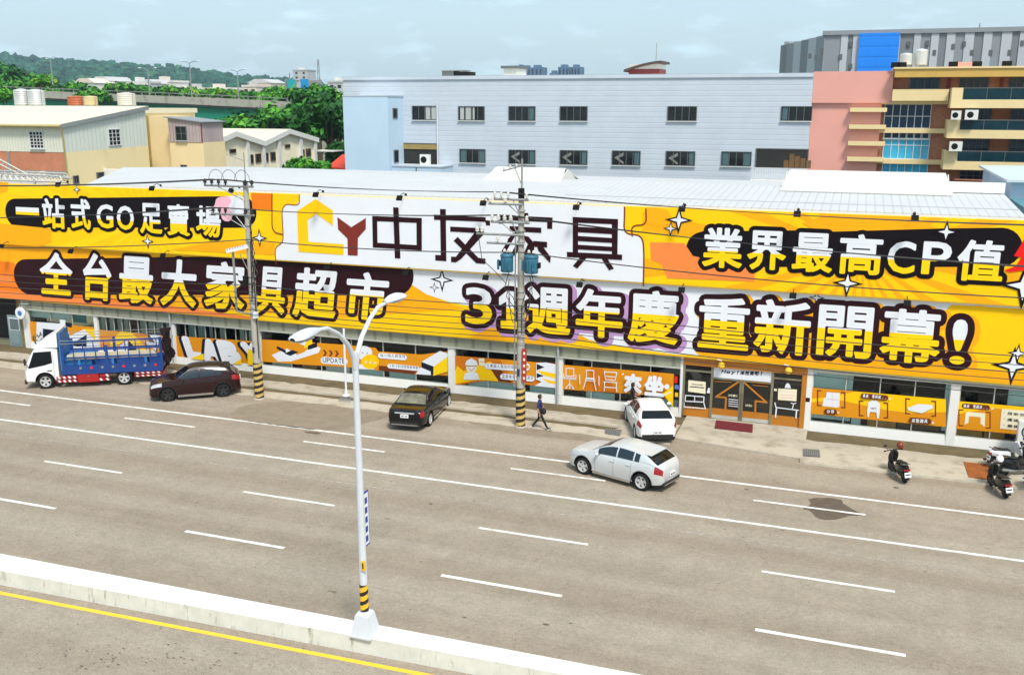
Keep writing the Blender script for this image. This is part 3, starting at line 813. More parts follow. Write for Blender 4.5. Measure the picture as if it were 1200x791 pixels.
letters(lbn, [('重', 818.6, 348.5, 878.5, 409), ('新', 884, 351.5, 950, 415), ('開', 958, 358.3, 1022.7, 419), ('幕', 1032, 362.3, 1102.8, 425.5), ('!', 1114.5, 374, 1133, 427)], YL, P_WHT, P_YEL2, .55, .026, 0, .31, P_AMB, P_MAR)

# ---------------------------------------------------------------- floodlights on arms over both banners
M_BLKM = mat('black_metal', (.010, .010, .010), .7, 0, .1, 4, .15)
def flood(px, py, Y, lab, first=[None], up_=True):
    p = W(px, py, Y-.75); root = (p.x+.0, Y, p.z+.22)
    if first[0] is None:
        t = thing('floodlight', lab, 'floodlight', root, 0, 'floodlights on arms above the banners')
        q = MB(); q.tube([(0, 0, .0), (0, -.3, .12), (0, -.62, .02)], .018, M_BLKM, 6); q.box((-.06, -.01, -.06), (.06, .02, .06), M_BLKM)
        q.build('arm', t, True)
        q = MB(); T = Matrix.Translation((0, -.75, -.1)) @ Matrix.Rotation(R(-35), 4, 'X')
        q.box((-.15, -.03, -.13), (.15, .05, .13), M_BLKM, T); q.box((-.12, .05, -.10), (.12, .06, .10), mat('lamp_glass', (.5, .5, .45), .2), T)
        for k in range(4): q.box((-.13+.08*k, -.07, -.11), (-.11+.08*k, -.03, .11), M_BLKM, T)
        q.build('lamp_head', t, True); first[0] = t
        return t
    return dup(first[0], root, 0, lab)
fl_u = [(68, 219, 'first floodlight from the left on the upper banner'), (178, 223.5, 'floodlight over the upper banner between the first slogan characters and the roof end'), (271, 226, 'floodlight behind the striped pole over the pink speech bubble'), (370, 231, 'floodlight over the peak of the yellow house logo'), (468, 235, 'floodlight above the first shop name character'), (566, 241, 'floodlight left of the transformer pole above the upper banner'), (675, 246, 'floodlight above the last shop name character'), (799, 248, 'floodlight over the big sparkle right of the white field'), (934, 254, 'floodlight above the middle of the right upper slogan'), (1072, 259, 'floodlight above the capital letters of the right upper slogan')]
for px, py, lab in fl_u: flood(px, py, YU, lab)
fl_l = [(2, 291, 'lower floodlight at the left edge of the photo'), (83, 297, 'lower floodlight above the first chunky slogan character'), (191, 302, 'lower floodlight above the middle of the left chunky slogan'), (383, 317, 'lower floodlight between the striped pole and the dark bar end'), (474.8, 322.5, 'lower floodlight beside the sparkles on the white field'), (569, 328, 'lower floodlight above the number in the anniversary slogan'), (679, 336.5, 'lower floodlight right of the transformer pole'), (798.6, 342.7, 'lower floodlight above the gap after the anniversary slogan'), (929, 349.5, 'lower floodlight above the reopening slogan'), (1063, 358.5, 'lower floodlight above the last character before the exclamation mark')]
for px, py, lab in fl_l: flood(px, py, YL, lab)
# ================================================================ PRINTS ON THE SHOP WINDOWS, ENTRANCE
YD = YG-.05
P_OR2 = mat('print_tangerine', (.72, .28, .010), .5, 0, .04, .5, .12)
P_OR3 = mat('print_dark_tangerine', (.62, .18, .008), .5, 0, .04, .5, .12)
P_NAVY = mat('print_navy', (.012, .014, .03), .5, 0, .04, .5, .12)
P_CREAM = mat('print_cream', (.85, .78, .58), .5, 0, .03, .5, .12)
class Sticker:
    def __init__(s, ox, oy, k): s.b = MB(); s.o = (ox, oy, k); s.n = 0
    def P(s, pts, m):
        s.n += 1
        print_poly(s.b, pxp(crop(pts, *s.o), YD), YD-.0009*s.n, m); return s
    def L(s, pts, wd, m):
        q = pxp(crop(pts, *s.o), YD); s.n += 1; stroke(s.b, list(zip(q[:-1], q[1:])), wd/2, YD-.0009*s.n, m, n=3); s.n += 9; return s
    def T(s, txt, l, t, r_, bo, m, off=.02, sh=0, r2=None, drop=0):
        n_ = len(txt); s.n += 1
        for i, ch in enumerate(txt):
            if ch == ' ': continue
            a = l+(r_-l)*(i+.08)/n_; c = l+(r_-l)*(i+.92)/n_; d = drop*(i+.5)/n_
            q = crop([(a, t+d), (c, bo+d), ((a+c)/2, t+d), ((a+c)/2, bo+d), (a, (t+bo)/2+d), (c, (t+bo)/2+d)], *s.o)
            X0 = W(*q[4], YD).x; X1 = W(*q[5], YD).x; Z1 = W(*q[2], YD).z; Z0 = W(*q[3], YD).z
            if ch in '.．1!': X0, X1 = lerp(X0, X1, .35), lerp(X0, X1, .65)
            if ch == 'e': Z0, Z1 = lerp(Z0, Z1, .14), lerp(Z0, Z1, .72)
            elif ch == 'y': Z0, Z1 = lerp(Z0, Z1, -.06), lerp(Z0, Z1, .72)
            elif ch == 'H': Z0 = lerp(Z0, Z1, .14)
            if ch == '一': Z0, Z1 = lerp(Z0, Z1, .42), lerp(Z0, Z1, .56)
            if ch == '.': Z1 = lerp(Z0, Z1, .2)
            char(s.b, ch, X0, X1, Z0, Z1, YD-.0009*s.n, m, None, .5, off, sh)
        s.n += 9
        return s
    def done(s, par): s.b.build('window_sticker', par)
    def bracket(s, l, t, r_, bo, m, sl=0):
        w_ = (r_-l); hw = w_*.16; th = 11
        s.P([(l, t), (l+hw, t+2), (l+hw, t+2+th), (l+th, t+1+th), (l+th, bo-th), (l+hw, bo-th+3), (l+hw, bo+3), (l, bo)], m)
        s.P([(r_, t+sl), (r_-hw, t+sl-2), (r_-hw, t+sl-2+th), (r_-th, t+sl+th), (r_-th, bo+sl-th), (r_-hw, bo+sl-th-1), (r_-hw, bo+sl-1), (r_, bo+sl)], m)
        return s
    def cap(s, l, t, r_, bo, m, drop=0):
        h = (bo-t)/2; pts = []
        for i in range(9):
            a = math.pi/2+math.pi*i/8; pts.append((l+h+h*math.cos(a), t+h-h*math.sin(a)))
        for i in range(9):
            a = -math.pi/2+math.pi*i/8; pts.append((r_-h+h*math.cos(a), t+h-h*math.sin(a)+drop))
        return s.P(pts, m)
# bay 1 and 2: giant letter fragments
s = Sticker(20, 370, 10.909)
s.P([(165, 70), (1010, 150), (1010, 430), (165, 360)], P_OR2).P([(200, 60), (540, 85), (535, 105), (200, 75)], P_NAVY)
s.P([(250, 80), (550, 100), (545, 50), (620, 55), (615, 130), (680, 255), (860, 170), (1010, 330), (1010, 430), (245, 380)], P_WHT)
s.P([(330, 165), (540, 190), (545, 220), (365, 325), (330, 280)], P_NAVY).P([(615, 85), (700, 95), (700, 150), (625, 140)], P_NAVY)
s.P([(640, 150), (765, 185), (680, 255)], P_OR2).P([(640, 395), (890, 240), (890, 405)], P_NAVY).P([(850, 165), (1005, 180), (1005, 320), (960, 280)], P_YEL2).done(wins[0])
s = Sticker(110, 370, 10.909)
s.P([(75, 178), (985, 265), (985, 560), (75, 470)], P_OR2).P([(340, 202), (480, 212), (735, 470), (600, 492), (480, 360), (430, 290), (210, 440), (210, 330)], P_YEL2)
s.P([(210, 470), (430, 310), (445, 500), (210, 520)], P_WHT).P([(440, 310), (570, 455), (440, 450)], P_NAVY).P([(690, 250), (710, 240), (790, 350), (700, 330)], P_NAVY)
s.P([(705, 240), (850, 255), (900, 380), (790, 350)], P_WHT).P([(640, 330), (830, 345), (800, 440), (720, 400)], P_WHT).P([(930, 258), (990, 264), (990, 470), (930, 460)], P_YEL2).done(wins[1])
# bay 3: four slanted letters
s = Sticker(180, 350, 5.99)
s.P([(155, 262), (720, 300), (720, 466), (155, 412)], P_OR2)
for (ch, l, t, r_, bo, col_) in (('L', 205, 268, 352, 420, 0), ('A', 322, 283, 492, 440, 0), ('B', 448, 294, 622, 456, 0), ('Y', 622, 306, 760, 468, 0)):
    for dx, m in ((-22, P_NAVY), (0, P_WHT)):
        s.T(ch, l+dx, t, r_+dx, bo, m, .11, -.30)
s.P([(262, 418), (357, 383), (357, 430)], P_YEL2).P([(560, 455), (622, 420), (622, 460)], P_YEL2).P([(665, 350), (705, 360), (705, 465), (665, 462)], P_YEL2).done(wins[2])
# bay 4: sofa print, arrows, heading and speech bubbles
s = Sticker(360, 380, 5.99)
s.P([(-318, 106), (75, 130), (280, 145), (280, 300), (0, 285), (-318, 262)], P_OR2)
s.P([(275, 145), (480, 165), (500, 190), (800, 212), (990, 190), (988, 360), (760, 350), (480, 322), (275, 300)], P_OR2)
s.P([(-250, 215), (-140, 170), (-70, 215), (-20, 195), (40, 140), (95, 168), (80, 200), (0, 225), (-110, 260), (-205, 262)], P_WHT)
s.P([(-213, 152), (-150, 182), (-150, 205), (-213, 172)], P_NAVY).P([(-160, 205), (-105, 180), (-60, 195), (-118, 222)], P_NAVY).P([(-20, 130), (35, 105), (35, 150), (-20, 170)], P_YEL2).P([(-60, 85), (-5, 115), (-20, 150), (-90, 120)], P_WHT).P([(5, 150), (70, 125), (70, 160), (5, 180)], P_NAVY)
for k in range(3): s.P([(110+42*k, 180+2*k), (124+42*k, 180+2*k), (140+42*k, 202+2*k), (124+42*k, 222+2*k), (110+42*k, 222+2*k), (124+42*k, 202+2*k)], P_REDB)
s.cap(95, 228, 285, 276, P_WHT, 10).T('UPDATE', 108, 232, 272, 266, P_NAVY, .01, 0, drop=10)
def ell(cx, cy, rx, ry, n=20): return [(cx+rx*math.cos(2*math.pi*i/n), cy+ry*math.sin(2*math.pi*i/n)) for i in range(n)]
s.P(ell(398, 200, 60, 49), P_WHT).P([(342, 285), (400, 275), (480, 318), (342, 312)], P_WHT).P(ell(443, 262, 62, 52), P_OR3 if False else P_YEL)
for k in range(3): s.P(ell(362+30*k, 197+3*k, 4, 4, 8), P_NAVY).P(ell(413+32*k, 265+3*k, 7, 7, 8), P_WHT)
s.P([(505, 290), (520, 290), (780, 318), (750, 350), (505, 322)], P_BRN)
s.cap(498, 200, 702, 238, P_WHT, 14).T('每一個人都值得', 512, 206, 692, 226, P_NAVY, .0, 0, drop=10)
s.cap(565, 275, 790, 308, P_WHT, 18).T('1對1的空間專業規劃', 575, 279, 782, 298, P_NAVY, .0, 0, drop=16)
s.P([(805, 262), (935, 185), (990, 205), (988, 225), (890, 295)], P_WHT).P([(805, 262), (890, 295), (888, 355), (805, 300)], P_NAVY).P([(890, 295), (988, 225), (988, 330), (888, 360)], P_YEL2).P([(800, 300), (870, 330), (870, 355), (765, 348)], P_WHT).done(wins[3])
# bay 5: waving builder, captions
s = Sticker(520, 380, 5.99)
s.P([(68, 218), (330, 240), (650, 265), (790, 275), (790, 445), (640, 430), (300, 395), (68, 430)], P_OR3)
s.P([(95, 290), (140, 330), (200, 300), (330, 260), (395, 400), (240, 390), (68, 420), (68, 370)], P_YEL).P([(395, 245), (645, 268), (645, 385), (470, 370)], P_OR2).P([(320, 300), (400, 320), (480, 410), (385, 400)], P_BRN)
s.P(ell(195, 300, 38, 45, 16), P_CREAM).P([(150, 285), (160, 255), (195, 238), (230, 258), (240, 290)], P_WHT).L([(160, 292), (232, 294)], .04, P_REDB)
s.P([(168, 302), (222, 304), (212, 325), (192, 330), (174, 322)], P_WHT).L([(172, 302), (195, 326), (218, 304)], .03, P_OR3).P([(140, 388), (150, 345), (195, 332), (240, 345), (252, 388)], P_WHT)
s.P([(245, 240), (285, 238), (290, 285), (275, 290), (250, 288)], P_CREAM).L([(252, 262), (284, 264)], .03, P_OR3)
s.cap(288, 272, 525, 312, P_WHT, 15).T('1專業人員到府規劃', 300, 277, 522, 300, P_NAVY, 0, 0, drop=14).P(ell(580, 298, 28, 28, 14), P_WHT).P(ell(590, 298, 10, 12, 10), P_OR2)
s.cap(398, 345, 640, 385, P_WHT, 15).T('2搬家安裝一次滿足', 408, 350, 634, 375, P_NAVY, 0, 0, drop=12)
s.P([(650, 270), (720, 265), (790, 280), (790, 445), (640, 430), (690, 400), (650, 385)], P_WHT).P([(655, 275), (710, 300), (655, 320)], P_NAVY).P([(655, 340), (705, 360), (655, 375)], P_NAVY).P([(655, 320), (790, 345), (790, 380), (700, 355)], P_YEL).P([(690, 378), (790, 400), (790, 420), (740, 410)], P_YEL).done(wins[4])
# bay 6: outlined chairs and two big characters
s = Sticker(640, 400, 3.955)
s.P([(75, 108), (592, 150), (590, 300), (540, 255), (345, 240), (75, 222)], P_OR2).P([(210, 120), (260, 125), (330, 240), (235, 232), (170, 225)], P_OR3)
def chair_line(pts, m=P_WHT): s.L(pts, .045, m)
chair_line([(92, 124), (128, 126), (128, 162), (92, 160), (92, 124)]); chair_line([(82, 150), (82, 172), (138, 176), (138, 154)]); chair_line([(110, 175), (110, 195), (95, 212)]); chair_line([(110, 195), (126, 214)]); chair_line([(86, 166), (134, 170)]); chair_line([(110, 195), (111, 212)]); s.P(ell(95, 214, 4, 4, 8), P_WHT).P(ell(111, 215, 4, 4, 8), P_WHT).P(ell(127, 217, 4, 4, 8), P_WHT)
chair_line([(188, 132), (222, 134), (222, 170), (188, 168), (188, 132)]); chair_line([(184, 171), (228, 174)]); chair_line([(182, 179), (229, 182)]); chair_line([(188, 172), (174, 218)]); chair_line([(222, 174), (234, 224)])
chair_line([(272, 138), (330, 142), (322, 178), (278, 174), (272, 138)]); chair_line([(270, 184), (330, 188)]); chair_line([(274, 184), (272, 226)]); chair_line([(328, 188), (330, 230)]); chair_line([(274, 208), (328, 212)]); chair_line([(280, 158), (322, 161)])
chair_line([(160, 150), (160, 192)]); chair_line([(249, 158), (249, 200)])
s.T('來', 356, 146, 456, 240, P_WHT, .055).T('坐', 450, 154, 560, 250, P_WHT, .055).P([(352, 150), (362, 140), (365, 150)], P_WHT).P(ell(563, 205, 12, 12, 10), P_WHT)
s.P([(545, 236), (592, 200), (590, 300)], P_YEL2).L([(480, 243), (545, 246), (580, 230)], .05, P_WHT).done(wins[5])
# bays right of the entrance: furniture pictures in square brackets
s = Sticker(940, 450, 7.059)
s.P([(72, 28), (1190, 125), (1190, 355), (72, 245)], P_YEL).P([(72, 150), (300, 130), (700, 215), (900, 240), (1190, 230), (1190, 355), (72, 245)], P_OR2).P([(72, 28), (450, 60), (200, 110), (72, 120)], P_OR2)
s.bracket(122, 48, 358, 182, P_REDB, 18).bracket(468, 134, 712, 265, P_REDB, 20).bracket(852, 116, 1108, 248, P_REDB, 22)
s.P([(178, 118), (196, 114), (204, 66), (312, 74), (308, 188), (285, 194), (168, 180)], P_WHT).L([(250, 72), (248, 186)], .015, P_PNK).L([(200, 122), (306, 130)], .015, P_PNK)
s.P([(548, 150), (575, 134), (620, 138), (642, 160), (642, 232), (634, 284), (620, 282), (614, 232), (560, 228), (552, 272), (540, 270), (538, 215)], P_WHT).T('NEW', 566, 192, 614, 207, P_REDB, .02)
s.P([(872, 196), (960, 162), (1078, 172), (1080, 198), (990, 240), (878, 216)], P_WHT).L([(878, 204), (990, 224), (1076, 190)], .015, P_CREAM)
s.cap(182, 202, 288, 248, P_BRN, 4).T('沙發', 202, 210, 268, 238, P_WHT, .03).P([(292, 222), (312, 232), (292, 244)], P_CREAM)
s.cap(484, 74, 712, 118, P_BRN, 16).T('餐桌 餐椅組..', 500, 78, 704, 108, P_WHT, .03, 0, drop=16).P([(718, 110), (742, 120), (718, 130)], P_CREAM)
s.cap(882, 272, 1068, 320, P_BRN, 10).T('床墊寢具', 904, 280, 1040, 312, P_WHT, .03, 0, drop=8).P([(1074, 304), (1098, 316), (1074, 326)], P_CREAM).done(wins[6])
s = Sticker(1080, 440, 7.908)
s.P([(322, 235), (949, 290), (1500, 340), (1500, 600), (300, 490)], P_OR2).P([(322, 235), (1500, 340), (1500, 380), (640, 300), (322, 360)], P_YEL)
s.bracket(340, 312, 640, 468, P_REDB, 24)
s.P([(408, 346), (440, 336), (590, 350), (586, 470), (572, 470), (562, 452), (546, 450), (546, 385), (440, 376), (434, 440), (398, 452)], P_CREAM)
s.cap(372, 258, 632, 305, P_BRN, 16).T('書桌 電腦桌..', 386, 264, 622, 296, P_WHT, .03, 0, drop=16).P([(644, 296), (676, 306), (644, 320)], P_CREAM)
s.P([(742, 308), (1420, 360), (1420, 560), (725, 490)], P_CREAM)
for k, tx in enumerate(('居家空間規劃設計', '運送安裝到府服務', '售後維修保固服務')):
    s.P(ell(764, 344+56*k, 4, 4, 8), P_BRN).T(tx, 788, 336+56*k, 1250, 362+56*k, P_NAVY, .02, 0, drop=40)
s.done(wins[7])

# ---------------------------------------------------------------- entrance
M_ORAP = mat('orange_entrance_panel', (.48, .17, .008), .5, 0, .08, 1.5)
M_DOORG = mat('dark_door_glass', (.012, .012, .010), .06, 0, .1, 1, .6)
M_STEEL = mat('brushed_steel', (.30, .28, .20), .35, .6, .1, 3)
Ye = YW+.10
def ebox(mb, l, t, r_, bo, y0, y1, m):
    ym = (t+bo)/2; xm = (l+r_)/2
    a = W(l, ym, y0).x; c = W(r_, ym, y0).x; z0 = W(xm, bo, y0).z; z1 = W(xm, t, y0).z
    mb.box((a, y0, z0), (c, y1, z1), m)
e0, e1 = ent
en = MB(); DX = lambda u: lerp(e0, e1, u)
en.box((e0, YW-.03, 2.70), (e1, YW+.4, 3.12), M_ORAP)
en.box((e0, YW-.01, .09), (e0+.10, YW+.4, 2.70), M_STEEL); en.box((e1-.22, YW-.01, .09), (e1, YW+.4, 2.70), M_ORAP)
fr_x = [zx(834, 450), zx(904, 465)]
for x in fr_x: en.box((x-.06, Ye-.05, .09), (x+.06, Ye+.15, 2.70), M_STEEL)
en.box((e0+.1, Ye-.03, 2.36), (fr_x[0]-.06, Ye+.12, 2.45), M_STEEL); en.box((fr_x[1]+.06, Ye-.03, 2.36), (e1-.22, Ye+.12, 2.45), M_STEEL)
en.box((fr_x[0]+.06, Ye-.03, 2.08), (fr_x[1]-.06, Ye+.12, 2.17), M_STEEL)
eo = en.build('entrance_frame', shop)
for nm, xa, xb in (('side_panel', e0+.10, fr_x[0]-.06), ('side_panel', fr_x[1]+.06, e1-.22)):
    q = MB(); q.box((xa, Ye+.02, .10), (xb, Ye+.06, 2.70), M_DOORG); q.box((xa, Ye+.0, .10), (xb, Ye+.02, .58), M_ORAP); q.build(nm, shop)
xm = (fr_x[0]+fr_x[1])/2
for xa, xb in ((fr_x[0]+.06, xm-.005), (xm+.005, fr_x[1]-.06)):
    q = MB(); q.box((xa, Ye+.02, .12), (xb, Ye+.06, 2.06), M_DOORG); q.box((xa, Ye+.0, .30), (xb, Ye+.02, .62), M_ORAP); q.box((xa, Ye-.005, .12), (xb, Ye+.02, .30), M_FRAMEAL)
    sx = xb-.10 if xb < xm+.001 else xa; q.box((sx, Ye-.006, .12), (sx+.10, Ye+.018, 2.06), M_STEEL)
    d = q.build('entrance_door', shop)
    h = MB(); hx = sx+.05; h.tube([(hx, Ye-.02, .9), (hx, Ye-.09, .95), (hx, Ye-.09, 1.5), (hx, Ye-.02, 1.55)], .018, M_STEEL, 6); h.build('handle', d)
YD_keep = YD; YD = Ye-.012
q = MB(); q.box((fr_x[0]+.06, Ye-.02, 2.175), (fr_x[1]-.06, Ye+.05, 2.698), P_WHT); q.build('entrance_sign', shop)
YD = Ye-.03
s = Sticker(820, 410, 8.79); s.T('Hey!來挖寶吧!', 222, 203, 660, 245, P_NAVY, .03, .15, drop=22); s.b.build('lettering', shop)
YD = Ye-.006
s = Sticker(820, 410, 8.79)
s.L([(265, 610), (270, 490), (168, 482), (415, 318)], .09, M_ORAP).L([(572, 640), (575, 525), (690, 540), (440, 318)], .09, M_ORAP)
s.T('OPENING', 292, 455, 390, 478, P_CREAM, .01, 0, drop=6)
for k in range(4): s.L([(300, 505+22*k), (395, 515+22*k)], .035, P_WHT)
s.T('OPEN', 470, 555, 540, 578, P_CREAM, .02, 0, drop=4).L([(540, 330), (700, 345)], .03, M_ORAP).L([(550, 358), (705, 372)], .03, M_ORAP).L([(150, 318), (330, 328)], .03, M_ORAP)
s.b.build('door_sticker', shop)
s = Sticker(780, 400, 5.99)
s.P([(160, 272), (282, 285), (280, 368), (158, 352)], P_CREAM).L([(172, 318), (268, 326)], .05, P_NAVY).L([(185, 300), (262, 306)], .03, P_REDB).P([(300, 325), (316, 328), (314, 365), (288, 360)], P_WHT)
s.L([(140, 378), (270, 388), (268, 425), (138, 418), (140, 378)], .05, P_WHT).L([(205, 384), (204, 420)], .04, P_WHT).L([(130, 425), (130, 458), (280, 470), (270, 430)], .05, P_WHT)
s.b.build('panel_sticker', shop); s = Sticker(780, 400, 5.99)
s.P([(790, 330), (922, 338), (918, 420), (788, 410)], P_CREAM).L([(806, 350), (905, 358)], .02, P_PNK).L([(806, 372), (905, 380)], .02, P_PNK).L([(806, 392), (890, 398)], .02, P_PNK)
s.P([(835, 325), (845, 300), (857, 290), (872, 302), (880, 328)], P_WHT).P([(762, 330), (782, 332), (782, 348), (762, 346)], P_CREAM)
s.L([(768, 430), (775, 462), (935, 482)], .05, P_WHT).L([(778, 470), (772, 530)], .06, P_WHT).L([(920, 485), (915, 535)], .06, P_WHT).L([(890, 470), (900, 435), (915, 430)], .04, P_WHT).L([(900, 435), (882, 430)], .04, P_WHT)
s.b.build('panel_sticker', shop)
YD = YD_keep
# round yellow lamps and the small things on the piers
M_GLOBE = mat('yellow_globe', (.85, .50, .02), .35, 0, .05, 2)
for px, py in ((845.5, 428.5), (924, 434.5)):
    p = W(px, py, YW-.28); q = MB(); q.tube([(p.x-.25, YW-.03, p.z+.2), (p.x-.2, YW-.28, p.z+.28), (p.x, YW-.28, p.z+.24)], .022, P_WHT, 6); 
    o = q.build('lamp_bracket', shop); q = MB(); q.ball((p.x, YW-.28, p.z), .17, M_GLOBE); q.build('globe', o)
def tile(l, t, r_, bo, m, y=YW-.006): b = MB(); ebox(b, l, t, r_, bo, y, YW+.002, m); b.build('wall_plate', shop)
tile(790.5, 441, 794, 449, P_RED); tile(790.5, 451, 795.5, 456, mat('print_blue', (.10, .16, .55), .5)); tile(791, 460, 794.5, 465, P_YEL); tile(944, 466, 949, 471, P_MAR); tile(953, 434, 958, 438.5, mat('plate_blue_white', (.45, .5, .62), .5))
# left end: passage with a grey door
M_BRICK = mat('yellow_brick', (.20, .16, .05), .85, 0, .3, 5)
q = MB(); q.box((-62, 47.2, 0), (XW0-.003, 47.4, 3.2), M_DARKIN); q.box((W(12, 365, YW).x, 46.0, 1.9), (XW0-.003, 46.1, 3.2), M_BRICK); q.box((XW0-.25, YW+.01, 0), (XW0-.003, 46.4, 3.2), M_BRICK)
q.build('passage_wall', shop)
M_GDOOR = mat('grey_green_door', (.20, .27, .28), .5, 0, .1, 2)
a = W(11, 393, YW+.1); c = W(27, 395, YW+.1)
q = MB(); q.box((a.x, YW+.08, .02), (c.x, YW+.16, 2.0), M_GDOOR); 
for z0_, z1_ in ((.15, .85),): q.box((a.x+.15, YW+.06, z0_), (c.x-.15, YW+.08, z1_), M_GDOOR)
do = q.build('side_door', shop)
q = MB(); q.box((a.x+.15, YW+.055, 1.05), (c.x-.15, YW+.079, 1.85), P_WHT); q.box((a.x+.2, YW+.045, 1.1), (c.x-.2, YW+.057, 1.8), mat('door_pane', (.10, .14, .16), .2)); q.build('door_window', do)
# round hanging sign
p = W(24, 367, YW-.4)
t = thing('round_sign', 'round white sign with a blue centre on a bracket beside the grey side door', 'sign', (p.x, YW-.4, p.z))
q = MB(); T = Matrix.Translation((p.x, YW-.4, p.z)); q.lathe([(.36, -.06), (.38, 0), (.36, .06)], P_WHT, (p.x, YW-.4, p.z), 24, 'Y'); q.build('face', t)
q = MB(); q.lathe([(.001, -.075), (.16, -.075), (.16, -.06)], mat('sign_blue', (.06, .16, .40), .5), (p.x, YW-.4, p.z), 20, 'Y', smooth=False); q.build('emblem', t)
q = MB(); q.tube([(p.x, YW-.4, p.z+.36), (p.x, YW-.4, p.z+.55), (p.x+.5, YW-.02, p.z+.55)], .03, M_PIPE, 6); q.build('bracket', t)
# potted plant beside the door
M_LEAFD = mat('dark_leaf', (.025, .06, .015), .6, 0, .4, 3)
p = G(30, 415, .1)
t = thing('potted_plant', 'small leafy potted plant beside the grey side door', 'plant', (p.x, 45.1, .1))
q = MB(); q.lathe([(.15, 0), (.2, .3), (.21, .34), (.17, .34)], mat('pot', (.12, .06, .03), .8), (p.x, 45.1, .1), 12); q.build('pot', t)
q = MB()
for k in range(70):
    a_ = rnd.random()*6.28; h = rnd.random()*.7; r_ = .05+.25*math.sin(h*3.2+.3); c_ = Vector((p.x+r_*math.cos(a_), 45.1+r_*math.sin(a_), .45+h)); u = Vector((rnd.uniform(-1, 1), rnd.uniform(-1, 1), rnd.uniform(-.4, 1)))*.1; v = Vector((rnd.uniform(-1, 1), rnd.uniform(-1, 1), rnd.uniform(-1, 1)))*.05
    q.flat([c_-u, c_+v, c_+u, c_-v], M_LEAFD)
q.build('foliage', t)
# mat, drain covers, rusty plate
q = MB(); pts = [G(*x, .09) for x in ((837.1, 502.2), (881.8, 507.2), (882.3, 497.7), (839.3, 492.7))]; q.prism(pts, (0, 0, .03), mat('red_mat', (.13, .008, .012), .9, 0, .15, 6))
tag(q.build('door_mat'), 'dark red door mat lying on the concrete before the entrance', 'mat')
M_GRATE = mat('drain_iron', (.10, .105, .10), .6, .3, .2, 5); M_GRID = mat('grate_bar', (.20, .205, .20), .6, .2, .1, 5)
def grate(pts, z, lab):
    P_ = [G(*x, z) for x in pts]; t = thing('drain_cover', lab, 'drain cover', ((P_[0]+P_[2])/2)[:2]+(z,), 0, 'drain covers in the pavement'); q = MB(); q.prism(P_, (0, 0, .015), M_GRATE); q.build('plate', t)
    q = MB()
    for k in range(9):
        u = (k+.5)/9; a_ = P_[0].lerp(P_[1], u); c_ = P_[3].lerp(P_[2], u); d_ = (P_[1]-P_[0]).normalized()*.025
        q.prism([a_-d_+Vector((0, 0, .016)), a_+d_+Vector((0, 0, .016)), c_+d_+Vector((0, 0, .016)), c_-d_+Vector((0, 0, .016))], (0, 0, .02), M_GRID)
    q.build('bars', t)
grate([(941, 534), (961, 535.5), (960.5, 527.5), (941, 526)], .10, 'grey iron drain cover in the pale concrete right of the entrance')
grate([(708.5, 508.5), (726.5, 511.5), (728.5, 504), (709, 502.5)], .06, 'iron drain cover in the kerb beside the white hatchback')
grate([(396, 471), (411, 472.5), (412, 467.5), (399, 466)], .02, 'dark drain cover at the foot of the thin white post')
q = MB(); P_ = [G(*x, .09) for x in ((1135, 559), (1162, 563), (1163, 545), (1129, 541))]; q.prism(P_, (0, 0, .012), mat('rusty_plate', (.30, .09, .015), .8, .2, .3, 3)); tag(q.build('steel_plate'), 'rusty orange steel plate lying on the pavement by the right scooters', 'steel plate')
# air conditioner at the right end
p = W(1191, 510, 44.95)
t = thing('air_conditioner', 'tall white outdoor air conditioner with two fans at the right end of the shop front', 'air conditioner', (p.x+.5, 44.75, .012))
M_ACW = mat('ac_white', (.68, .68, .64), .5, 0, .05, 3)
q = MB(); z1_ = W(1193, 494, 44.6).z; q.box((p.x, 44.6, .10), (p.x+1.0, 45.0, z1_), M_ACW); q.box((p.x+.1, 44.62, .012), (p.x+.2, 44.98, .10), M_BLKM); q.box((p.x+.8, 44.62, .012), (p.x+.9, 44.98, .10), M_BLKM); q.build('casing', t)
for zc in (.10+(z1_-.1)*.27, .10+(z1_-.1)*.73):
    q = MB(); q.lathe([(.27, -.02), (.30, 0), (.30, .02)], M_BLKM, (p.x+.42, 44.6, zc), 24, 'Y'); 
    for k in range(4): q.lathe([(.06+.06*k, -.03), (.07+.06*k, -.03), (.07+.06*k, -.02)], M_PIPE, (p.x+.42, 44.6, zc), 20, 'Y')
    q.build('fan_grille', t)
# ================================================================ POLES, WIRES, STREET LAMP
M_POLE = mat('concrete_pole', (.40, .38, .33), .8, 0, .14, 2.5, .3, col2=(.27, .25, .21), f2=.32)
M_BLK = mat('stripe_black', (.015, .012, .008), .6, 0, .1, 4)
M_STYEL = mat('stripe_yellow', (.58, .40, .13), .6, 0, .2, 5, .3, col2=(.30, .20, .05), f2=.34)
M_GALV = mat('galvanised_steel', (.33, .34, .33), .45, .5, .12, 5)
M_PORC = mat('porcelain', (.62, .60, .55), .3, 0, .08, 6)
M_TRB = mat('transformer_blue', (.025, .13, .20), .45, 0, .1, 3)
M_WIRE = mat('cable_black', (.025, .025, .025), .6)
def stripes(mb, cx, cy, z0, z1, r0, r1, turns, ma, mb_, tx=0, nseg=32, rows=84, width=.5, bands=None):
    for j in range(rows):
        for i in range(nseg):
            u0, u1 = i/nseg, (i+1)/nseg; v0, v1 = j/rows, (j+1)/rows
            m = ma if ((v0*turns-u0) % 1.0) < width else mb_
            def q(u, v):
                r_ = lerp(r0, r1, v); return (cx+tx*v+r_*math.cos(2*math.pi*u), cy+r_*math.sin(2*math.pi*u), lerp(z0, z1, v))
            mb.add([q(u0, v0), q(u1, v0), q(u1, v1), q(u0, v1)], [(0, 1, 2, 3)], m)
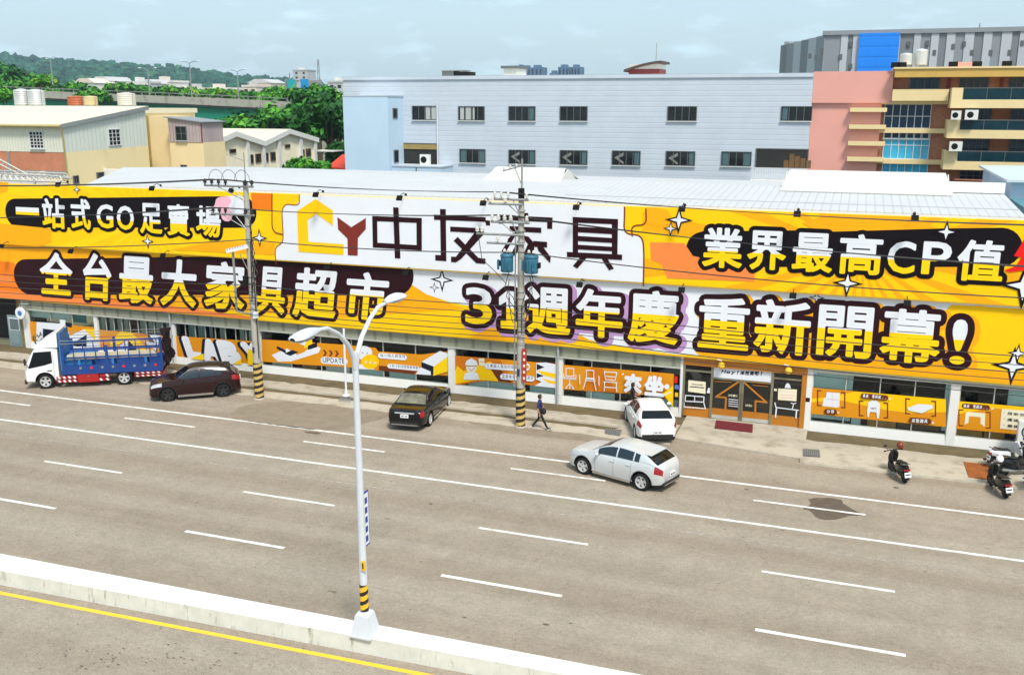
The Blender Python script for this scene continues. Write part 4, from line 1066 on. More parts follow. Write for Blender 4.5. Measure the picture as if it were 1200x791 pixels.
def insulator(mb, x, y, z, s=1.0, m=None):
    prof = [(.03, 0), (.03, .05), (.09, .06), (.05, .10), (.09, .12), (.05, .16), (.08, .18), (.04, .22), (.02, .25)]
    mb.lathe([(a*s, h*s) for a, h in prof], m or M_PORC, (x, y, z), 10)
def crossarm(t, x, y, z, x0, x1, dy0, dy1, ins, brace=True, black=False):
    q = MB(); a = Vector((x+x0, y+dy0, z)); c = Vector((x+x1, y+dy1, z)); q.tube([a, c], .055, M_GALV, 4)
    if brace: q.tube([Vector((x, y-.16, z-.7)), a.lerp(c, .25)], .025, M_GALV, 5); q.tube([Vector((x, y-.16, z-.72)), a.lerp(c, .55)], .025, M_GALV, 5)
    o = q.build('crossarm', t); pts = []
    for u in ins:
        p = a.lerp(c, u); q = MB(); insulator(q, p.x, p.y, p.z+.05, 1.15, M_BLK if black else M_PORC); q.build('insulator', o); pts.append(Vector((p.x, p.y, p.z+.32)))
    return pts
# ---- pole by the dark red car
p1 = Vector((-28.49, 41.22, 0)); 
t1 = thing('utility_pole', 'concrete utility pole with black and yellow striped foot beside the dark red car', 'utility pole', p1, 0, 'concrete utility poles')
q = MB(); q.tube([(p1.x, p1.y, 0), (p1.x-.05, p1.y, 11.2)], [.22, .13], M_POLE, 18); q.build('pole', t1)
q = MB(); stripes(q, p1.x, p1.y, .03, 1.95, .245, .235, 6.0, M_BLK, M_STYEL); q.lathe([(.30, -.01), (.28, .06), (.2, .1)], M_CONC, (p1.x, p1.y, 0), 14); q.build('striped_sleeve', t1)
for z in (3.0, 4.4, 5.2, 6.1, 6.4, 8.2, 9.0): q = MB(); q.lathe([(.19, z), (.20, z+.02), (.20, z+.06), (.19, z+.08)], M_GALV, (p1.x-.02, p1.y, 0), 14); q.build('band', t1)
for z in (3.4, 3.9, 4.7, 5.5): q = MB(); q.tube([(p1.x-.28, p1.y, z), (p1.x+.28, p1.y, z)], .014, M_GALV, 5); q.build('step_bolt', t1)
a1 = crossarm(t1, p1.x-.04, p1.y, 10.95, -2.3, .55, -.2, -.16, (.02, .16, .30, .44, .84, .97), True, True)
a2 = crossarm(t1, p1.x-.04, p1.y, 9.55, -2.0, .5, -.2, -.16, (.05, .20, .34, .80, .95), True, True)
q = MB(); q.tube([(p1.x-.04, p1.y, 11.2), (p1.x-.04, p1.y, 12.6)], .03, M_GALV, 6); q.tube([(p1.x-.04, p1.y-.05, 12.2), (p1.x-1.0, p1.y-.1, 12.5)], .018, M_GALV, 5)
for k in range(3):
    arc = [(p1.x-1.6+.75*k+.45*math.cos(a_), p1.y-.2, 11.2+.55*math.sin(a_)) for a_ in [math.pi*i/8 for i in range(9)]]; q.tube(arc, .014, M_WIRE, 4)
q.build('pole_top', t1)
# cable riser tray and pipe on the same pole
q = MB(); T = Matrix.Translation((p1.x-.55, p1.y-.25, 7.85)) @ Matrix.Rotation(R(-14), 4, 'Y'); q.box((-.62, -.16, -.09), (.55, .16, .12), P_WHT, T)
for k in range(7): q.box((-.55+.16*k, -.165, .06), (-.49+.16*k, -.15, .10), M_BLKM, T)
q.tube([(p1.x-.9, p1.y-.2, 7.7), (p1.x-.9, p1.y-.2, 4.6)], .06, M_GALV, 8); q.tube([(p1.x-.9, p1.y-.2, 4.62), (p1.x-.05, p1.y-.1, 4.5)], .04, M_GALV, 6); q.tube([(p1.x-.5, p1.y-.2, 7.6), (p1.x-.1, p1.y-.1, 6.7)], .02, M_GALV, 5)
q.build('cable_riser', t1)
q = MB(); random.seed(4)
for k in range(5):
    z0 = 9.2-.5*k; q.tube([(p1.x+.16, p1.y-.16, z0), (p1.x+.3+.05*k, p1.y-.22, z0-.5), (p1.x+.15, p1.y-.18, z0-1.1), (p1.x+.05, p1.y-.2, 5.2)], .02, M_WIRE, 5)
q.tube([(p1.x+.17, p1.y-.1, 9.3), (p1.x+.19, p1.y-.1, 2.2)], .03, M_WIRE, 6); q.box((p1.x-.32, p1.y-.35, 6.0), (p1.x-.12, p1.y-.12, 6.5), M_BLKM); q.box((p1.x+.12, p1.y-.3, 4.35), (p1.x+.32, p1.y-.12, 4.65), P_WHT); q.build('cabling', t1)
q = MB(); q.box((p1.x-.1, p1.y-.235, 2.5), (p1.x+.02, p1.y-.21, 2.8), mat('plate_navy', (.02, .03, .12), .5)); q.build('number_plate', t1)
# ---- pole with the transformers
p2 = Vector((-14.22, 41.52, 0))
t2 = thing('utility_pole', 'concrete utility pole carrying two blue transformers in front of the shop name', 'utility pole', p2, 0, 'concrete utility poles')
q = MB(); q.tube([(p2.x, p2.y, 0), (p2.x, p2.y, 11.2)], [.21, .125], M_POLE, 18); q.tube([(p2.x, p2.y, 10.7), (p2.x, p2.y, 11.25)], .145, M_BLKM, 12); q.build('pole', t2)
q = MB(); stripes(q, p2.x, p2.y, .03, 1.95, .235, .225, 6.0, M_BLK, M_STYEL); q.lathe([(.28, -.01), (.27, .06), (.2, .1)], M_CONC, (p2.x, p2.y, 0), 14); q.build('striped_sleeve', t2)
for z in (3.1, 4.0, 4.3, 5.2, 6.2, 6.5, 8.8, 9.3, 10.2): q = MB(); q.lathe([(.18, z), (.19, z+.02), (.19, z+.06), (.18, z+.08)], M_GALV, (p2.x, p2.y, 0), 14); q.build('band', t2)
for z in (3.4, 4.8, 5.6): q = MB(); q.tube([(p2.x-.26, p2.y, z), (p2.x+.26, p2.y, z)], .014, M_GALV, 5); q.build('step_bolt', t2)
q = MB(); q.tube([(p2.x+.02, p2.y, 11.2), (p2.x+.03, p2.y, 12.55)], .045, M_GALV, 8); q.tube([(p2.x-.85, p2.y-.1, 12.0), (p2.x+.05, p2.y, 12.25), (p2.x+.2, p2.y, 12.3)], .03, M_GALV, 6); q.tube([(p2.x+.02, p2.y, 11.4), (p2.x-.3, p2.y-.05, 12.15)], .02, M_GALV, 5)
for k in range(3): insulator(q, p2.x-.8+.3*k, p2.y-.1, 12.03+.07*k, .7)
q.build('pole_top', t2)
b1 = crossarm(t2, p2.x, p2.y, 10.75, -1.25, .4, -.2, -.16, (.03, .22, .42, .95))
crossarm(t2, p2.x, p2.y, 10.55, -1.45, .1, -.35, -.2, (.05, .5), False)
b2 = crossarm(t2, p2.x, p2.y, 9.72, -1.4, .45, -.2, -.16, (.04, .2, .36, .52, .93))
b3 = crossarm(t2, p2.x, p2.y, 9.15, -2.1, .2, -.22, -.16, (.02, .12), False)
crossarm(t2, p2.x, p2.y, 8.75, -1.6, .2, -.2, -.16, (.3,), False)
for sx, sc_ in ((-.62, .92), (.55, 1.0)):
    q = MB(); cx = p2.x+sx; cy = p2.y-.18; z0 = 7.45
    q.lathe([(.28*sc_, z0), (.32*sc_, z0+.03), (.32*sc_, z0+.68), (.31*sc_, z0+.71), (.34*sc_, z0+.72), (.34*sc_, z0+.78), (.28*sc_, z0+.84), (.05, z0+.87)], M_TRB, (cx, cy, 0), 22)
    tr_ = q.build('transformer', t2)
    q = MB(); insulator(q, cx-.12, cy, z0+.84, .9); insulator(q, cx+.12, cy-.05, z0+.84, .9); q.build('bushing', tr_)
    q = MB()
    for k in range(3): q.box((cx-.34+.25*k, cy-.40, z0+.15), (cx-.27+.25*k, cy-.28, z0+.60), M_TRB)
    q.box((cx+(.33 if sx > 0 else -.42), cy-.1, z0+.25), (cx+(.42 if sx > 0 else -.33), cy+.12, z0+.50), M_BLKM); q.build('radiator_fins', tr_)
q = MB(); q.tube([(p2.x-.9, p2.y-.1, 7.3), (p2.x+.9, p2.y-.1, 7.3)], .05, M_GALV, 4)
for k in range(9):
    sx = (-1)**k; z0 = 8.6-.2*k; q.tube([(p2.x+sx*.5, p2.y-.2, z0-.9), (p2.x+sx*(.75-.05*k), p2.y-.3, z0-1.7), (p2.x+sx*.3, p2.y-.25, z0-2.1), (p2.x+sx*.1, p2.y-.2, 5.9-.1*k), (p2.x+sx*.12, p2.y-.2, 4.6)], .018, M_WIRE, 5)
q.tube([(p2.x-.2, p2.y-.2, 9.1), (p2.x-.25, p2.y-.2, 2.0)], .035, M_GALV, 6)
q.tube([(p2.x-2.0, p2.y-.25, 9.1), (p2.x-1.8, p2.y-.3, 8.0), (p2.x-1.1, p2.y-.3, 7.4), (p2.x-.6, p2.y-.3, 6.9)], .018, M_WIRE, 5); q.build('cabling', t2)
q = MB(); q.box((p2.x+.14, p2.y-.24, 2.3), (p2.x+.36, p2.y-.21, 3.9), mat('faded_red_board', (.36, .03, .03), .6)); 
for k in range(5): q.box((p2.x+.205, p2.y-.246, 2.42+.3*k), (p2.x+.295, p2.y-.241, 2.54+.3*k), P_CREAM)
q.build('red_notice', t2)
q = MB(); q.box((p2.x-.1, p2.y-.225, 2.55), (p2.x+.02, p2.y-.2, 2.9), MATS['plate_navy']); q.build('number_plate', t2)
# ---- overhead lines along the front of the shop
def cable(name, pts, sag, r_, lab):
    q = MB()
    for a, c in zip(pts[:-1], pts[1:]):
        L = (c-a).length; n_ = max(6, int(L/1.6)); s_ = sag*(L/15)**1.3
        q.tube([a.lerp(c, i/n_)-Vector((0, 0, 4*s_*(i/n_)*(1-i/n_))) for i in range(n_+1)], r_, M_WIRE, 5, cap=False)
    tag(q.build(name), lab, 'overhead line', 'overhead lines along the shop front')
EL, ER = -64.0, 16.5
for k in range(3):
    cable('overhead_line', [Vector((EL, 41.2-.3*k, 10.6)), a1[k+1], b1[k], Vector((ER, 41.5-.3*k, 10.75))], .16, .017, 'thin black power line at the top crossarms in front of the white roof edge')
for k in range(3):
    cable('overhead_line', [Vector((EL, 41.2-.3*k, 8.3+.1*k)), a2[k], b2[k+1], Vector((ER, 41.5-.3*k, 8.9))], .16, .019, 'black power line on the second crossarms running across the upper banner')
cable('overhead_line', [Vector((EL, 41, 7.0)), Vector((p1.x+.1, p1.y-.3, 8.35)), Vector((p2.x+.1, p2.y-.3, 8.4)), Vector((ER, 41.2, 8.0))], .2, .026, 'thicker black cable crossing the upper banner below the crossarms')
low = ((6.0, 6.05, 5.9, 5.55), (5.6, 5.7, 5.55, 5.2), (5.25, 5.4, 5.25, 4.9), (4.9, 5.1, 4.95, 4.6), (4.5, 4.8, 4.7, 4.2), (4.2, 4.55, 4.45, 3.9))
for k, (z0, z1_, z2_, z3) in enumerate(low):
    cable('overhead_line', [Vector((EL, 41.1, z0)), Vector((p1.x+.1, p1.y-.25-.02*k, z1_)), Vector((p2.x+.1, p2.y-.25-.02*k, z2_)), Vector((ER, 41.3, z3))], .14, .016 if k % 2 else .022, 'low communication cable crossing the chunky slogans of the lower banner')
# ---- thin white post
p = Vector((-24.31, 42.88, .10))
t = thing('post', 'thin white post standing in the pavement behind the double street lamp', 'post', p)
q = MB(); q.tube([p, p+Vector((0, 0, 3.6))], .055, P_WHT, 10); q.build('shaft', t); q = MB(); q.lathe([(.2, 0), (.2, .05), (.09, .10), (.07, .3)], P_WHT, p, 14); q.build('foot', t)
# ---- double street lamp on the median
M_LAMP = mat('lamp_grey_paint', (.60, .62, .66), .4, 0, .05, 2, .5)
M_LYEL = mat('lamp_stripe_yellow', (.85, .47, .02), .5, 0, .04, 4)
lp = Vector((-12.04, 21.78, .47))
t = thing('street_lamp', 'tall pale grey double-armed street lamp with striped foot on the median', 'street lamp', lp)
q = MB(); z = lp.z
q.tube([lp+Vector((0, 0, .55)), lp+Vector((0, 0, 4)), lp+Vector((-.0, 0, 8.15))], [.115, .098, .078], M_LAMP, 18); q.build('pole', t)
q = MB(); h0, h1 = .30, .20
for zz0, zz1, s0, s1 in ((0, .05, .33, .33), (.05, .62, .30, .20), (.62, .68, .20, .16)):
    q.add([(lp.x+sx*s_, lp.y+sy*s_, z+zz) for zz, s_ in ((zz0, s0), (zz1, s1)) for sx, sy in ((-1, -1), (1, -1), (1, 1), (-1, 1))], [(0, 3, 2, 1), (4, 5, 6, 7), (0, 1, 5, 4), (1, 2, 6, 5), (2, 3, 7, 6), (3, 0, 4, 7)], M_LAMP)
q.build('foot', t)
q = MB(); stripes(q, lp.x, lp.y, z+.72, z+1.52, .120, .118, 3.0, M_BLK, M_LYEL, 0, 28, 70, .45); q.build('striped_band', t)
for sg in (1, -1):
    top = z+8.05
    arc = [(lp.x, lp.y+sg*.02, top-.35), (lp.x, lp.y+sg*.10, top), (lp.x, lp.y+sg*.38, top+.40), (lp.x, lp.y+sg*.85, top+.78), (lp.x, lp.y+sg*1.35, top+1.02), (lp.x, lp.y+sg*1.9, top+1.10 if sg < 0 else top+1.06)]
    q = MB(); q.tube(arc, [.075, .07, .065, .06, .055, .05], M_LAMP, 12); ar = q.build('arm', t)
    hz = top+1.08; y0 = lp.y+sg*1.75; q = MB(); rows = []
    for i in range(13):
        u = i/12; wv = .07+.13*math.sin(min(1, u*1.25)*math.pi/2)*(1 if u < .8 else math.sqrt(max(0, 1-((u-.8)/.2)**2))+.02); hv = .05+.075*math.sin(u*math.pi)
        rows.append([(lp.x+wv*math.cos(a_), y0+sg*1.18*u, hz-.01+hv*math.sin(a_)*(1.25 if math.sin(a_) > 0 else .55)) for a_ in [2*math.pi*j/14 for j in range(15)]])
    q.grid(rows, M_LAMP, True, sg > 0); o = q.build('lamp_head', t)
    q = MB(); q.prism([(lp.x-.13, y0+sg*.42, hz-.068), (lp.x+.13, y0+sg*.42, hz-.068), (lp.x+.13, y0+sg*1.02, hz-.066), (lp.x-.13, y0+sg*1.02, hz-.066)], (0, 0, -.03), MATS['lamp_glass']); q.build('lens', o)
M_SIGNB = mat('sign_blue_dark', (.02, .05, .25), .45)
q = MB(); q.box((lp.x-.015, lp.y+.10, z+2.55), (lp.x+.015, lp.y+.42, z+4.15), M_SIGNB); q.box((lp.x+.015, lp.y+.13, z+2.60), (lp.x+.020, lp.y+.39, z+4.10), P_WHT); q.box((lp.x-.020, lp.y+.13, z+2.60), (lp.x-.015, lp.y+.39, z+4.10), P_WHT)
for k in range(5): q.box((lp.x-.022, lp.y+.19, z+2.68+.28*k), (lp.x+.022, lp.y+.33, z+2.86+.28*k), M_SIGNB)
q.build('parking_sign', t)
q = MB(); q.box((lp.x+.02, lp.y-.15, z+2.0), (lp.x+.16, lp.y-.118, z+2.28), M_LYEL); q.box((lp.x+.06, lp.y-.155, z+2.05), (lp.x+.10, lp.y-.149, z+2.22), M_BLK); q.build('number_plate', t)
# ================================================================ VEHICLES
M_TYRE = mat('tyre_rubber', (.014, .014, .014), .85, 0, .15, 8, .2)
M_RIM = mat('alloy_rim', (.52, .52, .52), .35, .15, .05, 6)
M_RIMD = mat('dark_rim', (.05, .05, .05), .35, .6, .05, 6)
M_CGLASS = mat('car_glass', (.006, .008, .010), .06, 0, .05, 1, .3)
M_CGLASSB = mat('car_glass_bluish', (.010, .022, .032), .05, 0, .1, 1, .6)
M_PLAST = mat('black_plastic', (.016, .016, .017), .5, 0, .1, 6, .4)
M_CHROME = mat('chrome', (.62, .62, .62), .15, 1, .03, 2)
M_TAIL = mat('tail_lamp_red', (.30, .006, .010), .12, 0, .1, 6, .7)
M_HEAD = mat('headlamp', (.55, .56, .58), .1, .3, .1, 8, .8)
M_PLATE = mat('licence_plate', (.78, .78, .78), .4, 0, .03, 5)
def paint(name, col, metal=.0, rough=.25): return mat(name, col, rough, metal, .03, 1, .3, coat=.28)
M_SBLK0 = mat('roof_black', (.006, .006, .007), .25, 0, .05, 1, .4)
def wheel_meshes(r, wd, dark):
    key = (r, wd, dark)
    q = MB(); h = wd/2
    q.lathe([(r*.66, -h*.85), (r*.86, -h), (r*.96, -h*.85), (r, -h*.55), (r, h*.55), (r*.96, h*.85), (r*.86, h), (r*.66, h*.85)], M_TYRE, n=28, axis='Y', caps=False)
    m = MB(); mr = M_RIMD if dark else M_RIM
    m.lathe([(r*.68, -h*.8), (r*.70, h*.88), (r*.65, h*.90), (r*.60, h*.6), (r*.58, -h*.2), (.001, -h*.25)], mr, n=28, axis='Y')
    m.lathe([(r*.58, h*.02), (.001, h*.0)], M_PLAST, n=20, axis='Y')
    for k in range(5):
        T = Matrix.Rotation(2*math.pi*k/5, 4, 'Y')
        m.prism([T @ Vector(p) for p in ((-.045, h*.55, r*.10), (.045, h*.55, r*.10), (.062, h*.80, r*.63), (-.062, h*.80, r*.63))], T @ Vector((0, -.03, 0)), mr)
    m.lathe([(r*.15, h*.5), (r*.13, h*.66), (.001, h*.68)], mr, n=12, axis='Y')
    return q, m
def add_wheels(t, spots, r, wd, dark=False, inner_back=None):
    q, m = wheel_meshes(r, wd, dark); first = None
    for (x, y) in spots:
        rz = 0 if y > 0 else math.pi
        if first is None:
            o = q.build('wheel', t, True); k = m.build('rim', o, True); first = (o, k)
        else:
            o = first[0].copy(); COL.objects.link(o); o.parent = t
            k = first[1].copy(); COL.objects.link(k); k.parent = o
        o.location = (x, y, r); o.rotation_euler = (0, rnd.random()*.0, rz)

def cut_arches(o, spots, rad, wd):
    """wheel arches cut out of the body shell"""
    q = MB()
    for (x, y) in spots:
        s_ = 1 if y > 0 else -1
        T = Matrix.Translation((x, s_*(abs(y)+.25), rad*.86)) 
        v = []; n = 26; L0 = .62
        for e in (0, 1):
            for i in range(n):
                a = 2*math.pi*i/n; v.append(T @ Vector((rad*math.cos(a), (-s_*L0)*e, rad*math.sin(a))))
        f = [tuple(range(n)), tuple(range(n, 2*n))[::-1]]+[(i, i+n, (i+1) % n+n, (i+1) % n) for i in range(n)]
        if s_ < 0: f = [x_[::-1] for x_ in f]
        f = [x_[::-1] for x_ in f]
        q.add(v, f, M_PLAST)
    c = q.build('arch_cutter', None, base=False)
    bmc = bmesh.new(); bmc.from_mesh(c.data); bmesh.ops.recalc_face_normals(bmc, faces=bmc.faces); bmc.to_mesh(c.data); bmc.free()
    bmo = bmesh.new(); bmo.from_mesh(o.data); bmesh.ops.remove_doubles(bmo, verts=bmo.verts, dist=1e-4); bmesh.ops.recalc_face_normals(bmo, faces=bmo.faces); bmo.to_mesh(o.data); bmo.free()
    M0 = o.matrix_basis.copy(); par = o.parent; o.parent = None; o.matrix_basis = Matrix.Identity(4)
    md = o.modifiers.new('arch', 'BOOLEAN'); md.operation = 'DIFFERENCE'; md.object = c; md.solver = 'EXACT'
    try: md.material_mode = 'TRANSFER'
    except Exception: pass
    bpy.context.view_layer.update(); dg = bpy.context.evaluated_depsgraph_get()
    me = bpy.data.meshes.new_from_object(o.evaluated_get(dg), depsgraph=dg)
    o.modifiers.clear(); old = o.data; o.data = me; me.name = old.name; bpy.data.meshes.remove(old)
    me.set_sharp_from_angle(angle=R(38))
    bpy.data.objects.remove(c); o.parent = par; o.matrix_basis = M0

def make_car(name, label, cat, loc, deg, c):
    sc = c.get('scale', 1.03)
    t_ = thing(name, label, cat, loc, R(deg), None, sc)
    L = c['L']; body = c['body']; gh = c['gh']; P = c['paint']; hr = c['hwr']
    X = lambda t: L/2-L*t
    def sec(t):
        zt, hw, zb = interp(body, t, 1), interp(body, t, 2), interp(body, t, 3); H = zt-zb
        return [(0, zb), (hw*.80, zb), (hw*.95, zb+.05*H), (hw*.985, zb+.20*H), (hw, zb+.55*H), (hw*.985, zb+.80*H), (hw*.93, zt-.02), (hw*.84, zt+.004), (hw*.45, zt+c.get('crown', .03)), (0, zt+c.get('crown', .03)*1.2)]
    def bp_(t, k, s):
        S = sec(t); i = min(int(k), len(S)-2); f = k-i
        return Vector((X(t), s*lerp(S[i][0], S[i+1][0], f), lerp(S[i][1], S[i+1][1], f)))
    ts = sorted(set([i/44 for i in range(45)]+[.004, .01, .018, .03, .97, .982, .99, .996]))
    q = MB()
    for s in (1, -1):
        q.grid([[bp_(t, k, s) for k in range(10)] for t in ts], P, True, s > 0)
        for e in (0.0, 1.0):
            q.add([bp_(e, k, s) for k in range(10)], [tuple(range(10)) if (s > 0) == (e == 0) else tuple(range(10))[::-1]], P)
    g0, g1 = gh[0][0], gh[-1][0]
    zmax = max(interp(gh, lerp(g0, g1, i/40), 1)-interp(body, lerp(g0, g1, i/40), 1) for i in range(41))
    def gsec(t):
        zt, hw = interp(body, t, 1)-.02, interp(body, t, 2); zr = max(interp(gh, t, 1), zt+.012); h = zr-zt; f = min(1, h/zmax)
        hb = hw*.90; ht = lerp(hb, hr, f**.9)
        return hb, zt, ht, zr-.045*f, zr
    def side(t, v, s):
        hb, zb, ht, ze, zr = gsec(t); bul = .035*math.sin(v*math.pi)
        return Vector((X(t), s*(lerp(hb, ht, v)+bul), lerp(zb, ze, v)))
    def topf(t, u):
        hb, zb, ht, ze, zr = gsec(t); a = abs(u)
        return Vector((X(t), u*ht, lerp(zr, ze, a**2.6)))
    gts = [lerp(g0, g1, i/36) for i in range(37)]
    for s in (1, -1):
        q.grid([[side(t, v/5, s) for v in range(6)] for t in gts], P, True, s > 0)
    q.grid([[topf(t, u/6) for u in range(-6, 7)] for t in gts], P, True, False)
    bo = q.build('body', t_, True)
    wheels = [(X(c['fa']), c['tr']), (X(c['fa']), -c['tr']), (X(c['ra']), c['tr']), (X(c['ra']), -c['tr'])]
    cut_arches(bo, wheels, c['wr']*1.20, .4)
    add_wheels(t_, wheels, c['wr'], .225, c.get('darkrim', False))
    def patch_on(fn, A, B_, m, nm, off=.007, na=8, nb=5, par=None, lab=None, flip=None):
        """thin panel laid on a curved surface fn(a, b)"""
        rows = []; e = 1e-3
        for i in range(na+1):
            row = []
            for j in range(nb+1):
                b_ = lerp(B_[0], B_[1], j/nb); a = lerp(A[0](b_) if callable(A[0]) else A[0], A[1](b_) if callable(A[1]) else A[1], i/na)
                p = fn(a, b_); du = fn(a+e, b_)-fn(a-e, b_); dv = fn(a, b_+e)-fn(a, b_-e); n_ = du.cross(dv)
                if n_.length < 1e-12: n_ = Vector((0, 0, 1))
                n_.normalize(); cen = Vector((p.x*.9, 0, .6))
                if n_.dot(p-cen) < 0: n_ = -n_
                row.append(p+n_*off)
            rows.append(row)
        z = MB(); z.grid(rows, m, True)
        bmx = z.build(nm, par or t_, True, label=lab)
        d = bmx.data; b2 = bmesh.new(); b2.from_mesh(d); bmesh.ops.recalc_face_normals(b2, faces=b2.faces)
        f0 = max(b2.faces, key=lambda f: f.calc_area()); p = f0.calc_center_median()
        if f0.normal.dot(p-Vector((p.x*.9, 0, .6))) < 0: bmesh.ops.reverse_faces(b2, faces=b2.faces)
        b2.to_mesh(d); b2.free(); return bmx
    gl = c.get('glass', M_CGLASS)
    if c.get('roofmat'): patch_on(topf, (.455, .86), (-.985, .985), c['roofmat'], 'roof_panel', .006, 12, 12)
    a0, a1 = c['ws']; patch_on(topf, (a0, a1), (-.90, .90), c.get('wsglass', M_CGLASS), 'windscreen', .008, 8, 10)
    a0, a1 = c['rw']; patch_on(topf, (a0, a1), (-.93, .93), c.get('rwglass', M_CGLASS), 'rear_window', .008, 6, 10)
    for s in (1, -1):
        for (a0, a1) in c['sw']: patch_on(lambda a, b_, s=s: side(a, b_, s), (a0, a1), (.14, .90), gl, 'side_window', .008, 8, 4)
        t0, t1, k0, k1 = c['hl']; patch_on(lambda a, b_, s=s: bp_(a, b_, s), (t0, t1), (k0, k1), M_HEAD, 'headlight', .006, 6, 3)
        t0, t1, k0, k1 = c['tl']; patch_on(lambda a, b_, s=s: bp_(min(a, 1), b_, s), (t0, t1), (k0, k1), M_TAIL, 'taillight', .006, 6, 3)
        z = MB(); px_ = X(c['sw'][0][0]+.015); hw = interp(body, c['sw'][0][0], 2); zt = interp(body, c['sw'][0][0], 1)
        z.ball((px_, s*(hw+.10), zt+.06), .12, P if not c.get('darkmirror') else M_PLAST, sq=(.55, .9, .62)); z.tube([(px_+.01, s*(hw-.08), zt), (px_, s*(hw+.05), zt+.03)], .025, M_PLAST, 6); z.build('mirror', t_, True)
        z = MB(); seg = c.get('lines', (.33, .53, .70))
        for tt in seg:
            rows = [[bp_(tt+d_, k_, s)+Vector((0, s*.0035, 0)) for d_ in (-.0011, .0011)] for k_ in (2.2, 3, 4, 5, 5.9)]; z.grid(rows, M_PLAST, True, s > 0)
        z.build('door_gap', t_, True)
        z = MB()
        for tt in c.get('handles', (.50, .67)):
            p = bp_(tt, 5.15, s); z.box((p.x-.09, p.y-.02, p.z-.014), (p.x+.09, p.y+.02*0+s*.03, p.z+.014), P)
        z.build('door_handle', t_, True)
        if c.get('sill'):
            z = MB(); zb = interp(body, .5, 3); hw = interp(body, .5, 2); z.box((X(c['fa'])-.48, s*(hw*.93), zb-.03), (X(c['ra'])+.48, s*(hw*.995), zb+.07), c['sill']); z.build('sill_trim', t_, True)
        if c.get('rails'):
            z = MB(); z.tube([side(lerp(*c['rails'], i/10), 1.0, s)+Vector((0, -s*.02, .035 if 0 < i < 10 else .0)) for i in range(11)], .02, c.get('railmat', M_CHROME), 6); z.build('roof_rail', t_, True)
        if c.get('chromeline'):
            z = MB(); z.tube([side(lerp(*c['chromeline'], i/16), .96, s)+Vector((0, s*.006, 0)) for i in range(17)], .016, M_CHROME, 5); z.build('window_trim', t_, True)
        if c.get('cladding'):
            for fx in (c['fa'], c['ra']):
                z = MB(); rr = c['wr']*1.20; T0 = Vector((X(fx), 0, rr*.86)); pts = []
                for i in range(15):
                    a = math.pi*(-.02+1.04*i/14); x = T0.x+rr*1.03*math.cos(a); zz = T0.z+rr*1.03*math.sin(a); hw = interp(body, (L/2-x)/L, 2); pts.append((x, s*(hw*.975), zz))
                z.tube(pts, .03, c['cladding'], 6); z.build('arch_trim', t_, True)
    # ends: bumpers, plates, grille
    hwf, hwr_ = interp(body, .03, 2), interp(body, .985, 2); zbf, zbr = interp(body, .03, 3), interp(body, .985, 3)
    z = MB(); z.box((X(.006), -hwf*.72, .30), (X(-.004), hwf*.72, .46), M_PLAST); z.box((X(.01), -hwf*.5, .50), (X(-.003), hwf*.5, .62), M_PLAST); z.build('grille', t_, True)
    z = MB(); z.box((X(.975), -hwr_*.86, zbr-.06), (X(1.006), hwr_*.86, c.get('rbz', .46)), M_PLAST)
    if c.get('diff'): z.box((X(.985), -hwr_*.8, .30), (X(1.010), hwr_*.8, .345), M_CHROME)
    z.build('rear_bumper', t_, True)
    zp = c.get('plz', .78); z = MB(); z.box((X(1.004), -.19, zp-.08), (X(1.012), .19, zp+.08), M_PLATE)
    for k in range(7):
        if k != 3: z.box((X(1.012), -.145+.043*k, zp-.03), (X(1.0135), -.118+.043*k, zp+.03), M_PLAST)
    z.build('licence_plate', t_, True)
    z = MB(); z.box((X(-.006), -.19, .42), (X(.002), .19, .54), M_PLATE); z.build('licence_plate', t_, True)
    if c.get('chromebar'):
        zz = c['chromebar']; z = MB(); z.box((X(.995), -.46, zz-.03), (X(1.010), .46, zz+.02), M_HEAD); z.build('trunk_trim', t_, True)
    if False and c.get('tailbox'):
        for s in (1, -1):
            y0, y1, z0, z1 = c['tailbox']; z = MB(); z.prism([(X(.992), s*y0, z0), (X(.992), s*y1, z0+.03), (X(.985), s*y1, z1), (X(.992), s*y0, z1-.03)], (-.075, 0, 0), M_TAIL); z.build('taillight', t_, True)
    if c.get('spoiler'):
        tt = c['spoiler']; z = MB(); p = topf(tt, 0); hb = gsec(tt)[2]; z.prism([(p.x+.10, -hb*.9, p.z+.005), (p.x-.16, -hb*.86, p.z-.015), (p.x-.16, hb*.86, p.z-.015), (p.x+.10, hb*.9, p.z+.005)], (0, 0, .03), c.get('spoilermat', P)); z.build('spoiler', t_, True)
    z = MB(); z.box((X(.08), -.6, .17), (X(.93), .6, .34), M_PLAST); z.build('underbody', t_, True)
    return t_

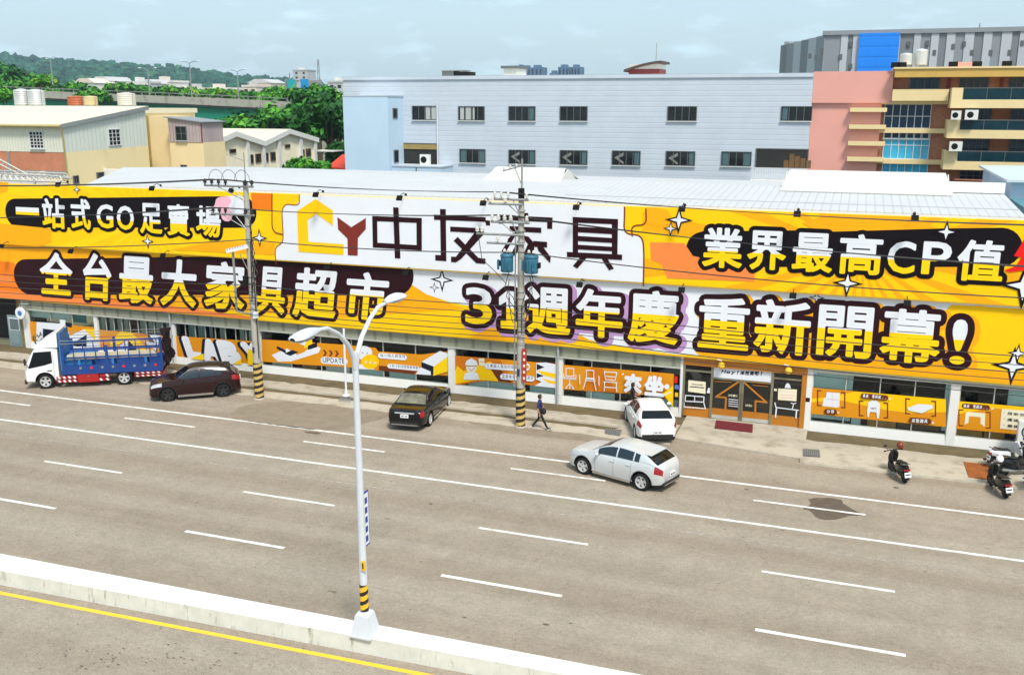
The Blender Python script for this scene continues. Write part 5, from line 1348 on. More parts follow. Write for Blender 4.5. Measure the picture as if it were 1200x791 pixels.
make_car('suv', 'silver grey compact SUV driving in the lane in front of the white hatchback', 'car', (-8.19, 37.01, .004), 160.7, dict(
    L=4.36, paint=paint('silver_paint', (.62, .64, .65), .30, .28), hwr=.60, wr=.345, fa=.19, ra=.81, tr=.80, sill=M_CHROME, rails=None, cladding=M_PLAST, lines=(.325, .52, .70), scale=1.035,
    body=[(0, .60, .56, .32), (.012, .74, .70, .24), (.05, .86, .82, .20), (.14, .945, .885, .20), (.28, 1.0, .90, .22), (.5, 1.02, .90, .22), (.75, 1.06, .905, .22), (.87, 1.09, .88, .26), (.93, 1.08, .83, .28), (.97, 1.03, .76, .31), (.99, .95, .68, .34), (1, .86, .60, .38)],
    gh=[(.225, .95), (.27, 1.065), (.42, 1.40), (.49, 1.475), (.57, 1.505), (.70, 1.475), (.81, 1.395), (.85, 1.34), (.915, 1.17), (.955, 1.07)],
    ws=(.25, .44), rw=(.832, .945), sw=[(.345, .535), (.55, .71), (.725, .775)], glass=M_CGLASSB, hl=(.02, .13, 4.6, 6.6), tl=(.93, .995, 4.3, 6.0), tailbox=(.42, .74, .80, .98), spoiler=.83, plz=.66, rbz=.42, diff=True, handles=(.50, .675)))
make_car('suv', 'dark red crossover SUV with black roof parked at an angle behind the truck', 'car', (-32.05, 40.71, .004), -142.6, dict(
    L=4.35, paint=paint('dark_red_paint', (.020, .0035, .0035), .1, .22), hwr=.60, wr=.34, fa=.195, ra=.805, tr=.80, sill=M_CHROME, rails=(.42, .80), cladding=M_PLAST, chromeline=(.33, .80), scale=1.035,
    body=[(0, .62, .58, .32), (.012, .76, .72, .24), (.05, .88, .83, .20), (.14, .96, .885, .20), (.29, 1.03, .90, .22), (.5, 1.05, .90, .22), (.72, 1.10, .905, .22), (.88, 1.14, .88, .26), (.96, 1.10, .80, .30), (.99, 1.02, .75, .33), (1, .95, .72, .36)],
    gh=[(.27, 1.0), (.32, 1.14), (.42, 1.46), (.49, 1.55), (.58, 1.58), (.72, 1.55), (.85, 1.47), (.89, 1.40), (.935, 1.22), (.965, 1.11)],
    ws=(.295, .435), rw=(.885, .948), sw=[(.355, .545), (.56, .72), (.73, .80)], glass=M_CGLASSB, hl=(.02, .14, 4.9, 6.4), tl=(.91, .995, 4.6, 6.0), roofmat=M_SBLK0, spoiler=.865, spoilermat=M_PLAST, darkrim=True, darkmirror=True))
make_car('sedan', 'glossy black four-door sedan parked nose to the shop wall', 'car', (-19.38, 41.55, .004), 96.5, dict(
    L=4.90, paint=paint('black_paint', (.003, .003, .0035), 0, .2), hwr=.58, wr=.335, fa=.175, ra=.79, tr=.80, sill=M_CHROME, chromeline=(.32, .76), scale=1.03,
    body=[(0, .58, .58, .28), (.012, .70, .72, .22), (.05, .80, .82, .18), (.14, .87, .89, .18), (.28, .94, .92, .20), (.5, .96, .92, .20), (.72, .985, .92, .20), (.85, 1.0, .90, .22), (.95, .985, .85, .26), (.985, .95, .80, .30), (1, .88, .74, .34)],
    gh=[(.255, .93), (.31, 1.08), (.40, 1.34), (.47, 1.43), (.54, 1.455), (.64, 1.43), (.72, 1.33), (.79, 1.14), (.85, .985)],
    ws=(.275, .41), rw=(.70, .82), sw=[(.345, .52), (.535, .68), (.69, .735)], rwglass=mat('rear_glass_with_interior', (.16, .15, .10), .08, 0, .5, 2.2, .8), hl=(.015, .10, 4.6, 6.4), tl=(.94, .998, 4.2, 6.0), tailbox=(.36, .78, .70, .84), chromebar=.88, diff=True, plz=.74, crown=.02, handles=(.49, .645)))
make_car('hatchback', 'white hatchback parked nose first beside the entrance apron', 'car', (-8.36, 43.12, .01), 112, dict(
    L=3.95, paint=paint('white_paint', (.78, .78, .78), 0, .3), hwr=.54, wr=.325, fa=.19, ra=.81, tr=.77, scale=1.05,
    body=[(0, .58, .55, .30), (.012, .70, .70, .22), (.05, .82, .80, .18), (.14, .90, .865, .18), (.28, .97, .88, .20), (.5, .99, .88, .20), (.75, 1.03, .885, .20), (.88, 1.06, .88, .24), (.95, 1.05, .83, .28), (.985, .98, .78, .31), (1, .88, .72, .34)],
    gh=[(.24, .95), (.29, 1.08), (.39, 1.36), (.46, 1.45), (.56, 1.48), (.70, 1.45), (.80, 1.385), (.845, 1.32), (.915, 1.16), (.955, 1.06)],
    ws=(.265, .405), rw=(.835, .942), sw=[(.335, .54), (.555, .73)], hl=(.015, .12, 4.6, 6.4), tl=(.915, .998, 4.5, 6.2), tailbox=(.50, .80, .84, .99), spoiler=.815, rbz=.46, plz=.56, crown=.025, handles=(.50, .68)))

# ---------------------------------------------------------------- small truck with blue stake sides
M_TWH = paint('truck_white', (.76, .76, .76), 0, .35)
M_TBL = mat('truck_blue', (.007, .045, .21), .45, 0, .12, 2)
M_TBL2 = mat('truck_sheet_blue', (.02, .16, .42), .5, 0, .15, 2)
M_TRED = mat('truck_red', (.36, .010, .012), .4, 0, .08, 2)
M_TARP = mat('dark_tarp', (.022, .010, .012), .8, 0, .4, 2, .2, bump=.4)
M_TIMB = mat('pale_timber', (.62, .56, .42), .7, 0, .12, 1.5, .3, stretch=(.2, 3, 3))
ang = R(-149.5); tc_ = Vector((-39.05, 40.72, .004))
T = thing('truck', 'white cab light truck with blue slatted cargo sides and red side box', 'truck', tc_, ang, None, 1.0)
XF, XRr, HW = 2.98, -4.05, 1.06      # front of cab, end of bed
def loft(mb, secs, m):
    """secs: (x, outline) with the same number of points, closed"""
    n = len(secs[0][1]); v = []; f = []
    for x, o in secs: v += [(x, y, z) for y, z in o]
    for i in range(len(secs)-1):
        for j in range(n): f.append((i*n+j, (i+1)*n+j, (i+1)*n+(j+1) % n, i*n+(j+1) % n))
    mb.add(v, f, m, True); mb.add(v[:n], [tuple(range(n))], m); mb.add(v[-n:], [tuple(range(n))[::-1]], m)
def cabsec(hw, zb, zbelt, hwt, zt):
    o = [(hw*.9, zb), (hw, zb+.1), (hw, zbelt), (hwt, zt-.12), (hwt*.86, zt)]
    return o+[(-y, z) for y, z in o[::-1]]
q = MB()
loft(q, [(XF, cabsec(.93, .42, .95, .90, 1.20)), (XF-.06, cabsec(1.0, .36, 1.10, .94, 1.34)), (XF-.25, cabsec(1.02, .36, 1.12, .92, 1.75)), (XF-.50, cabsec(1.02, .36, 1.14, .90, 2.14)), (XF-.75, cabsec(1.02, .36, 1.14, .90, 2.24)), (XF-1.62, cabsec(1.02, .42, 1.14, .90, 2.26)), (XF-1.70, cabsec(1.0, .5, 1.14, .88, 2.22))], M_TWH)
cab = q.build('cab', T, True, 45)
cut_arches(cab, [(1.995, .88), (1.995, -.88)], .50, .4)
q = MB()
q.add([(XF-.16, y, z) for y, z in ((-.86, 1.22), (.86, 1.22))]+[(XF-.505, y, z) for y, z in ((.80, 2.08), (-.80, 2.08))], [(0, 1, 2, 3)], M_CGLASS)
for i, v in enumerate(q.v): q.v[i] = (v[0]+.045, v[1], v[2]+.02)
q.build('windscreen', T, True)
for s in (1, -1):
    q = MB(); yy = lambda z: s*(lerp(1.02, .905, max(0, min(1, (z-1.13)/1.0)))+.012)
    pts = [(XF-.20, 1.16), (XF-.52, 2.02), (XF-1.40, 2.05), (XF-1.42, 1.42), (XF-1.0, 1.30)]
    pl = [(x, yy(z), z) for x, z in pts]; q.flat(pl if s < 0 else pl[::-1], M_CGLASS); q.build('side_window', T, True)
    q = MB(); q.tube([(XF-.22, s*1.0, 1.25), (XF-.10, s*1.17, 1.5), (XF-.12, s*1.17, 1.75)], .018, M_PLAST, 5); q.box((XF-.16, s*1.11, 1.40), (XF-.08, s*1.25, 1.72), M_PLAST); q.build('mirror', T, True)
    q = MB(); q.box((XF-.05, s*.62, .62), (XF+.02, s*.92, .84), M_HEAD); q.build('headlight', T, True)
    q = MB(); q.box((XF-1.38, s*1.015, .98), (XF-1.14, s*1.035, 1.03), M_PLAST); q.build('door_handle', T, True)
    q = MB()
    for x in (XF-1.48,): q.box((x-.005, s*1.015, .5), (x+.005, s*1.028, 1.95), M_PLAST)
    q.build('door_gap', T, True)
q = MB(); q.box((XF-.04, -.98, .30), (XF+.05, .98, .52), M_PLAST); q.box((XF-.02, -.45, .70), (XF+.012, .45, .85), M_PLAST); q.box((XF+.05, -.18, .36), (XF+.06, .18, .46), M_PLATE); q.build('front_bumper', T, True)
q = MB(); loft(q, [(XF-.42, [(.62, 2.18), (.55, 2.22), (-.55, 2.22), (-.62, 2.18)]), (XF-.8, [(.80, 2.24), (.74, 2.52), (-.74, 2.52), (-.80, 2.24)]), (XF-1.55, [(.95, 2.25), (.90, 2.98), (-.90, 2.98), (-.95, 2.25)]), (XF-1.75, [(.97, 2.25), (.92, 3.02), (-.92, 3.02), (-.97, 2.25)])], M_TWH); q.build('wind_deflector', T, True, 50)
XB = XF-1.85
q = MB()
for s in (1, -1): q.box((XRr, s*.36-.05, .52), (XF-.3, s*.36+.05, .72), M_PLAST)
for x in (1.0, 0, -1, -2.2, -3.4): q.box((x-.05, -.9, .6), (x+.05, .9, .74), M_PLAST)
q.build('chassis', T, True)
q = MB(); q.box((XRr, -HW, .86), (XB, HW, .98), M_TBL); q.box((XRr, -HW, .74), (XB, -HW+.06, .86), M_TBL); q.box((XRr, HW-.06, .74), (XB, HW, .86), M_TBL); q.build('cargo_bed', T, True)
q = MB(); q.box((XB-.06, -HW, .98), (XB, HW, 2.55), M_TBL2); q.prism([(XB-.06, HW-.03, 2.2), (XB-1.0, HW-.03, 2.2), (XB-1.0, HW-.03, 2.62), (XB-.5, HW-.03, 3.0), (XB-.06, HW-.03, 2.75)], (0, .02, 0), M_TBL2) if False else None
q.prism([(XB-.0, -.9, 2.55), (XB, .9, 2.55), (XB-.0, .88, 3.0), (XB, -.88, 3.0)], (-.05, 0, 0), M_TBL2); q.build('headboard', T, True)
for s in (1, -1):
    q = MB(); y0, y1 = s*HW, s*(HW-.05)
    q.box((XRr, y0, .98), (XB-.1, y1, 1.24), M_TBL)
    for z in (1.62, 2.02): q.box((XRr, y0, z), (XB-.1, y1, z+.075), M_TBL)
    for z in (2.28, 2.44, 2.60): q.tube([(XRr+.02, s*(HW-.02), z), (XB-.05, s*(HW-.02), z)], .016, M_TBL if z == 2.28 else M_GALV, 6)
    n_ = 9
    for k in range(n_+1):
        x = lerp(XRr+.03, XB-.13, k/n_); big = k in (0, 5, n_)
        q.box((x-(.07 if big else .022), y0+s*.012, 1.24 if not big else .98), (x+(.07 if big else .022), y1-s*.008, (2.62 if k == 0 else 2.25) if big else 2.02), M_TBL)
    q.build('side_rail', T, True)
    q = MB()
    for k in range(8):
        x = XRr+.35+.55*k; q.box((x-.06, s*(HW+.012), 1.02), (x+.06, s*(HW-.01), 1.14), M_CHROME if k % 3 else P_RED)
    q.build('latches', T, True)
    # striped underrun boards and the red tool box
    def guard(x0, x1, z0, z1):
        w_ = MB(); w_.box((x0, s*(HW-.03), z0), (x1, s*(HW-.06), z1), M_TRED); n2 = int((x1-x0)/.26)
        for k in range(n2):
            a = x0+.04+(x1-x0)*k/n2; w_.prism([(a, s*(HW-.027), z0+.01), (a+.11, s*(HW-.027), z0+.01), (a+.17, s*(HW-.027), z1-.01), (a+.06, s*(HW-.027), z1-.01)], (0, s*.004, 0), P_WHT)
        w_.build('guard_board', T, True)
    guard(.38, 1.42, .52, .66); guard(.38, 1.42, .32, .46); guard(-1.28, -.78, .52, .68); guard(-1.28, -.62, .32, .46); guard(-3.95, -2.55, .60, .70); guard(-3.95, -2.55, .44, .54)
    q = MB(); q.box((-.72, s*(HW-.02), .28), (.34, s*(HW-.5), .78), M_TRED); q.box((-.22, s*(HW-.02), .58), (-.16, s*(HW+.01), .62), M_CHROME); q.build('tool_box', T, True)
q = MB(); q.box((XRr-.02, -HW+.1, .50), (XRr+.08, HW-.1, .66), M_TRED); q.box((XRr-.05, -HW, .98), (XRr, HW, 1.5), M_TBL); q.build('tailgate', T, True)
add_wheels(T, [(1.995, .88), (1.995, -.88), (-1.995, .86), (-1.995, -.86)], .40, .26)
q = MB(); rows = []
for i in range(9):
    row = []
    for j in range(9):
        y = lerp(-HW*.98, HW*1.02, i/8); z = lerp(1.0, 3.0-.35*abs(i-6)/6, j/8); row.append((XRr-.12-.22*math.sin(i*1.7)*math.sin(j*.9+.4)-.25*(1-j/8)*.6, y, z))
    rows.append(row)
q.grid(rows, M_TARP, True); o = q.build('rear_tarp', T, True); sm_ = o.modifiers.new('s', 'SOLIDIFY'); sm_.thickness = .05
# bundle of long timber on the bed
def TL(x, y, z): return T.matrix_basis @ Vector((x, y, z)) if False else (Matrix.Translation(tc_) @ Matrix.Rotation(ang, 4, 'Z')) @ Vector((x, y, z))
bt = thing('timber_bundle', 'long pale timber boards lying on the bed of the blue-sided truck', 'timber', TL(-1.5, .5, .98), ang)
q = MB()
for i in range(3):
    for j in range(3): q.box((-2.3+.05*j+.04*i, .30-.17*i, .55+.09*j), (2.3-.08*i, .45-.17*i, .63+.09*j), M_TIMB)
q.build('boards', bt, True)
q = MB()
for x in (-1.7, 0, 1.7): q.box((x-.06, -.25, 0), (x+.06, .5, .55), M_TBL2)
q.build('bearers', bt, True)
cb = thing('cargo_box', 'blue covered cargo standing at the front of the truck bed', 'cargo', TL(.35, 0, .98), ang)
q = MB(); q.box((-.75, -.85, 0), (.65, .85, .62), M_TBL2); q.box((-.76, -.86, .2), (.66, .86, .25), M_TBL); q.build('cover', cb, True)

# ---------------------------------------------------------------- scooters and helmets
M_SEAT = mat('scooter_seat', (.014, .014, .014), .6, 0, .1, 6)
def scooter(label, loc, deg, pm, lean=.0, tailm=None):
    t = thing('scooter', label, 'scooter', loc, R(deg), 'scooters parked in front of the shop', 1.0)
    for x in (.63, -.62):
        q = MB(); q.lathe([(.14, -.05), (.21, -.06), (.25, -.03), (.25, .03), (.21, .06), (.14, .05)], M_TYRE, (x, 0, .25), 20, 'Y', caps=False); o = q.build('wheel', t, True)
        q = MB(); q.lathe([(.15, -.045), (.15, .045), (.06, .05), (.001, .05)], M_RIMD, (x, 0, .25), 16, 'Y'); q.build('rim', o, True)
    q = MB()
    q.tube([(.63, 0, .25), (.52, 0, .62), (.42, 0, .98)], .04, M_PLAST, 8)
    q.tube([(.40, -.33, 1.03), (.44, -.16, 1.03), (.44, .16, 1.03), (.40, .33, 1.03)], .022, M_PLAST, 8)
    for s in (1, -1): q.tube([(.40, s*.33, 1.03), (.38, s*.40, 1.02)], .03, M_TYRE, 8)
    q.build('handlebar', t, True)
    q = MB(); rows = []
    for i, (x, w_, z) in enumerate(((.60, .12, .50), (.56, .20, .62), (.50, .22, .80), (.46, .20, .94), (.44, .15, 1.04), (.40, .10, 1.09))):
        rows.append([(x-.10*abs(u)**2, w_*u, z-.03*abs(u)) for u in [k/4-1 for k in range(9)]])
    q.grid(rows, pm, True); o = q.build('front_apron', t, True); sm2 = o.modifiers.new('s', 'SOLIDIFY'); sm2.thickness = .07
    q = MB(); q.ball((.60, 0, .53), .16, pm, sq=(1.3, .55, .5)); q.build('front_mudguard', t, True)
    q = MB(); q.ball((.47, 0, .99), .085, M_HEAD, sq=(.6, 1.3, .9)); q.build('headlight', t, True)
    q = MB(); q.box((-.10, -.16, .26), (.42, .16, .34), M_PLAST); q.box((-.75, -.09, .22), (-.15, .09, .42), M_PLAST); q.build('floorboard', t, True)
    q = MB(); rows = []
    for (x, w_, z0, z1) in ((-.02, .14, .34, .66), (-.12, .18, .33, .72), (-.35, .20, .38, .74), (-.60, .19, .46, .76), (-.80, .14, .56, .78), (-.92, .06, .64, .77)):
        rows.append([(x, y, z) for y, z in ((0, z0), (w_*.7, z0), (w_, lerp(z0, z1, .5)), (w_*.8, z1-.02), (0, z1), (-w_*.8, z1-.02), (-w_, lerp(z0, z1, .5)), (-w_*.7, z0), (0, z0))])
    q.grid(rows, tailm or pm, True); q.add(rows[0][:-1], [tuple(range(8))], pm); q.add(rows[-1][:-1], [tuple(range(8))[::-1]], pm); q.build('rear_body', t, True)
    q = MB(); rows = []
    for (x, w_, z) in ((.0, .10, .70), (-.10, .15, .755), (-.30, .16, .76), (-.42, .16, .80), (-.62, .15, .83), (-.76, .09, .81)):
        rows.append([(x, w_*math.cos(a_), z+.05*math.sin(a_)) for a_ in [2*math.pi*k/10 for k in range(11)]])
    q.grid(rows, M_SEAT, True); q.build('seat', t, True)
    q = MB(); q.tube([(-.62, .15, .80), (-.86, .12, .88), (-.93, 0, .89), (-.86, -.12, .88), (-.62, -.15, .80)], .016, M_CHROME, 6); q.build('grab_rail', t, True)
    q = MB(); q.box((-.93, -.12, .60), (-.88, .12, .68), M_TAIL); q.build('taillight', t, True)
    q = MB(); q.prism([(-.98, -.13, .36), (-.98, .13, .36), (-.93, .13, .55), (-.93, -.13, .55)], (-.012, 0, 0), M_PLATE)
    q.box((-.975, -.10, .45), (-.972, .10, .50), M_PLAST); q.build('licence_plate', t, True)
    q = MB(); q.prism([(-.78, -.07, .28), (-.95, -.07, .22), (-.97, -.07, .42), (-.84, -.07, .56)], (0, .14, 0), M_PLAST); q.build('rear_mudguard', t, True)
    q = MB(); q.tube([(-.25, -.16, .24), (-.45, -.20, .27), (-.85, -.21, .34)], [.035, .05, .055], M_GALV, 8); q.build('exhaust', t, True)
    q = MB(); q.tube([(-.05, .10, .24), (-.12, .28, .02)], .014, M_GALV, 6); q.build('side_stand', t, True)
    for s in (1, -1):
        q = MB(); q.tube([(.42, s*.22, 1.04), (.40, s*.32, 1.22)], .009, M_PLAST, 5); q.ball((.40, s*.34, 1.26), .075, M_PLAST, 10, 6, (.35, 1.1, .8)); q.build('mirror', t, True)
    t.rotation_euler = (lean, 0, R(deg))
    return t
def helmet(label, loc, deg, m, stripe=None):
    t = thing('helmet', label, 'helmet', loc, R(deg))
    q = MB(); prof = [(.05, -.02), (.125, 0), (.14, .06), (.135, .13), (.10, .20), (.05, .235), (.001, .245)]
    q.lathe(prof, m, n=20, M=Matrix.Diagonal((1.12, 1, 1, 1))); q.build('shell', t, True)
    q = MB(); rows = [[((.147)*1.12*math.cos(a_), .147*math.sin(a_), z) for a_ in [R(-70+14*k) for k in range(11)]] for z in (.03, .08, .12)]
    q.grid(rows, M_CGLASS, True, True); q.build('visor', t, True)
    return t
M_SBLK = paint('scooter_black', (.012, .012, .013), .0, .25); M_SWHT = paint('scooter_white', (.76, .76, .78), 0, .3); M_SRED = paint('scooter_dark_red', (.12, .01, .02), .2, .25)
def place(base, deg, x, y, z):
    return Matrix.Translation(base) @ Matrix.Rotation(R(deg), 4, 'Z') @ Vector((x, y, z))
sc = [((2.52, 40.72, .004), 112, M_SBLK, None, 'black scooter with a red helmet on its mirror, standing alone at the pavement edge'), ((6.22, 40.38, .004), 108, M_SBLK, None, 'black scooter with a white helmet near the rusty steel plate'), ((6.95, 43.3, .09), 28, M_SWHT, M_SWHT, 'white and black scooter parked by the tall air conditioner'), ((7.15, 42.35, .09), 30, M_SRED, M_SBLK, 'dark red scooter in front of the white one at the right edge'), ((7.95, 41.35, .08), 40, M_SBLK, None, 'black scooter nearly cut off by the right edge of the photo')]
for loc, dg_, pm, tm, lab in sc: scooter(lab, loc, dg_, pm, R(-6), tm)
hp = place(Vector(sc[0][0]), 112, .40, -.16, 1.14); helmet('red and black helmet hung on the lone black scooter', hp, 100, paint('helmet_red', (.20, .03, .012), 0, .25))
hp = place(Vector(sc[1][0]), 108, .40, -.12, 1.14); helmet('white open helmet hung on the black scooter by the rusty plate', hp, 60, paint('helmet_white', (.8, .8, .8), 0, .25))
# ================================================================ PEOPLE
M_SKIN = mat('skin', (.42, .22, .13), .55, 0, .06, 6)
M_HAIR = mat('dark_hair', (.012, .008, .006), .6, 0, .2, 20)
M_POLO = mat('dark_blue_polo', (.02, .022, .12), .8, 0, .15, 6)
M_TROU = mat('black_trousers', (.010, .010, .012), .8, 0, .2, 6)
M_SHOE = mat('dark_shoes', (.02, .02, .022), .6, 0, .1, 6)
M_SOLE = mat('pale_sole', (.6, .58, .52), .7)
M_BSHIRT = mat('black_shirt', (.012, .010, .014), .8, 0, .2, 6)
def person(label, loc, deg, J, bones, mats_):
    """J: joints (name -> (x forward, y left, z)), bones: (a, b, material, radius a, radius b); one continuous skinned body"""
    t = thing('person', label, 'person', loc, R(deg))
    names = []; rad = {}; edges = []
    for a, b, m, ra, rb in bones:
        for n_, r_ in ((a, ra), (b, rb)):
            if n_ not in names: names.append(n_)
            rad[n_] = max(rad.get(n_, 0), r_) if n_ in rad else r_
        edges.append((names.index(a), names.index(b)))
    me = bpy.data.meshes.new('body'); me.from_pydata([J[n_] for n_ in names], edges, [])
    o = bpy.data.objects.new('body', me); COL.objects.link(o)
    sk = o.modifiers.new('skin', 'SKIN'); sk.use_smooth_shade = True
    if not me.skin_vertices: 
        bmx = bmesh.new(); bmx.from_mesh(me); bmx.verts.layers.skin.verify(); bmx.to_mesh(me); bmx.free()
    for i, n_ in enumerate(names):
        sv = me.skin_vertices[0].data[i]; r_ = rad[n_]; sv.radius = r_ if isinstance(r_, tuple) else (r_, r_); sv.use_root = (n_ == 'pelvis')
    sb = o.modifiers.new('sub', 'SUBSURF'); sb.levels = 2; sb.render_levels = 2
    bpy.context.view_layer.update(); dg = bpy.context.evaluated_depsgraph_get()
    m2 = bpy.data.meshes.new_from_object(o.evaluated_get(dg), depsgraph=dg)
    o.modifiers.clear(); o.data = m2; bpy.data.meshes.remove(me)
    m2.materials.clear()
    for m in mats_: m2.materials.append(m)
    for p in m2.polygons:
        c = p.center; best = None
        for a, b, m, ra, rb in bones:
            A = Vector(J[a]); B = Vector(J[b]); d = B-A; u = max(0, min(1, (c-A).dot(d)/max(1e-9, d.length_squared))); dist = (c-(A+d*u)).length-lerp(ra, rb, u)
            if best is None or dist < best[0]: best = (dist, m)
        p.material_index = mats_.index(best[1]); p.use_smooth = True
    o.parent = t
    return t
def hand(J, bones, s, wrist, d, side_):
    """palm, four fingers and a thumb hanging from the wrist along d"""
    w_ = Vector(J[wrist]); d = Vector(d).normalized(); sd = Vector(side_).normalized(); nrm = d.cross(sd)
    J[s+'palm'] = tuple(w_+d*.075); bones.append((wrist, s+'palm', M_SKIN, .026, .032))
    for k, (L, off) in enumerate(((.070, .030), (.080, .010), (.075, -.010), (.060, -.028))):
        a = w_+d*.10+sd*off; J[s+'f%da' % k] = tuple(a); J[s+'f%db' % k] = tuple(a+d*L*.55+nrm*.008); J[s+'f%dc' % k] = tuple(a+d*L*.95+nrm*.028)
        bones += [(s+'palm', s+'f%da' % k, M_SKIN, .032, .011), (s+'f%da' % k, s+'f%db' % k, M_SKIN, .011, .009), (s+'f%db' % k, s+'f%dc' % k, M_SKIN, .009, .007)]
    a = w_+d*.04+sd*.035; J[s+'ta'] = tuple(a); J[s+'tb'] = tuple(a+d*.045+sd*.025+nrm*.012)
    bones += [(wrist, s+'ta', M_SKIN, .026, .013), (s+'ta', s+'tb', M_SKIN, .013, .009)]
def head_parts(t, hc, tilt=0, hairm=None, longer=False):
    hc = Vector(hc)
    q = MB(); q.ball(hc+Vector((-.012, 0, .022)), .112, hairm or M_HAIR, 18, 12, (1.02, .86, 1.06))
    if longer: q.ball(hc+Vector((-.055, 0, -.05)), .09, hairm or M_HAIR, 14, 9, (.7, .95, 1.1))
    v2 = []
    for v in q.v:                       # keep the face clear of hair
        d = Vector(v)-hc
        if d.x > .045 and d.z < .055: d.x = .045+(d.x-.045)*.05; d.y *= .86
        v2.append(tuple(hc+d))
    q.v = v2; q.build('hair', t, True)
    q = MB()
    for s in (1, -1): q.ball(hc+Vector((.083, s*.032, -.008)), .013, P_WHT, 8, 6); q.ball(hc+Vector((.092, s*.032, -.008)), .007, M_HAIR, 8, 6)
    for s in (1, -1): q.box(hc+Vector((.080, s*.032-.02, .012)), hc+Vector((.096, s*.032+.02, .018)), M_HAIR)
    q.box(hc+Vector((.080, -.022, -.066)), hc+Vector((.094, .022, -.060)), mat('lips', (.25, .07, .06), .5)); q.build('face', t, True)
def std_joints(h=1.70):
    return dict(pelvis=(0, 0, .92), waist=(.0, 0, 1.06), chest=(.01, 0, 1.26), neckb=(.0, 0, 1.42), neck=(.012, 0, 1.49), head=(.03, 0, 1.57), crown=(.025, 0, 1.64), chin=(.075, 0, 1.52), nose=(.115, 0, 1.565),
                earl=(.015, .082, 1.565), earr=(.015, -.082, 1.565), shl=(0, .175, 1.385), shr=(0, -.175, 1.385))
def std_bones(top, bottom):
    return [('pelvis', 'waist', bottom, .125, .118), ('waist', 'chest', top, .118, .135), ('chest', 'neckb', top, .135, .075), ('neckb', 'neck', M_SKIN, .06, .052), ('neck', 'head', M_SKIN, .052, .088), ('head', 'crown', M_SKIN, .088, .08),
            ('head', 'chin', M_SKIN, .085, .04), ('head', 'nose', M_SKIN, .07, .012), ('head', 'earl', M_SKIN, .07, .018), ('head', 'earr', M_SKIN, .07, .018), ('neckb', 'shl', top, .075, .062), ('neckb', 'shr', top, .075, .062)]
# walking man: right leg forward, left leg trailing
J = std_joints(); B = std_bones(M_POLO, M_TROU)
J.update(hipl=(-.01, .09, .88), hipr=(.01, -.09, .88), knl=(-.05, .10, .49), ankl=(-.36, .10, .12), toel=(-.27, .10, .035), knr=(.20, -.10, .50), ankr=(.40, -.10, .10), toer=(.58, -.11, .085),
         ell=(.06, .24, 1.12), wrl=(.20, .23, .90), elr=(-.06, -.24, 1.12), wrr=(.02, -.25, .87))
B += [('pelvis', 'hipl', M_TROU, .12, .095), ('pelvis', 'hipr', M_TROU, .12, .095), ('hipl', 'knl', M_TROU, .092, .062), ('knl', 'ankl', M_TROU, .062, .05), ('ankl', 'toel', M_SHOE, .046, .036), ('hipr', 'knr', M_TROU, .092, .062), ('knr', 'ankr', M_TROU, .062, .05), ('ankr', 'toer', M_SHOE, .046, .036),
      ('shl', 'ell', M_POLO, .058, .046), ('ell', 'wrl', M_SKIN, .040, .028), ('shr', 'elr', M_POLO, .058, .046), ('elr', 'wrr', M_SKIN, .040, .028)]
hand(J, B, 'l', 'wrl', (.4, 0, -1), (1, 0, .3)); hand(J, B, 'r', 'wrr', (.2, 0, -1), (1, 0, .3))
pt = person('man in dark blue polo and black trousers walking past the shop', (-13.25, 41.45, .0), 8, J, B, [M_POLO, M_TROU, M_SKIN, M_SHOE])
pt.location.z = .012; head_parts(pt, (.028, 0, 1.585))
for (x, y, z, a_) in ((.44, -.105, .055, 12), (-.33, .10, .045, -35)):
    q = MB(); q.box((-.05, -.045, -.03), (.17, .045, .012), M_SOLE, Matrix.Translation((x, y, z)) @ Matrix.Rotation(R(-a_), 4, 'Y')); q.build('shoe_sole', pt, True)
m_bag = thing('shoulder_bag', 'small black shoulder bag carried by the walking man', 'bag', Vector((-13.25, 41.45, 0))+Vector((.24, -.10, .85)), R(8))
q = MB(); q.ball((0, 0, .10), .15, M_TROU, 14, 9, (.75, .55, 1.1)); q.build('pouch', m_bag, True)
q = MB(); q.tube([(.0, -.02, .22), (-.10, -.02, .42), (-.20, .02, .60), (-.26, .12, .63), (-.30, .22, .50), (-.28, .24, .3)], .014, M_TROU, 6); q.build('strap', m_bag, True)
# standing woman by the wall
J = std_joints(); B = std_bones(M_BSHIRT, M_TROU)
J.update(hipl=(0, .085, .88), hipr=(0, -.085, .88), knl=(.03, .09, .48), ankl=(-.02, .09, .09), toel=(.11, .10, .035), knr=(.02, -.09, .48), ankr=(-.02, -.09, .09), toer=(.11, -.10, .035), ell=(.05, .24, 1.12), wrl=(.24, .12, 1.02), elr=(.05, -.24, 1.12), wrr=(.22, -.20, .98))
B += [('pelvis', 'hipl', M_TROU, .12, .09), ('pelvis', 'hipr', M_TROU, .12, .09), ('hipl', 'knl', M_TROU, .088, .058), ('knl', 'ankl', M_TROU, .058, .045), ('ankl', 'toel', M_SHOE, .044, .034), ('hipr', 'knr', M_TROU, .088, .058), ('knr', 'ankr', M_TROU, .058, .045), ('ankr', 'toer', M_SHOE, .044, .034),
      ('shl', 'ell', M_BSHIRT, .054, .043), ('ell', 'wrl', M_SKIN, .037, .026), ('shr', 'elr', M_BSHIRT, .054, .043), ('elr', 'wrr', M_SKIN, .037, .026)]
hand(J, B, 'l', 'wrl', (1, -.2, .1), (0, -1, 0)); hand(J, B, 'r', 'wrr', (1, .1, .0), (0, 1, 0))
p2_ = person('person in black clothes standing at the wall behind the white hatchback', (-9.55, 44.75, .10), 20, J, B, [M_BSHIRT, M_TROU, M_SKIN, M_SHOE])
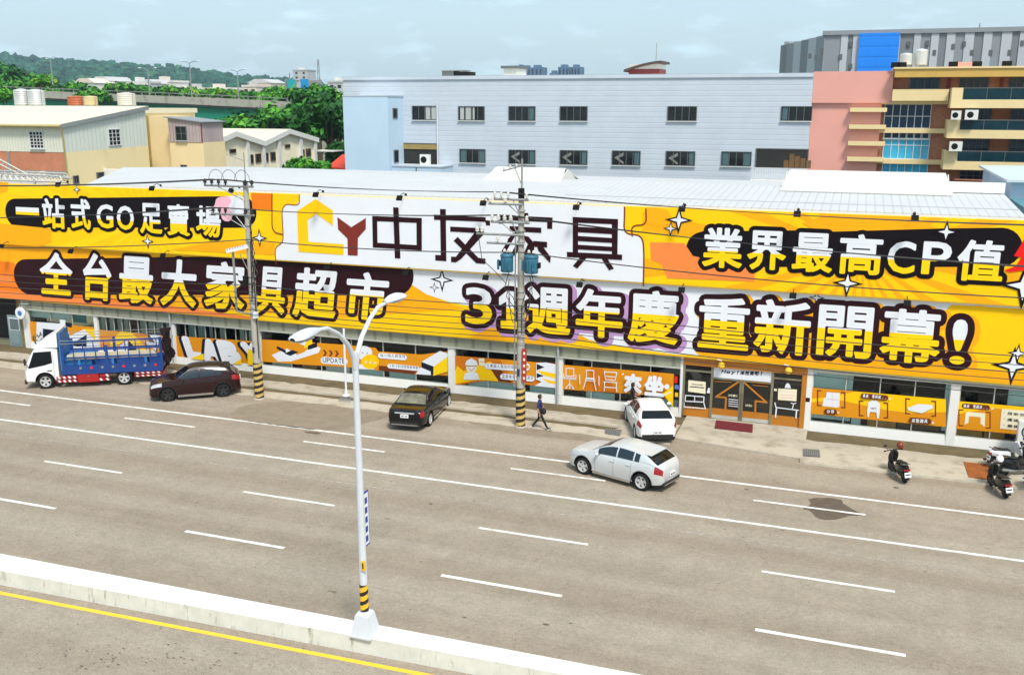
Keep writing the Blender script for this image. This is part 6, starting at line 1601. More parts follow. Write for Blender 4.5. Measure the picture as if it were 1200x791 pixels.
p2_.scale = (.97,)*3; head_parts(p2_, (.028, 0, 1.585), longer=True)
# ================================================================ BUILDINGS BEHIND
M_GREYS = ribbed('grey_blue_siding', (.50, .55, .61), 'Z', .42, .22, .55, .05, dark=.955)
M_LBLUE = mat('light_blue_wall', (.46, .60, .72), .6, 0, .05, .4)
M_LBLUE2 = mat('light_blue_side', (.44, .56, .68), .6, 0, .05, .4)
M_WGL = mat('window_glass', (.013, .016, .018), .10, 0, .7, .45, .4)
M_WFR = mat('dark_window_frame', (.10, .11, .11), .5, 0, .1, 4)
M_WHF = mat('white_window_frame', (.62, .63, .62), .5, 0, .06, 4)
M_PINK = mat('pink_wall', (.70, .33, .27), .7, 0, .05, .3)
M_CREAM = mat('cream_wall', (.74, .58, .30), .7, 0, .06, .4)
M_GOLD = mat('golden_cornice', (.56, .35, .08), .7, 0, .1, .5)
M_OTILE = mat('orange_tile_wall', (.36, .15, .08), .7, 0, .15, 4)
M_TILEG = mat('terracotta_wall', (.50, .19, .10), .75, 0, .12, 1.2)
M_RDARK = mat('dark_red_wall', (.20, .03, .03), .7, 0, .1, 1)
M_BLGL = mat('blue_window_glass', (.010, .035, .075), .10, 0, .5, .5, .3)
M_CYGL = mat('cyan_window_glass', (.015, .36, .58), .10, 0, .35, .8, .7)
M_RAILGL = mat('teal_rail_glass', (.006, .030, .042), .12, 0, .3, 1, .25)
M_ACB = MATS['ac_white']
def win_y(par, l, t, r_, b_, Y, n, fr=M_WFR, gl=M_WGL, rows=1, depth=.10, name='window', chev=False, cur=None):
    """framed window on a wall that faces the street"""
    xm, ym = (l+r_)/2, (t+b_)/2
    x0, x1 = W(l, ym, Y).x, W(r_, ym, Y).x; z0, z1 = W(xm, b_, Y).z, W(xm, t, Y).z; q = MB(); s = .05
    q.box((x0-s, Y-depth, z0-s), (x1+s, Y+.02, z0), fr); q.box((x0-s, Y-depth, z1), (x1+s, Y+.02, z1+s), fr); q.box((x0-s, Y-depth, z0), (x0, Y+.02, z1), fr); q.box((x1, Y-depth, z0), (x1+s, Y+.02, z1), fr)
    for k in range(1, n): x = lerp(x0, x1, k/n); q.box((x-.025, Y-depth*.7, z0), (x+.025, Y, z1), fr)
    for k in range(1, rows): z = lerp(z0, z1, k/rows); q.box((x0, Y-depth*.65, z-.025), (x1, Y-.002, z+.025), fr)
    q.box((x0-s-.05, Y-depth-.06, z0-s-.06), (x1+s+.05, Y+.02, z0-s), M_WHF if fr is M_WFR else fr)
    o = q.build(name, par); g = MB(); g.box((x0, Y-.025, z0), (x1, Y-.008, z1), gl)
    if chev:
        w_ = x1-x0; g.prism([(x0+w_*.06, Y-.03, lerp(z0, z1, .52)), (x0+w_*.40, Y-.03, lerp(z0, z1, .92)), (x0+w_*.40, Y-.03, lerp(z0, z1, .68)), (x0+w_*.22, Y-.03, lerp(z0, z1, .48)), (x0+w_*.42, Y-.03, lerp(z0, z1, .18)), (x0+w_*.40, Y-.03, lerp(z0, z1, .04))], (0, .004, 0), MATS['green_curtain'] if chev == 2 else mat('pale_chevron', (.20, .20, .17), .5))  # pale chevron strip on the left part of the pane
    g.build('pane', o)
    if cur:
        for u0, u1, m in cur: q = MB(); q.box((lerp(x0, x1, u0), Y-.034, z0+.03), (lerp(x0, x1, u1), Y-.027, z1-.02), m); q.build('curtain', o)
    return o
M_CURP = mat('pale_curtain', (.40, .42, .40), .8, 0, .3, 4, stretch=(6, 1, .2)); M_CURG = mat('teal_curtain', (.06, .12, .13), .8, 0, .3, 4, stretch=(6, 1, .2))
def ac_unit(par, x, y, z, wd=.9, h=.65):
    q = MB(); q.box((x, y, z), (x+wd, y+.35, z+h), M_ACB); o = q.build('air_conditioner', par)
    q = MB(); q.lathe([(h*.28, -.02), (h*.33, 0), (h*.33, .01)], M_BLKM, (x+wd*.4, y, z+h*.5), 16, 'Y'); q.build('fan_grille', o)
# ---- long grey blue factory
YF = 80.0
gx0, gx1 = W(402, 100, YF).x, W(953.5, 90, YF).x; gz = W(680, 88, YF).z
fb = thing('factory_building', 'long grey blue factory with two rows of dark windows behind the furniture shop', 'building', ((gx0+gx1)/2, YF, 0))
q = MB(); q.box((gx0, YF, 0), (gx1, YF+32, gz-.25), M_GREYS); q.build('wall', fb)
q = MB(); q.box((gx0-.05, YF-.12, gz-.30), (gx1+.0, YF+32.05, gz), M_GREYS); q.box((gx0+.6, YF+.6, gz), (gx1-.6, YF+31, gz+.004), M_WHITEWALL); q.build('parapet', fb)
for l, t, r_, b_ in ((484, 125, 512, 140.5), (538, 125.5, 567.5, 141), (597, 125.5, 627, 141.5), (657, 125.5, 688, 141.5), (783, 125.5, 816, 141.5), (916, 125.5, 951, 141.5)): win_y(fb, l, t, r_, b_, YF, 4, cur={484: [(.54, .74, M_CURP), (.78, .97, M_CURP)], 538: [(.05, .2, M_CURP), (.27, .5, M_CURP), (.55, .62, M_CURP)], 597: [(.78, .95, M_CURG)], 916: [(.03, .2, M_CURG)]}.get(l))
for i, (l, t, r_, b_) in enumerate(((539.5, 175.5, 568.5, 190.5), (597, 176.5, 627, 192), (657, 177, 688, 193), (718, 177.5, 750, 193.5), (781, 178, 814, 194), (846, 178.5, 880, 194.5))): win_y(fb, l, t, r_, b_, YF, 4, chev=1 <= i <= 4, cur=[(.02, .23, M_CURG), (.77, .98, M_CURG)] if i in (0, 5) else [(.80, .97, M_CURG)])
a = W(401.5, 113.5, YF-3); c = W(454, 113, YF-3)
q = MB(); q.box((a.x, YF-3, 0), (c.x, YF-.01, a.z), M_LBLUE); q.box((a.x-.03, YF-3.03, a.z), (c.x+.06, YF-.01, a.z+.12), M_GREYS)
an = q.build('stair_tower', fb)
for z0_, z1_ in ((W(457, 139, YF-2).z, W(457, 127, YF-2).z), (W(458, 191, YF-2).z, W(458, 176, YF-2).z)):
    q = MB(); q.box((c.x, YF-2.1, z0_), (c.x+.06, YF-1.2, z1_), M_WFR); q.box((c.x+.06, YF-2.0, z0_+.08), (c.x+.07, YF-1.3, z1_-.08), M_WGL); q.build('window', fb)
def dark_bay(l, t, r_, b_, nm):
    p, s_ = W(l, (t+b_)/2, YF), W(r_, (t+b_)/2, YF); z0, z1 = W((l+r_)/2, b_, YF).z, W((l+r_)/2, t, YF).z
    q = MB(); q.box((p.x, YF-.04, z0), (s_.x, YF-.008, z1), M_DARKIN)  # flat near-black sheet, the shade inside the opening put into its colour
    q.box((p.x-.08, YF-.08, z0), (p.x, YF-.005, z1+.08), M_WFR); q.box((s_.x, YF-.08, z0), (s_.x+.08, YF-.005, z1+.08), M_WFR); q.box((p.x, YF-.08, z1), (s_.x, YF-.005, z1+.08), M_WFR)
    return p, s_, z0, z1, q.build(nm, fb)
p, s_, z0, z1, o = dark_bay(466, 169, 513, 193, 'loading_bay')
q = MB(); q.box((p.x+.1, YF-.12, z1-.45), (s_.x-.05, YF-.045, z1-.03), mat('ochre_shutter', (.30, .22, .07), .6, 0, .2, 2, stretch=(1, 1, 6))); q.build('shutter', o)
q = MB(); x2 = W(517, 200, YF-2.5).x; q.box((c.x+.01, YF-2.5, 0), (x2, YF-.05, z0-.05), M_LBLUE2); q.box((c.x+.01, YF-2.56, z0-.05), (x2+.06, YF-.05, z0+.05), M_GREYS); q.box(((c.x+x2)/2-.04, YF-2.55, 2), ((c.x+x2)/2+.04, YF-2.5, z0-.05), M_WFR); q.build('low_annex', fb)
ac_unit(fb, s_.x-1.2, YF-1.2, z0+.05, .9, .9)
p, s_, z0, z1, o = dark_bay(886.5, 175.5, 946, 197, 'loading_bay')
q = MB()
for k in range(5): q.box((p.x+2.1+.42*k, YF-.075-.02*(k % 2), z0+.02), (p.x+2.48+.42*k, YF-.045, z0+.62+.16*((k*3) % 4)), mat('carton', (.14, .075, .025), .8, 0, .2, 2))
q.build('stored_boxes', o)
q = MB(); rx0, rx1 = p.x-.1, s_.x+.1
q.box((rx0-.2, YF-1.3, z0-1.15), (rx1+.2, YF-.02, z0-.95), M_WHITEWALL)
for z in (z0-.85, z0+.0): q.box((rx0, YF-1.25, z), (rx1, YF-1.2, z+.07), M_WHF)
n_ = 22
for k in range(n_+1): x = lerp(rx0, rx1, k/n_); q.box((x-.025, YF-1.245, z0-.95), (x+.025, YF-1.205, z0), M_WHF)
q.build('balcony', fb)
q = MB(); xx = W(513, 150, YF).x; q.tube([(xx, YF-.12, 8), (xx, YF-.12, W(512, 119, YF).z)], .06, M_WHF, 6); q.build('downpipe', fb)
# roof huts, machinery
def hut(l, r_, t, b_, Y, label, roofc, curved):
    p, s_ = W(l, b_, Y), W(r_, b_, Y); z1_ = W((l+r_)/2, t, Y).z
    t_ = thing('roof_hut', label, 'roof hut', ((p.x+s_.x)/2, Y, gz)); w_ = s_.x-p.x
    q = MB(); q.box((p.x+w_*.12, Y, gz-.02), (s_.x-w_*.08, Y+3, z1_-.25), M_CREAMROOF); q.box((p.x+w_*.11, Y-.02, gz-.02), (s_.x-w_*.07, Y+3.02, gz+.75 if curved else gz+.1), M_RDARK if curved else M_PIPE); q.build('wall', t_)
    q = MB()
    if curved:
        n_ = 10; pr = [(p.x+w_*u/n_, Y-.5, z1_-.75*(1-(u/n_))**1.6) for u in range(n_+1)]+[(p.x+w_*u/n_, Y-.5, z1_-.2-.75*(1-(u/n_))**1.6) for u in range(n_, -1, -1)]; q.prism(pr, (0, 4, 0), roofc)
        q.tube([(s_.x-.8, Y+1, z1_), (s_.x-.8, Y+1, z1_+1.6)], .03, M_GALV, 5)
    else: q.box((p.x, Y-.3, z1_-.25), (s_.x, Y+3.3, z1_), roofc)
    q.build('roof', t_)
hut(588, 607, 77.5, 90, YF+14, 'small pale hut with a flat dark cap on the factory roof', M_WFR, False)
hut(732, 776, 72, 88, YF+10, 'cream hut with a curved dark roof and mast on the factory roof', mat('dark_brown_roof', (.06, .03, .025), .6), True)
p = W(518, 90, YF+6); s_ = W(548, 90, YF+6); t = thing('roof_machinery', 'low dark rooftop machinery at the edge of the factory roof', 'machinery', ((p.x+s_.x)/2, YF+6, gz)); q = MB(); q.box((p.x, YF+6, gz+.15), (lerp(p.x, s_.x, .45), YF+7.5, gz+.62), M_WFR); q.box((lerp(p.x, s_.x, .5), YF+6, gz+.1), (s_.x, YF+8, gz+.55), M_BLKM); q.build('casing', t); q = MB(); q.box((p.x-.05, YF+5.95, gz+.62), (lerp(p.x, s_.x, .9), YF+7.5, gz+.70), M_GALV); q.box((p.x+.2, YF+6.2, gz-.02), (p.x+.4, YF+6.4, gz+.15), M_GALV); q.box((s_.x-.4, YF+6.2, gz-.02), (s_.x-.2, YF+6.4, gz+.1), M_GALV); q.build('frame', t)
# ---- pink and cream apartment block
YP = 80.35
px0 = gx1+.01; pxm = W(1047, 90, YP).x; zt_ = W(1000, 84, YP).z
pb = thing('apartment_building', 'pink and cream apartment block with blue windows and long glass balconies behind the shop', 'building', (pxm, YP, 0))
zb_ = W(1000, 121, YP).z
xr_ = W(1031, 150, YP).x
q = MB(); q.box((px0, YP, 0), (xr_, YP+14, zb_), M_PINK); q.box((px0, YP-.25, zb_), (pxm, YP+14, zt_), M_PINK); q.build('pink_wall', pb)
q = MB()
for y in (129, 149, 168.5, 187):
    p = W(996-(y-129)*.06, y, YP-.6); s_ = W(1037-(y-129)*.06, y, YP-.6); z = W(1015, y-2.5, YP-.6).z; z2_ = W(1015, y+2.5, YP-.6).z; q.box((p.x, YP-.6, z2_), (s_.x+.15, YP-.01, z), M_CREAM)
q.build('ledge', pb)
q = MB(); xw = W(1200, 150, YP).x+16; q.box((xr_, YP+.35, 0), (xw, YP+14, zt_-.4), M_OTILE); q.build('wall', pb)
for t_, b_, gl in ((123, 150, M_BLGL), (155, 186, M_CYGL), (191, 202, M_CYGL)):
    win_y(pb, 1037-(t_-123)*.04, t_, 1090-(t_-123)*.05, b_, YP+.34, 6, M_WHF, gl, 2 if b_-t_ > 15 else 1)
win_y(pb, 1036, 155, 1088, 162, YP+.30, 6, M_WHF, M_BLGL)
q = MB()
for y in (119, 153, 189.5):
    z = W(1090, y, YP-.1).z; q.box((xr_-.05, YP-.1, z-.22), (W(1112, y, YP-.1).x, YP+.34, z+.12), M_CREAM)
zb0, zb1 = W(1080, 118.5, YP-.8).z, W(1080, 105, YP-.8).z
q.box((pxm+.02, YP-.8, zb0), (W(1112, 110, YP-.8).x, YP+.34, zb1), M_CREAM); q.build('band', pb)
zc0, zc1 = W(1120, 90.5, YP-1.2).z, W(1120, 80.5, YP-1.2).z
q = MB(); q.box((pxm+.05, YP-1.2, zc0), (xw, YP+13, zc1), M_GOLD); q.box((pxm-.05, YP-1.3, zc1), (xw+.1, YP+13.1, zc1+.12), M_CREAM); q.build('cornice', pb)
win_y(pb, 1067, 92, 1100, 104, YP+.34, 4, M_WFR, M_BLGL); win_y(pb, 1124, 92, 1157, 115, YP+.34, 4, M_WFR, M_WGL); win_y(pb, 1182, 92, 1216, 115, YP+.34, 4, M_WFR, M_WGL)
q = MB(); 
for x in (1110, 1172): q.box((W(x, 98, YP+.2).x, YP+.2, zb1), (W(x+4, 98, YP+.2).x, YP+.345, zc0), M_RDARK)
q.build('pilaster', pb)
for i, (ty, gy, cy, lx, gx) in enumerate(((104, 117, 127, 1113.5, 1128), (141.5, 152.5, 162.5, 1109, 1124.5), (178, 189.5, 199.5, 1104.5, 1121.5))):
    Yb = YP-2.2; z_t, z_g, z_c = W(1140, ty, Yb).z, W(1140, gy, Yb).z, W(1140, cy, Yb).z; x0_ = W(lx, cy, Yb).x; xg = W(gx, gy, Yb).x
    q = MB(); q.box((x0_, Yb, z_c), (xw, YP+.34, z_c+.25), M_CREAM); q.box((x0_, Yb, z_c+.25), (xw, Yb+.18, z_g), M_CREAM); q.box((x0_, Yb, z_g), (xg-.02, Yb+.18, z_t+.05), M_CREAM); q.box((x0_, Yb+.18, z_c+.25), (x0_+.18, YP+.34, z_t+.05), M_CREAM)
    o = q.build('balcony', pb)
    q = MB(); q.box((xg, Yb+.06, z_g), (xw, Yb+.10, z_t), M_RAILGL); q.box((xg, Yb+.03, z_t), (xw, Yb+.13, z_t+.06), M_WFR)
    for k in range(14): x = xg+1.55*k; q.box((x-.02, Yb+.04, z_g), (x+.02, Yb+.059, z_t), M_WFR)
    q.build('glass_railing', o)
for t_, b_, ex in ((128.5, 152, 0), (163.5, 189, -2), (201, 212, -4)):
    for l, r_ in ((1129+ex, 1160+ex), (1184+ex, 1217+ex)): win_y(pb, l, t_, r_, b_, YP+.34, 4, M_WFR, M_BLGL, 2)
p = W(1112, 141, YP-2.4); ac_unit(pb, p.x+.1, YP-2.75, W(1120, 140.5, YP-2.75).z, .65, .62); ac_unit(pb, p.x+1.0, YP-2.75, W(1120, 140.5, YP-2.75).z, .85, .68); p = W(1108, 177.5, YP-2.4); ac_unit(pb, p.x+.2, YP-2.75, W(1120, 177.5, YP-2.75).z, .85, .68)
q = MB(); z = W(1150, 212, YP-2.3).z; q.box((W(1118, 215, YP-2.3).x, YP-2.3, z-3), (xw, YP-2.0, z), M_RDARK); q.box((W(1118, 215, YP-2.3).x, YP-2.36, z), (xw, YP-1.95, z+.06), M_OTILE); q.build('base_wall', pb)
# tanks and parapets on that roof
M_TANK = mat('steel_tank', (.62, .63, .62), .35, .35, .06, 2)
def tank(l, r_, t, b_, Y, label, m=None, group=None, zbase=None, n_ribs=5):
    p, s_ = W(l, b_, Y), W(r_, b_, Y); z1_ = W((l+r_)/2, t, Y).z; z0_ = p.z if zbase is None else zbase; rr = (s_.x-p.x)/2*.93; cx = (p.x+s_.x)/2
    t_ = thing('water_tank', label, 'water tank', (cx, Y+rr, z0_), 0, group); lift = .35 if zbase is None else .3
    q = MB(); prof = [(rr*.96, z0_+lift)]; H = z1_-z0_-lift
    for k in range(n_ribs*2+1): prof.append((rr*(1 if k % 2 == 0 else .955), z0_+lift+H*.06+H*.78*k/(n_ribs*2)))
    prof += [(rr*.9, z1_-H*.08), (rr*.45, z1_-.03*H), (rr*.2, z1_), (.001, z1_)]
    q.lathe(prof, m or M_TANK, (cx, Y+rr, 0), 22); q.build('vessel', t_)
    q = MB()
    for k in range(4): a_ = math.pi/4+k*math.pi/2; q.box((cx+rr*.7*math.cos(a_)-.05, Y+rr+rr*.7*math.sin(a_)-.05, z0_), (cx+rr*.7*math.cos(a_)+.05, Y+rr+rr*.7*math.sin(a_)+.05, z0_+lift), M_GALV)
    q.tube([(cx+rr*1.0, Y+rr*.8, z0_+.1), (cx+rr*1.03, Y+rr*.8, z1_-.1)], .03, M_GALV, 5); q.build('stand', t_)
tank(1053, 1069, 62, 81, YP+2, 'steel water tank on the golden cornice roof, left one of the pair', None, None, zc1+.12); tank(1069, 1087, 57, 81, YP+2.5, 'taller steel water tank on the golden cornice roof, right one of the pair', None, None, zc1+.12)
q = MB(); p = W(1118, 81, YP+4); s_ = W(1150, 81, YP+4); q.box((p.x, YP+4, zc1), (s_.x, YP+8, W(1130, 73, YP+4).z), M_PINK); q.build('roof_room', pb)
q = MB()
for x in (1049, 1057, 1117, 1145, 1180): p = W(x, 80, YP-.5); q = MB(); q.box((p.x-.3, YP-.5, zc1+.12), (p.x+.3, YP+.1, zc1+.5), M_BLKM); q.build('roof_vent', pb)
# ---- far grey striped works with the blue panel
YS = 128.0
M_ST = [mat('stripe_grey_%s' % n_, c_, .5, .1, .05, .3) for n_, c_ in (('mid', (.25, .27, .29)), ('pale', (.46, .48, .51)), ('dark', (.19, .205, .22)))]
sb = thing('striped_works', 'tall works clad in grey stripes with one big blue panel behind the pink block', 'building', (W(1060, 85, YS).x, YS, 0))
q = MB(); z1_ = W(1050, 40, YS).z
edges_ = [965, 984, 992, 998, 1007, 1009, 1053, 1069, 1077, 1089, 1098, 1107, 1117, 1128, 1139, 1150, 1160, 1171, 1183, 1192, 1204, 1216, 1240, 1300]
tones = [0, 1, 2, 1, 2, 1, 2, 1, 0, 1, 2, 1, 0, 1, 2, 1, 0, 1, 2, 1, 0, 1, 2]
for k in range(len(edges_)-1): q.box((W(edges_[k], 70, YS).x, YS+(0 if tones[k] == 1 else .12), 0), (W(edges_[k+1], 70, YS).x, YS+30, z1_), M_ST[tones[k]])
q.box((W(965, 40, YS).x-.1, YS-.15, z1_), (W(1300, 40, YS).x, YS+30.1, z1_+.5), M_ST[0])
q.build('wall', sb)
q = MB(); xl = W(965, 60, YS).x
n_ = 6; xq = xl; yq = YS+.0
for k in range(n_):
    a_ = Vector((xl-1.05*k, YS+2.6*k, 0)); c_ = Vector((xl-1.05*(k+1), YS+2.6*(k+1), 0)); z_ = z1_-.05*k; q.prism([a_, c_, c_+Vector((0, 0, z_)), a_+Vector((0, 0, z_))], (.3, .3, 0), M_ST[(0, 1, 2, 1, 0, 2)[k]])
q.build('side_wall', sb)
q = MB(); p = W(917, 80, YS+14); s_ = W(946, 80, YS+14); zz = W(930, 49, YS+14).z
for k in range(5): q.box((lerp(p.x, s_.x, k/5), YS+14+(.0 if k % 2 else .15), 0), (lerp(p.x, s_.x, (k+1)/5), YS+36, zz), M_ST[(0, 1, 2, 0, 2)[k]])
q.build('lower_wing', sb)
q = MB(); q.box((W(1006, 60, YS-.4).x, YS-.4, 8), (W(1053, 60, YS-.4).x, YS-.02, W(1030, 39, YS-.4).z), ribbed('bright_blue_panel', (.006, .22, .80), 'Z', 1.2, .4, .4, .06, dark=.85)); q.build('blue_panel', sb)
q = MB()
for x, y in ((985, 67), (997, 78), (997, 52), (963, 60), (956, 68), (949, 66), (1065, 52), (1087, 51), (1095, 62), (1117, 55), (1130, 52), (1139, 62), (1161, 62), (1183, 62), (1198, 51)):
    p = W(x, y, YS-.1); q = MB(); q.box((p.x-.18, YS-.06, p.z-.3), (p.x+.18, YS+.2, p.z+.3), M_WFR); q.build('vent', sb)
q = MB(); p = W(1147, 40, YS+5); q.tube([(p.x, YS+5, z1_), (p.x, YS+5, W(1147, 28, YS+5).z)], .08, M_GALV, 6); q.build('mast', sb)
# ---- pale blue grey neighbour at the right end
q = MB(); zt2 = W(1185, 211, 57).z; q.box((7.6, 57, 0), (30, 70, zt2-.1), M_LBLUE2); q.prism([(7.3, 56.5, zt2-.1), (30, 56.5, zt2+.25), (30, 70, zt2+.25), (7.3, 70, zt2-.1)], (0, 0, .12), mat('pale_blue_roof', (.52, .60, .63), .5, 0, .06, .5)); nb = thing('neighbour_shed', 'pale blue grey shed roof beyond the right end of the furniture shop', 'building', (16, 57, 0)); q.build('wall', nb)
q = MB(); q.box((7.6, 49.5, 0), (28, 56.9, W(1190, 243, 52).z), mat('teal_low_wall', (.08, .22, .27), .6, 0, .15, 1)); q.build('low_annex', nb)
# ---- cream and pink house at the left
M_CRSHEET = ribbed('cream_vertical_sheet', (.66, .66, .54), 'X', .30, .6, .6, .05, dark=.9)
M_CRSHEETY = ribbed('pale_vertical_sheet', (.60, .63, .56), 'Y', .45, .5, .6, .05, dark=.93)
M_BEIGE = mat('beige_stained_wall', (.78, .64, .36), .8, 0, .10, .35, .3, col2=(.56, .40, .18), f2=.30, stretch=(1, 1, .35))
M_BEIGE2 = mat('beige_wall', (.78, .62, .35), .8, 0, .07, .3)
M_CRROOF = ribbed('cream_roof', (.68, .62, .46), 'X', .8, .5, .6, .05, dark=.95)
YH = 62.0; YH2 = YH*1.118
hc = W(73, 147, YH); hx = hc.x
h1 = thing('cream_house', 'cream house with terracotta band and big sloping cream roof at the left', 'house', (hx-8, YH, 0))
zA = hc.z; zB = WX(170, 127, hx).z; zM = W(74, 179, YH).z; zM2 = W(74, 201, YH).z; yB = WX(170, 127, hx).y
q = MB(); q.box((hx-22, YH, zM), (hx-.02, YH+.2, zA-.1), M_CRSHEET); q.build('sheet_wall', h1)
q = MB(); q.box((hx-22, YH+.03, zM2), (hx-.02, YH+.2, zM-.004), M_TILEG); q.box((hx-22, YH+.03, 0), (hx-.02, YH+.2, zM2-.5), M_BEIGE); q.box((hx-22, YH-.05, zM2-.5), (hx-.02, YH+.2, zM2-.002), M_GALV); pxx = W(11, 190, YH).x; q.box((pxx-.12, YH-.03, zM2), (pxx+.12, YH+.028, zM), M_GALV); q.build('front_wall', h1)
q = MB(); q.add([(hx, YH, zM), (hx, yB, WX(172, 171, hx).z), (hx, yB, zB-.06), (hx, YH, zA-.1)], [(0, 1, 2, 3)], M_CRSHEETY); q.add([(hx, YH, 0), (hx, yB, 0), (hx, yB, WX(172, 171, hx).z), (hx, YH, zM)], [(0, 1, 2, 3)], M_BEIGE); q.add([(hx-22, yB, 0), (hx, yB, 0), (hx, yB, zB-.06), (hx-22, yB, zB-.06)], [(0, 3, 2, 1)], M_BEIGE); q.build('side_wall', h1)
q = MB(); q.prism([(hx-22, YH-.35, zA-.02), (hx+.2, YH-.35, zA-.02), (hx+.2, yB+.2, zB+.08), (hx-22, yB+.2, zB+.08)], (0, 0, .10), M_CRROOF); rf2 = q.build('roof', h1)
q = MB(); q.prism([(hx+.21, YH-.36, zA-.22), (hx+.21, yB+.2, zB-.14), (hx+.21, yB+.2, zB+.19), (hx+.21, YH-.36, zA+.09)], (.03, 0, 0), M_GALV); q.tube([(hx-22, YH-.42, zA-.06), (hx+.1, YH-.42, zA-.08)], .09, mat('ochre_gutter', (.40, .33, .12), .6), 8); q.tube([(hx+.05, YH-.42, zA-.1), (hx+.05, YH-.1, zA-.6), (hx+.05, YH-.08, 4)], .07, MATS['ochre_gutter'], 8); q.build('gutter', rf2)
win_y(h1, 36, 155, 51, 173.5, YH, 4, M_WHF, M_WGL, 5)
yw0, yw1 = WX(127, 160, hx).y, WX(140, 160, hx).y; z0_, z1_ = WX(134, 170, hx).z, WX(134, 152, hx).z
def win_x(par, y0, y1, z0, z1, X_, n=3, rows=4, fr=None, gl=None):
    fr = fr or M_WHF; q = MB(); s = .06
    for a_ in ((y0-s, y0), (y1, y1+s)): q.box((X_-.02, a_[0], z0-s), (X_+.10, a_[1], z1+s), fr)
    for a_ in ((z0-s, z0), (z1, z1+s)): q.box((X_-.02, y0, a_[0]), (X_+.10, y1, a_[1]), fr)
    for k in range(1, n): y = lerp(y0, y1, k/n); q.box((X_, y-.02, z0), (X_+.07, y+.02, z1), fr)
    for k in range(1, rows): z = lerp(z0, z1, k/rows); q.box((X_, y0, z-.02), (X_+.06, y1, z+.02), fr)
    o = q.build('window', par); g = MB(); g.box((X_+.005, y0, z0), (X_+.02, y1, z1), gl or M_WGL); g.build('pane', o)
win_x(h1, yw0, yw1, z0_, z1_, hx)
for l, r_, t_, b_ in ((86, 91, 207, 215), (114, 128, 203, 211)): win_x(h1, WX(l, 210, hx).y, WX(r_, 210, hx).y, WX(l, b_, hx).z, WX(l, t_, hx).z, hx, 2, 1, M_WFR)
# ---- beige block with corrugated loft
Y2 = 74.0; x0_, x1_ = W(173.5, 160, Y2+1.2).x, W(239, 180, Y2).x; xk = W(199, 170, Y2).x
b2 = thing('beige_house', 'plain beige block with a rusty corrugated loft between the cream house and the gabled hall', 'house', ((x0_+x1_)/2, Y2, 0))
M_CORR = ribbed('rusty_corrugated_sheet', (.42, .34, .33), 'X', .35, .7, .7, .15, dark=.75)
zt3 = W(185, 136, Y2+1.2).z; zl = W(200, 138, Y2).z; zr_ = W(239, 144, Y2).z; zmid = W(220, 167, Y2).z
q = MB(); q.box((x0_, Y2+1.2, 0), (xk, Y2+3.2, zt3), M_BEIGE2); q.box((xk, Y2, 0), (x1_, Y2+3.2, zmid), M_BEIGE2); q.build('wall', b2)
q = MB(); q.prism([(xk+.03, Y2-.05, zmid+.01), (x1_-.02, Y2-.05, zmid+.01), (x1_-.02, Y2-.05, zr_), (xk+.03, Y2-.05, zl)], (0, 3.1, 0), M_CORR); q.box((x1_-.12, Y2-.07, zmid+.02), (x1_+.01, Y2-.051, zr_-.1), M_RDARK); lo_ = q.build('loft', b2)
q = MB(); q.prism([(xk-.3, Y2-.25, zl), (x1_+.2, Y2-.25, zr_), (x1_+.2, Y2+3.3, zr_), (xk-.3, Y2+3.3, zl)], (0, 0, .08), M_GALV); q.build('roof', b2)
q = MB(); q.tube([(x0_+.15, Y2+1.1, 0), (x0_+.15, Y2+1.1, zt3)], .12, mat('ochre_pipe', (.30, .22, .05), .7), 6); q.build('downpipe', b2)
win_y(b2, 207, 149, 218.5, 164.5, Y2-.05, 2, M_WFR, M_WGL, 2); win_y(b2, 213, 194, 219, 204, Y2, 2, M_WFR, M_WGL, 2)
# ---- double-gabled hall, its long side along the lane
hx3 = W(238, 190, 77).x; ph = lambda x, y: WX(x, y, hx3)
M_CRW = mat('cream_hall_wall', (.86, .78, .58), .75, 0, .06, .5); M_TRIMG = mat('pale_grey_trim', (.66, .65, .61), .6, 0, .06, 1)
hl_ = thing('gabled_hall', 'cream hall with two shallow gables and grey piers behind the left roof end', 'building', (hx3-6, 84, 0))
ys = [ph(x, y).y for x, y in ((238, 175), (273, 156), (307, 169), (336, 151), (370, 162))]; zs = [ph(x, y).z for x, y in ((238, 172), (273, 157), (307, 170), (336, 152), (369, 161))]
zv = (zs[0]+zs[2]+zs[4])/3; zp_ = (zs[1]+zs[3])/2; pr = [(hx3, ys[0], 0), (hx3, ys[4], 0), (hx3, ys[4], zv), (hx3, ys[3], zp_), (hx3, ys[2], zv), (hx3, ys[1], zp_), (hx3, ys[0], zv)]
q = MB(); q.prism(pr, (-26, 0, 0), M_CRW); q.build('wall', hl_)
q = MB()
for (ya, za), (yb, zb2) in zip(zip(ys[:-1], (zv, zp_, zv, zp_)), zip(ys[1:], (zp_, zv, zp_, zv))): q.prism([(hx3+.35, ya, za+.02), (hx3+.35, yb, zb2+.02), (hx3-26, yb, zb2+.02), (hx3-26, ya, za+.02)], (0, 0, .12), M_CRROOF); q.prism([(hx3+.36, ya, za-.35), (hx3+.36, yb, zb2-.35), (hx3+.36, yb, zb2+.16), (hx3+.36, ya, za+.16)], (.06, 0, 0), M_TRIMG)
q.build('roof', hl_)
q = MB()
for x in (257, 289, 307.5, 326, 351.5, 368): 
    p = ph(x, 185); q.box((hx3+.01, p.y-.22, 0), (hx3+.30, p.y+.22, zv-.1 if x in (307.5, 368) else lerp(zv, zp_, .3)), M_TRIMG)
q.build('pier', hl_)
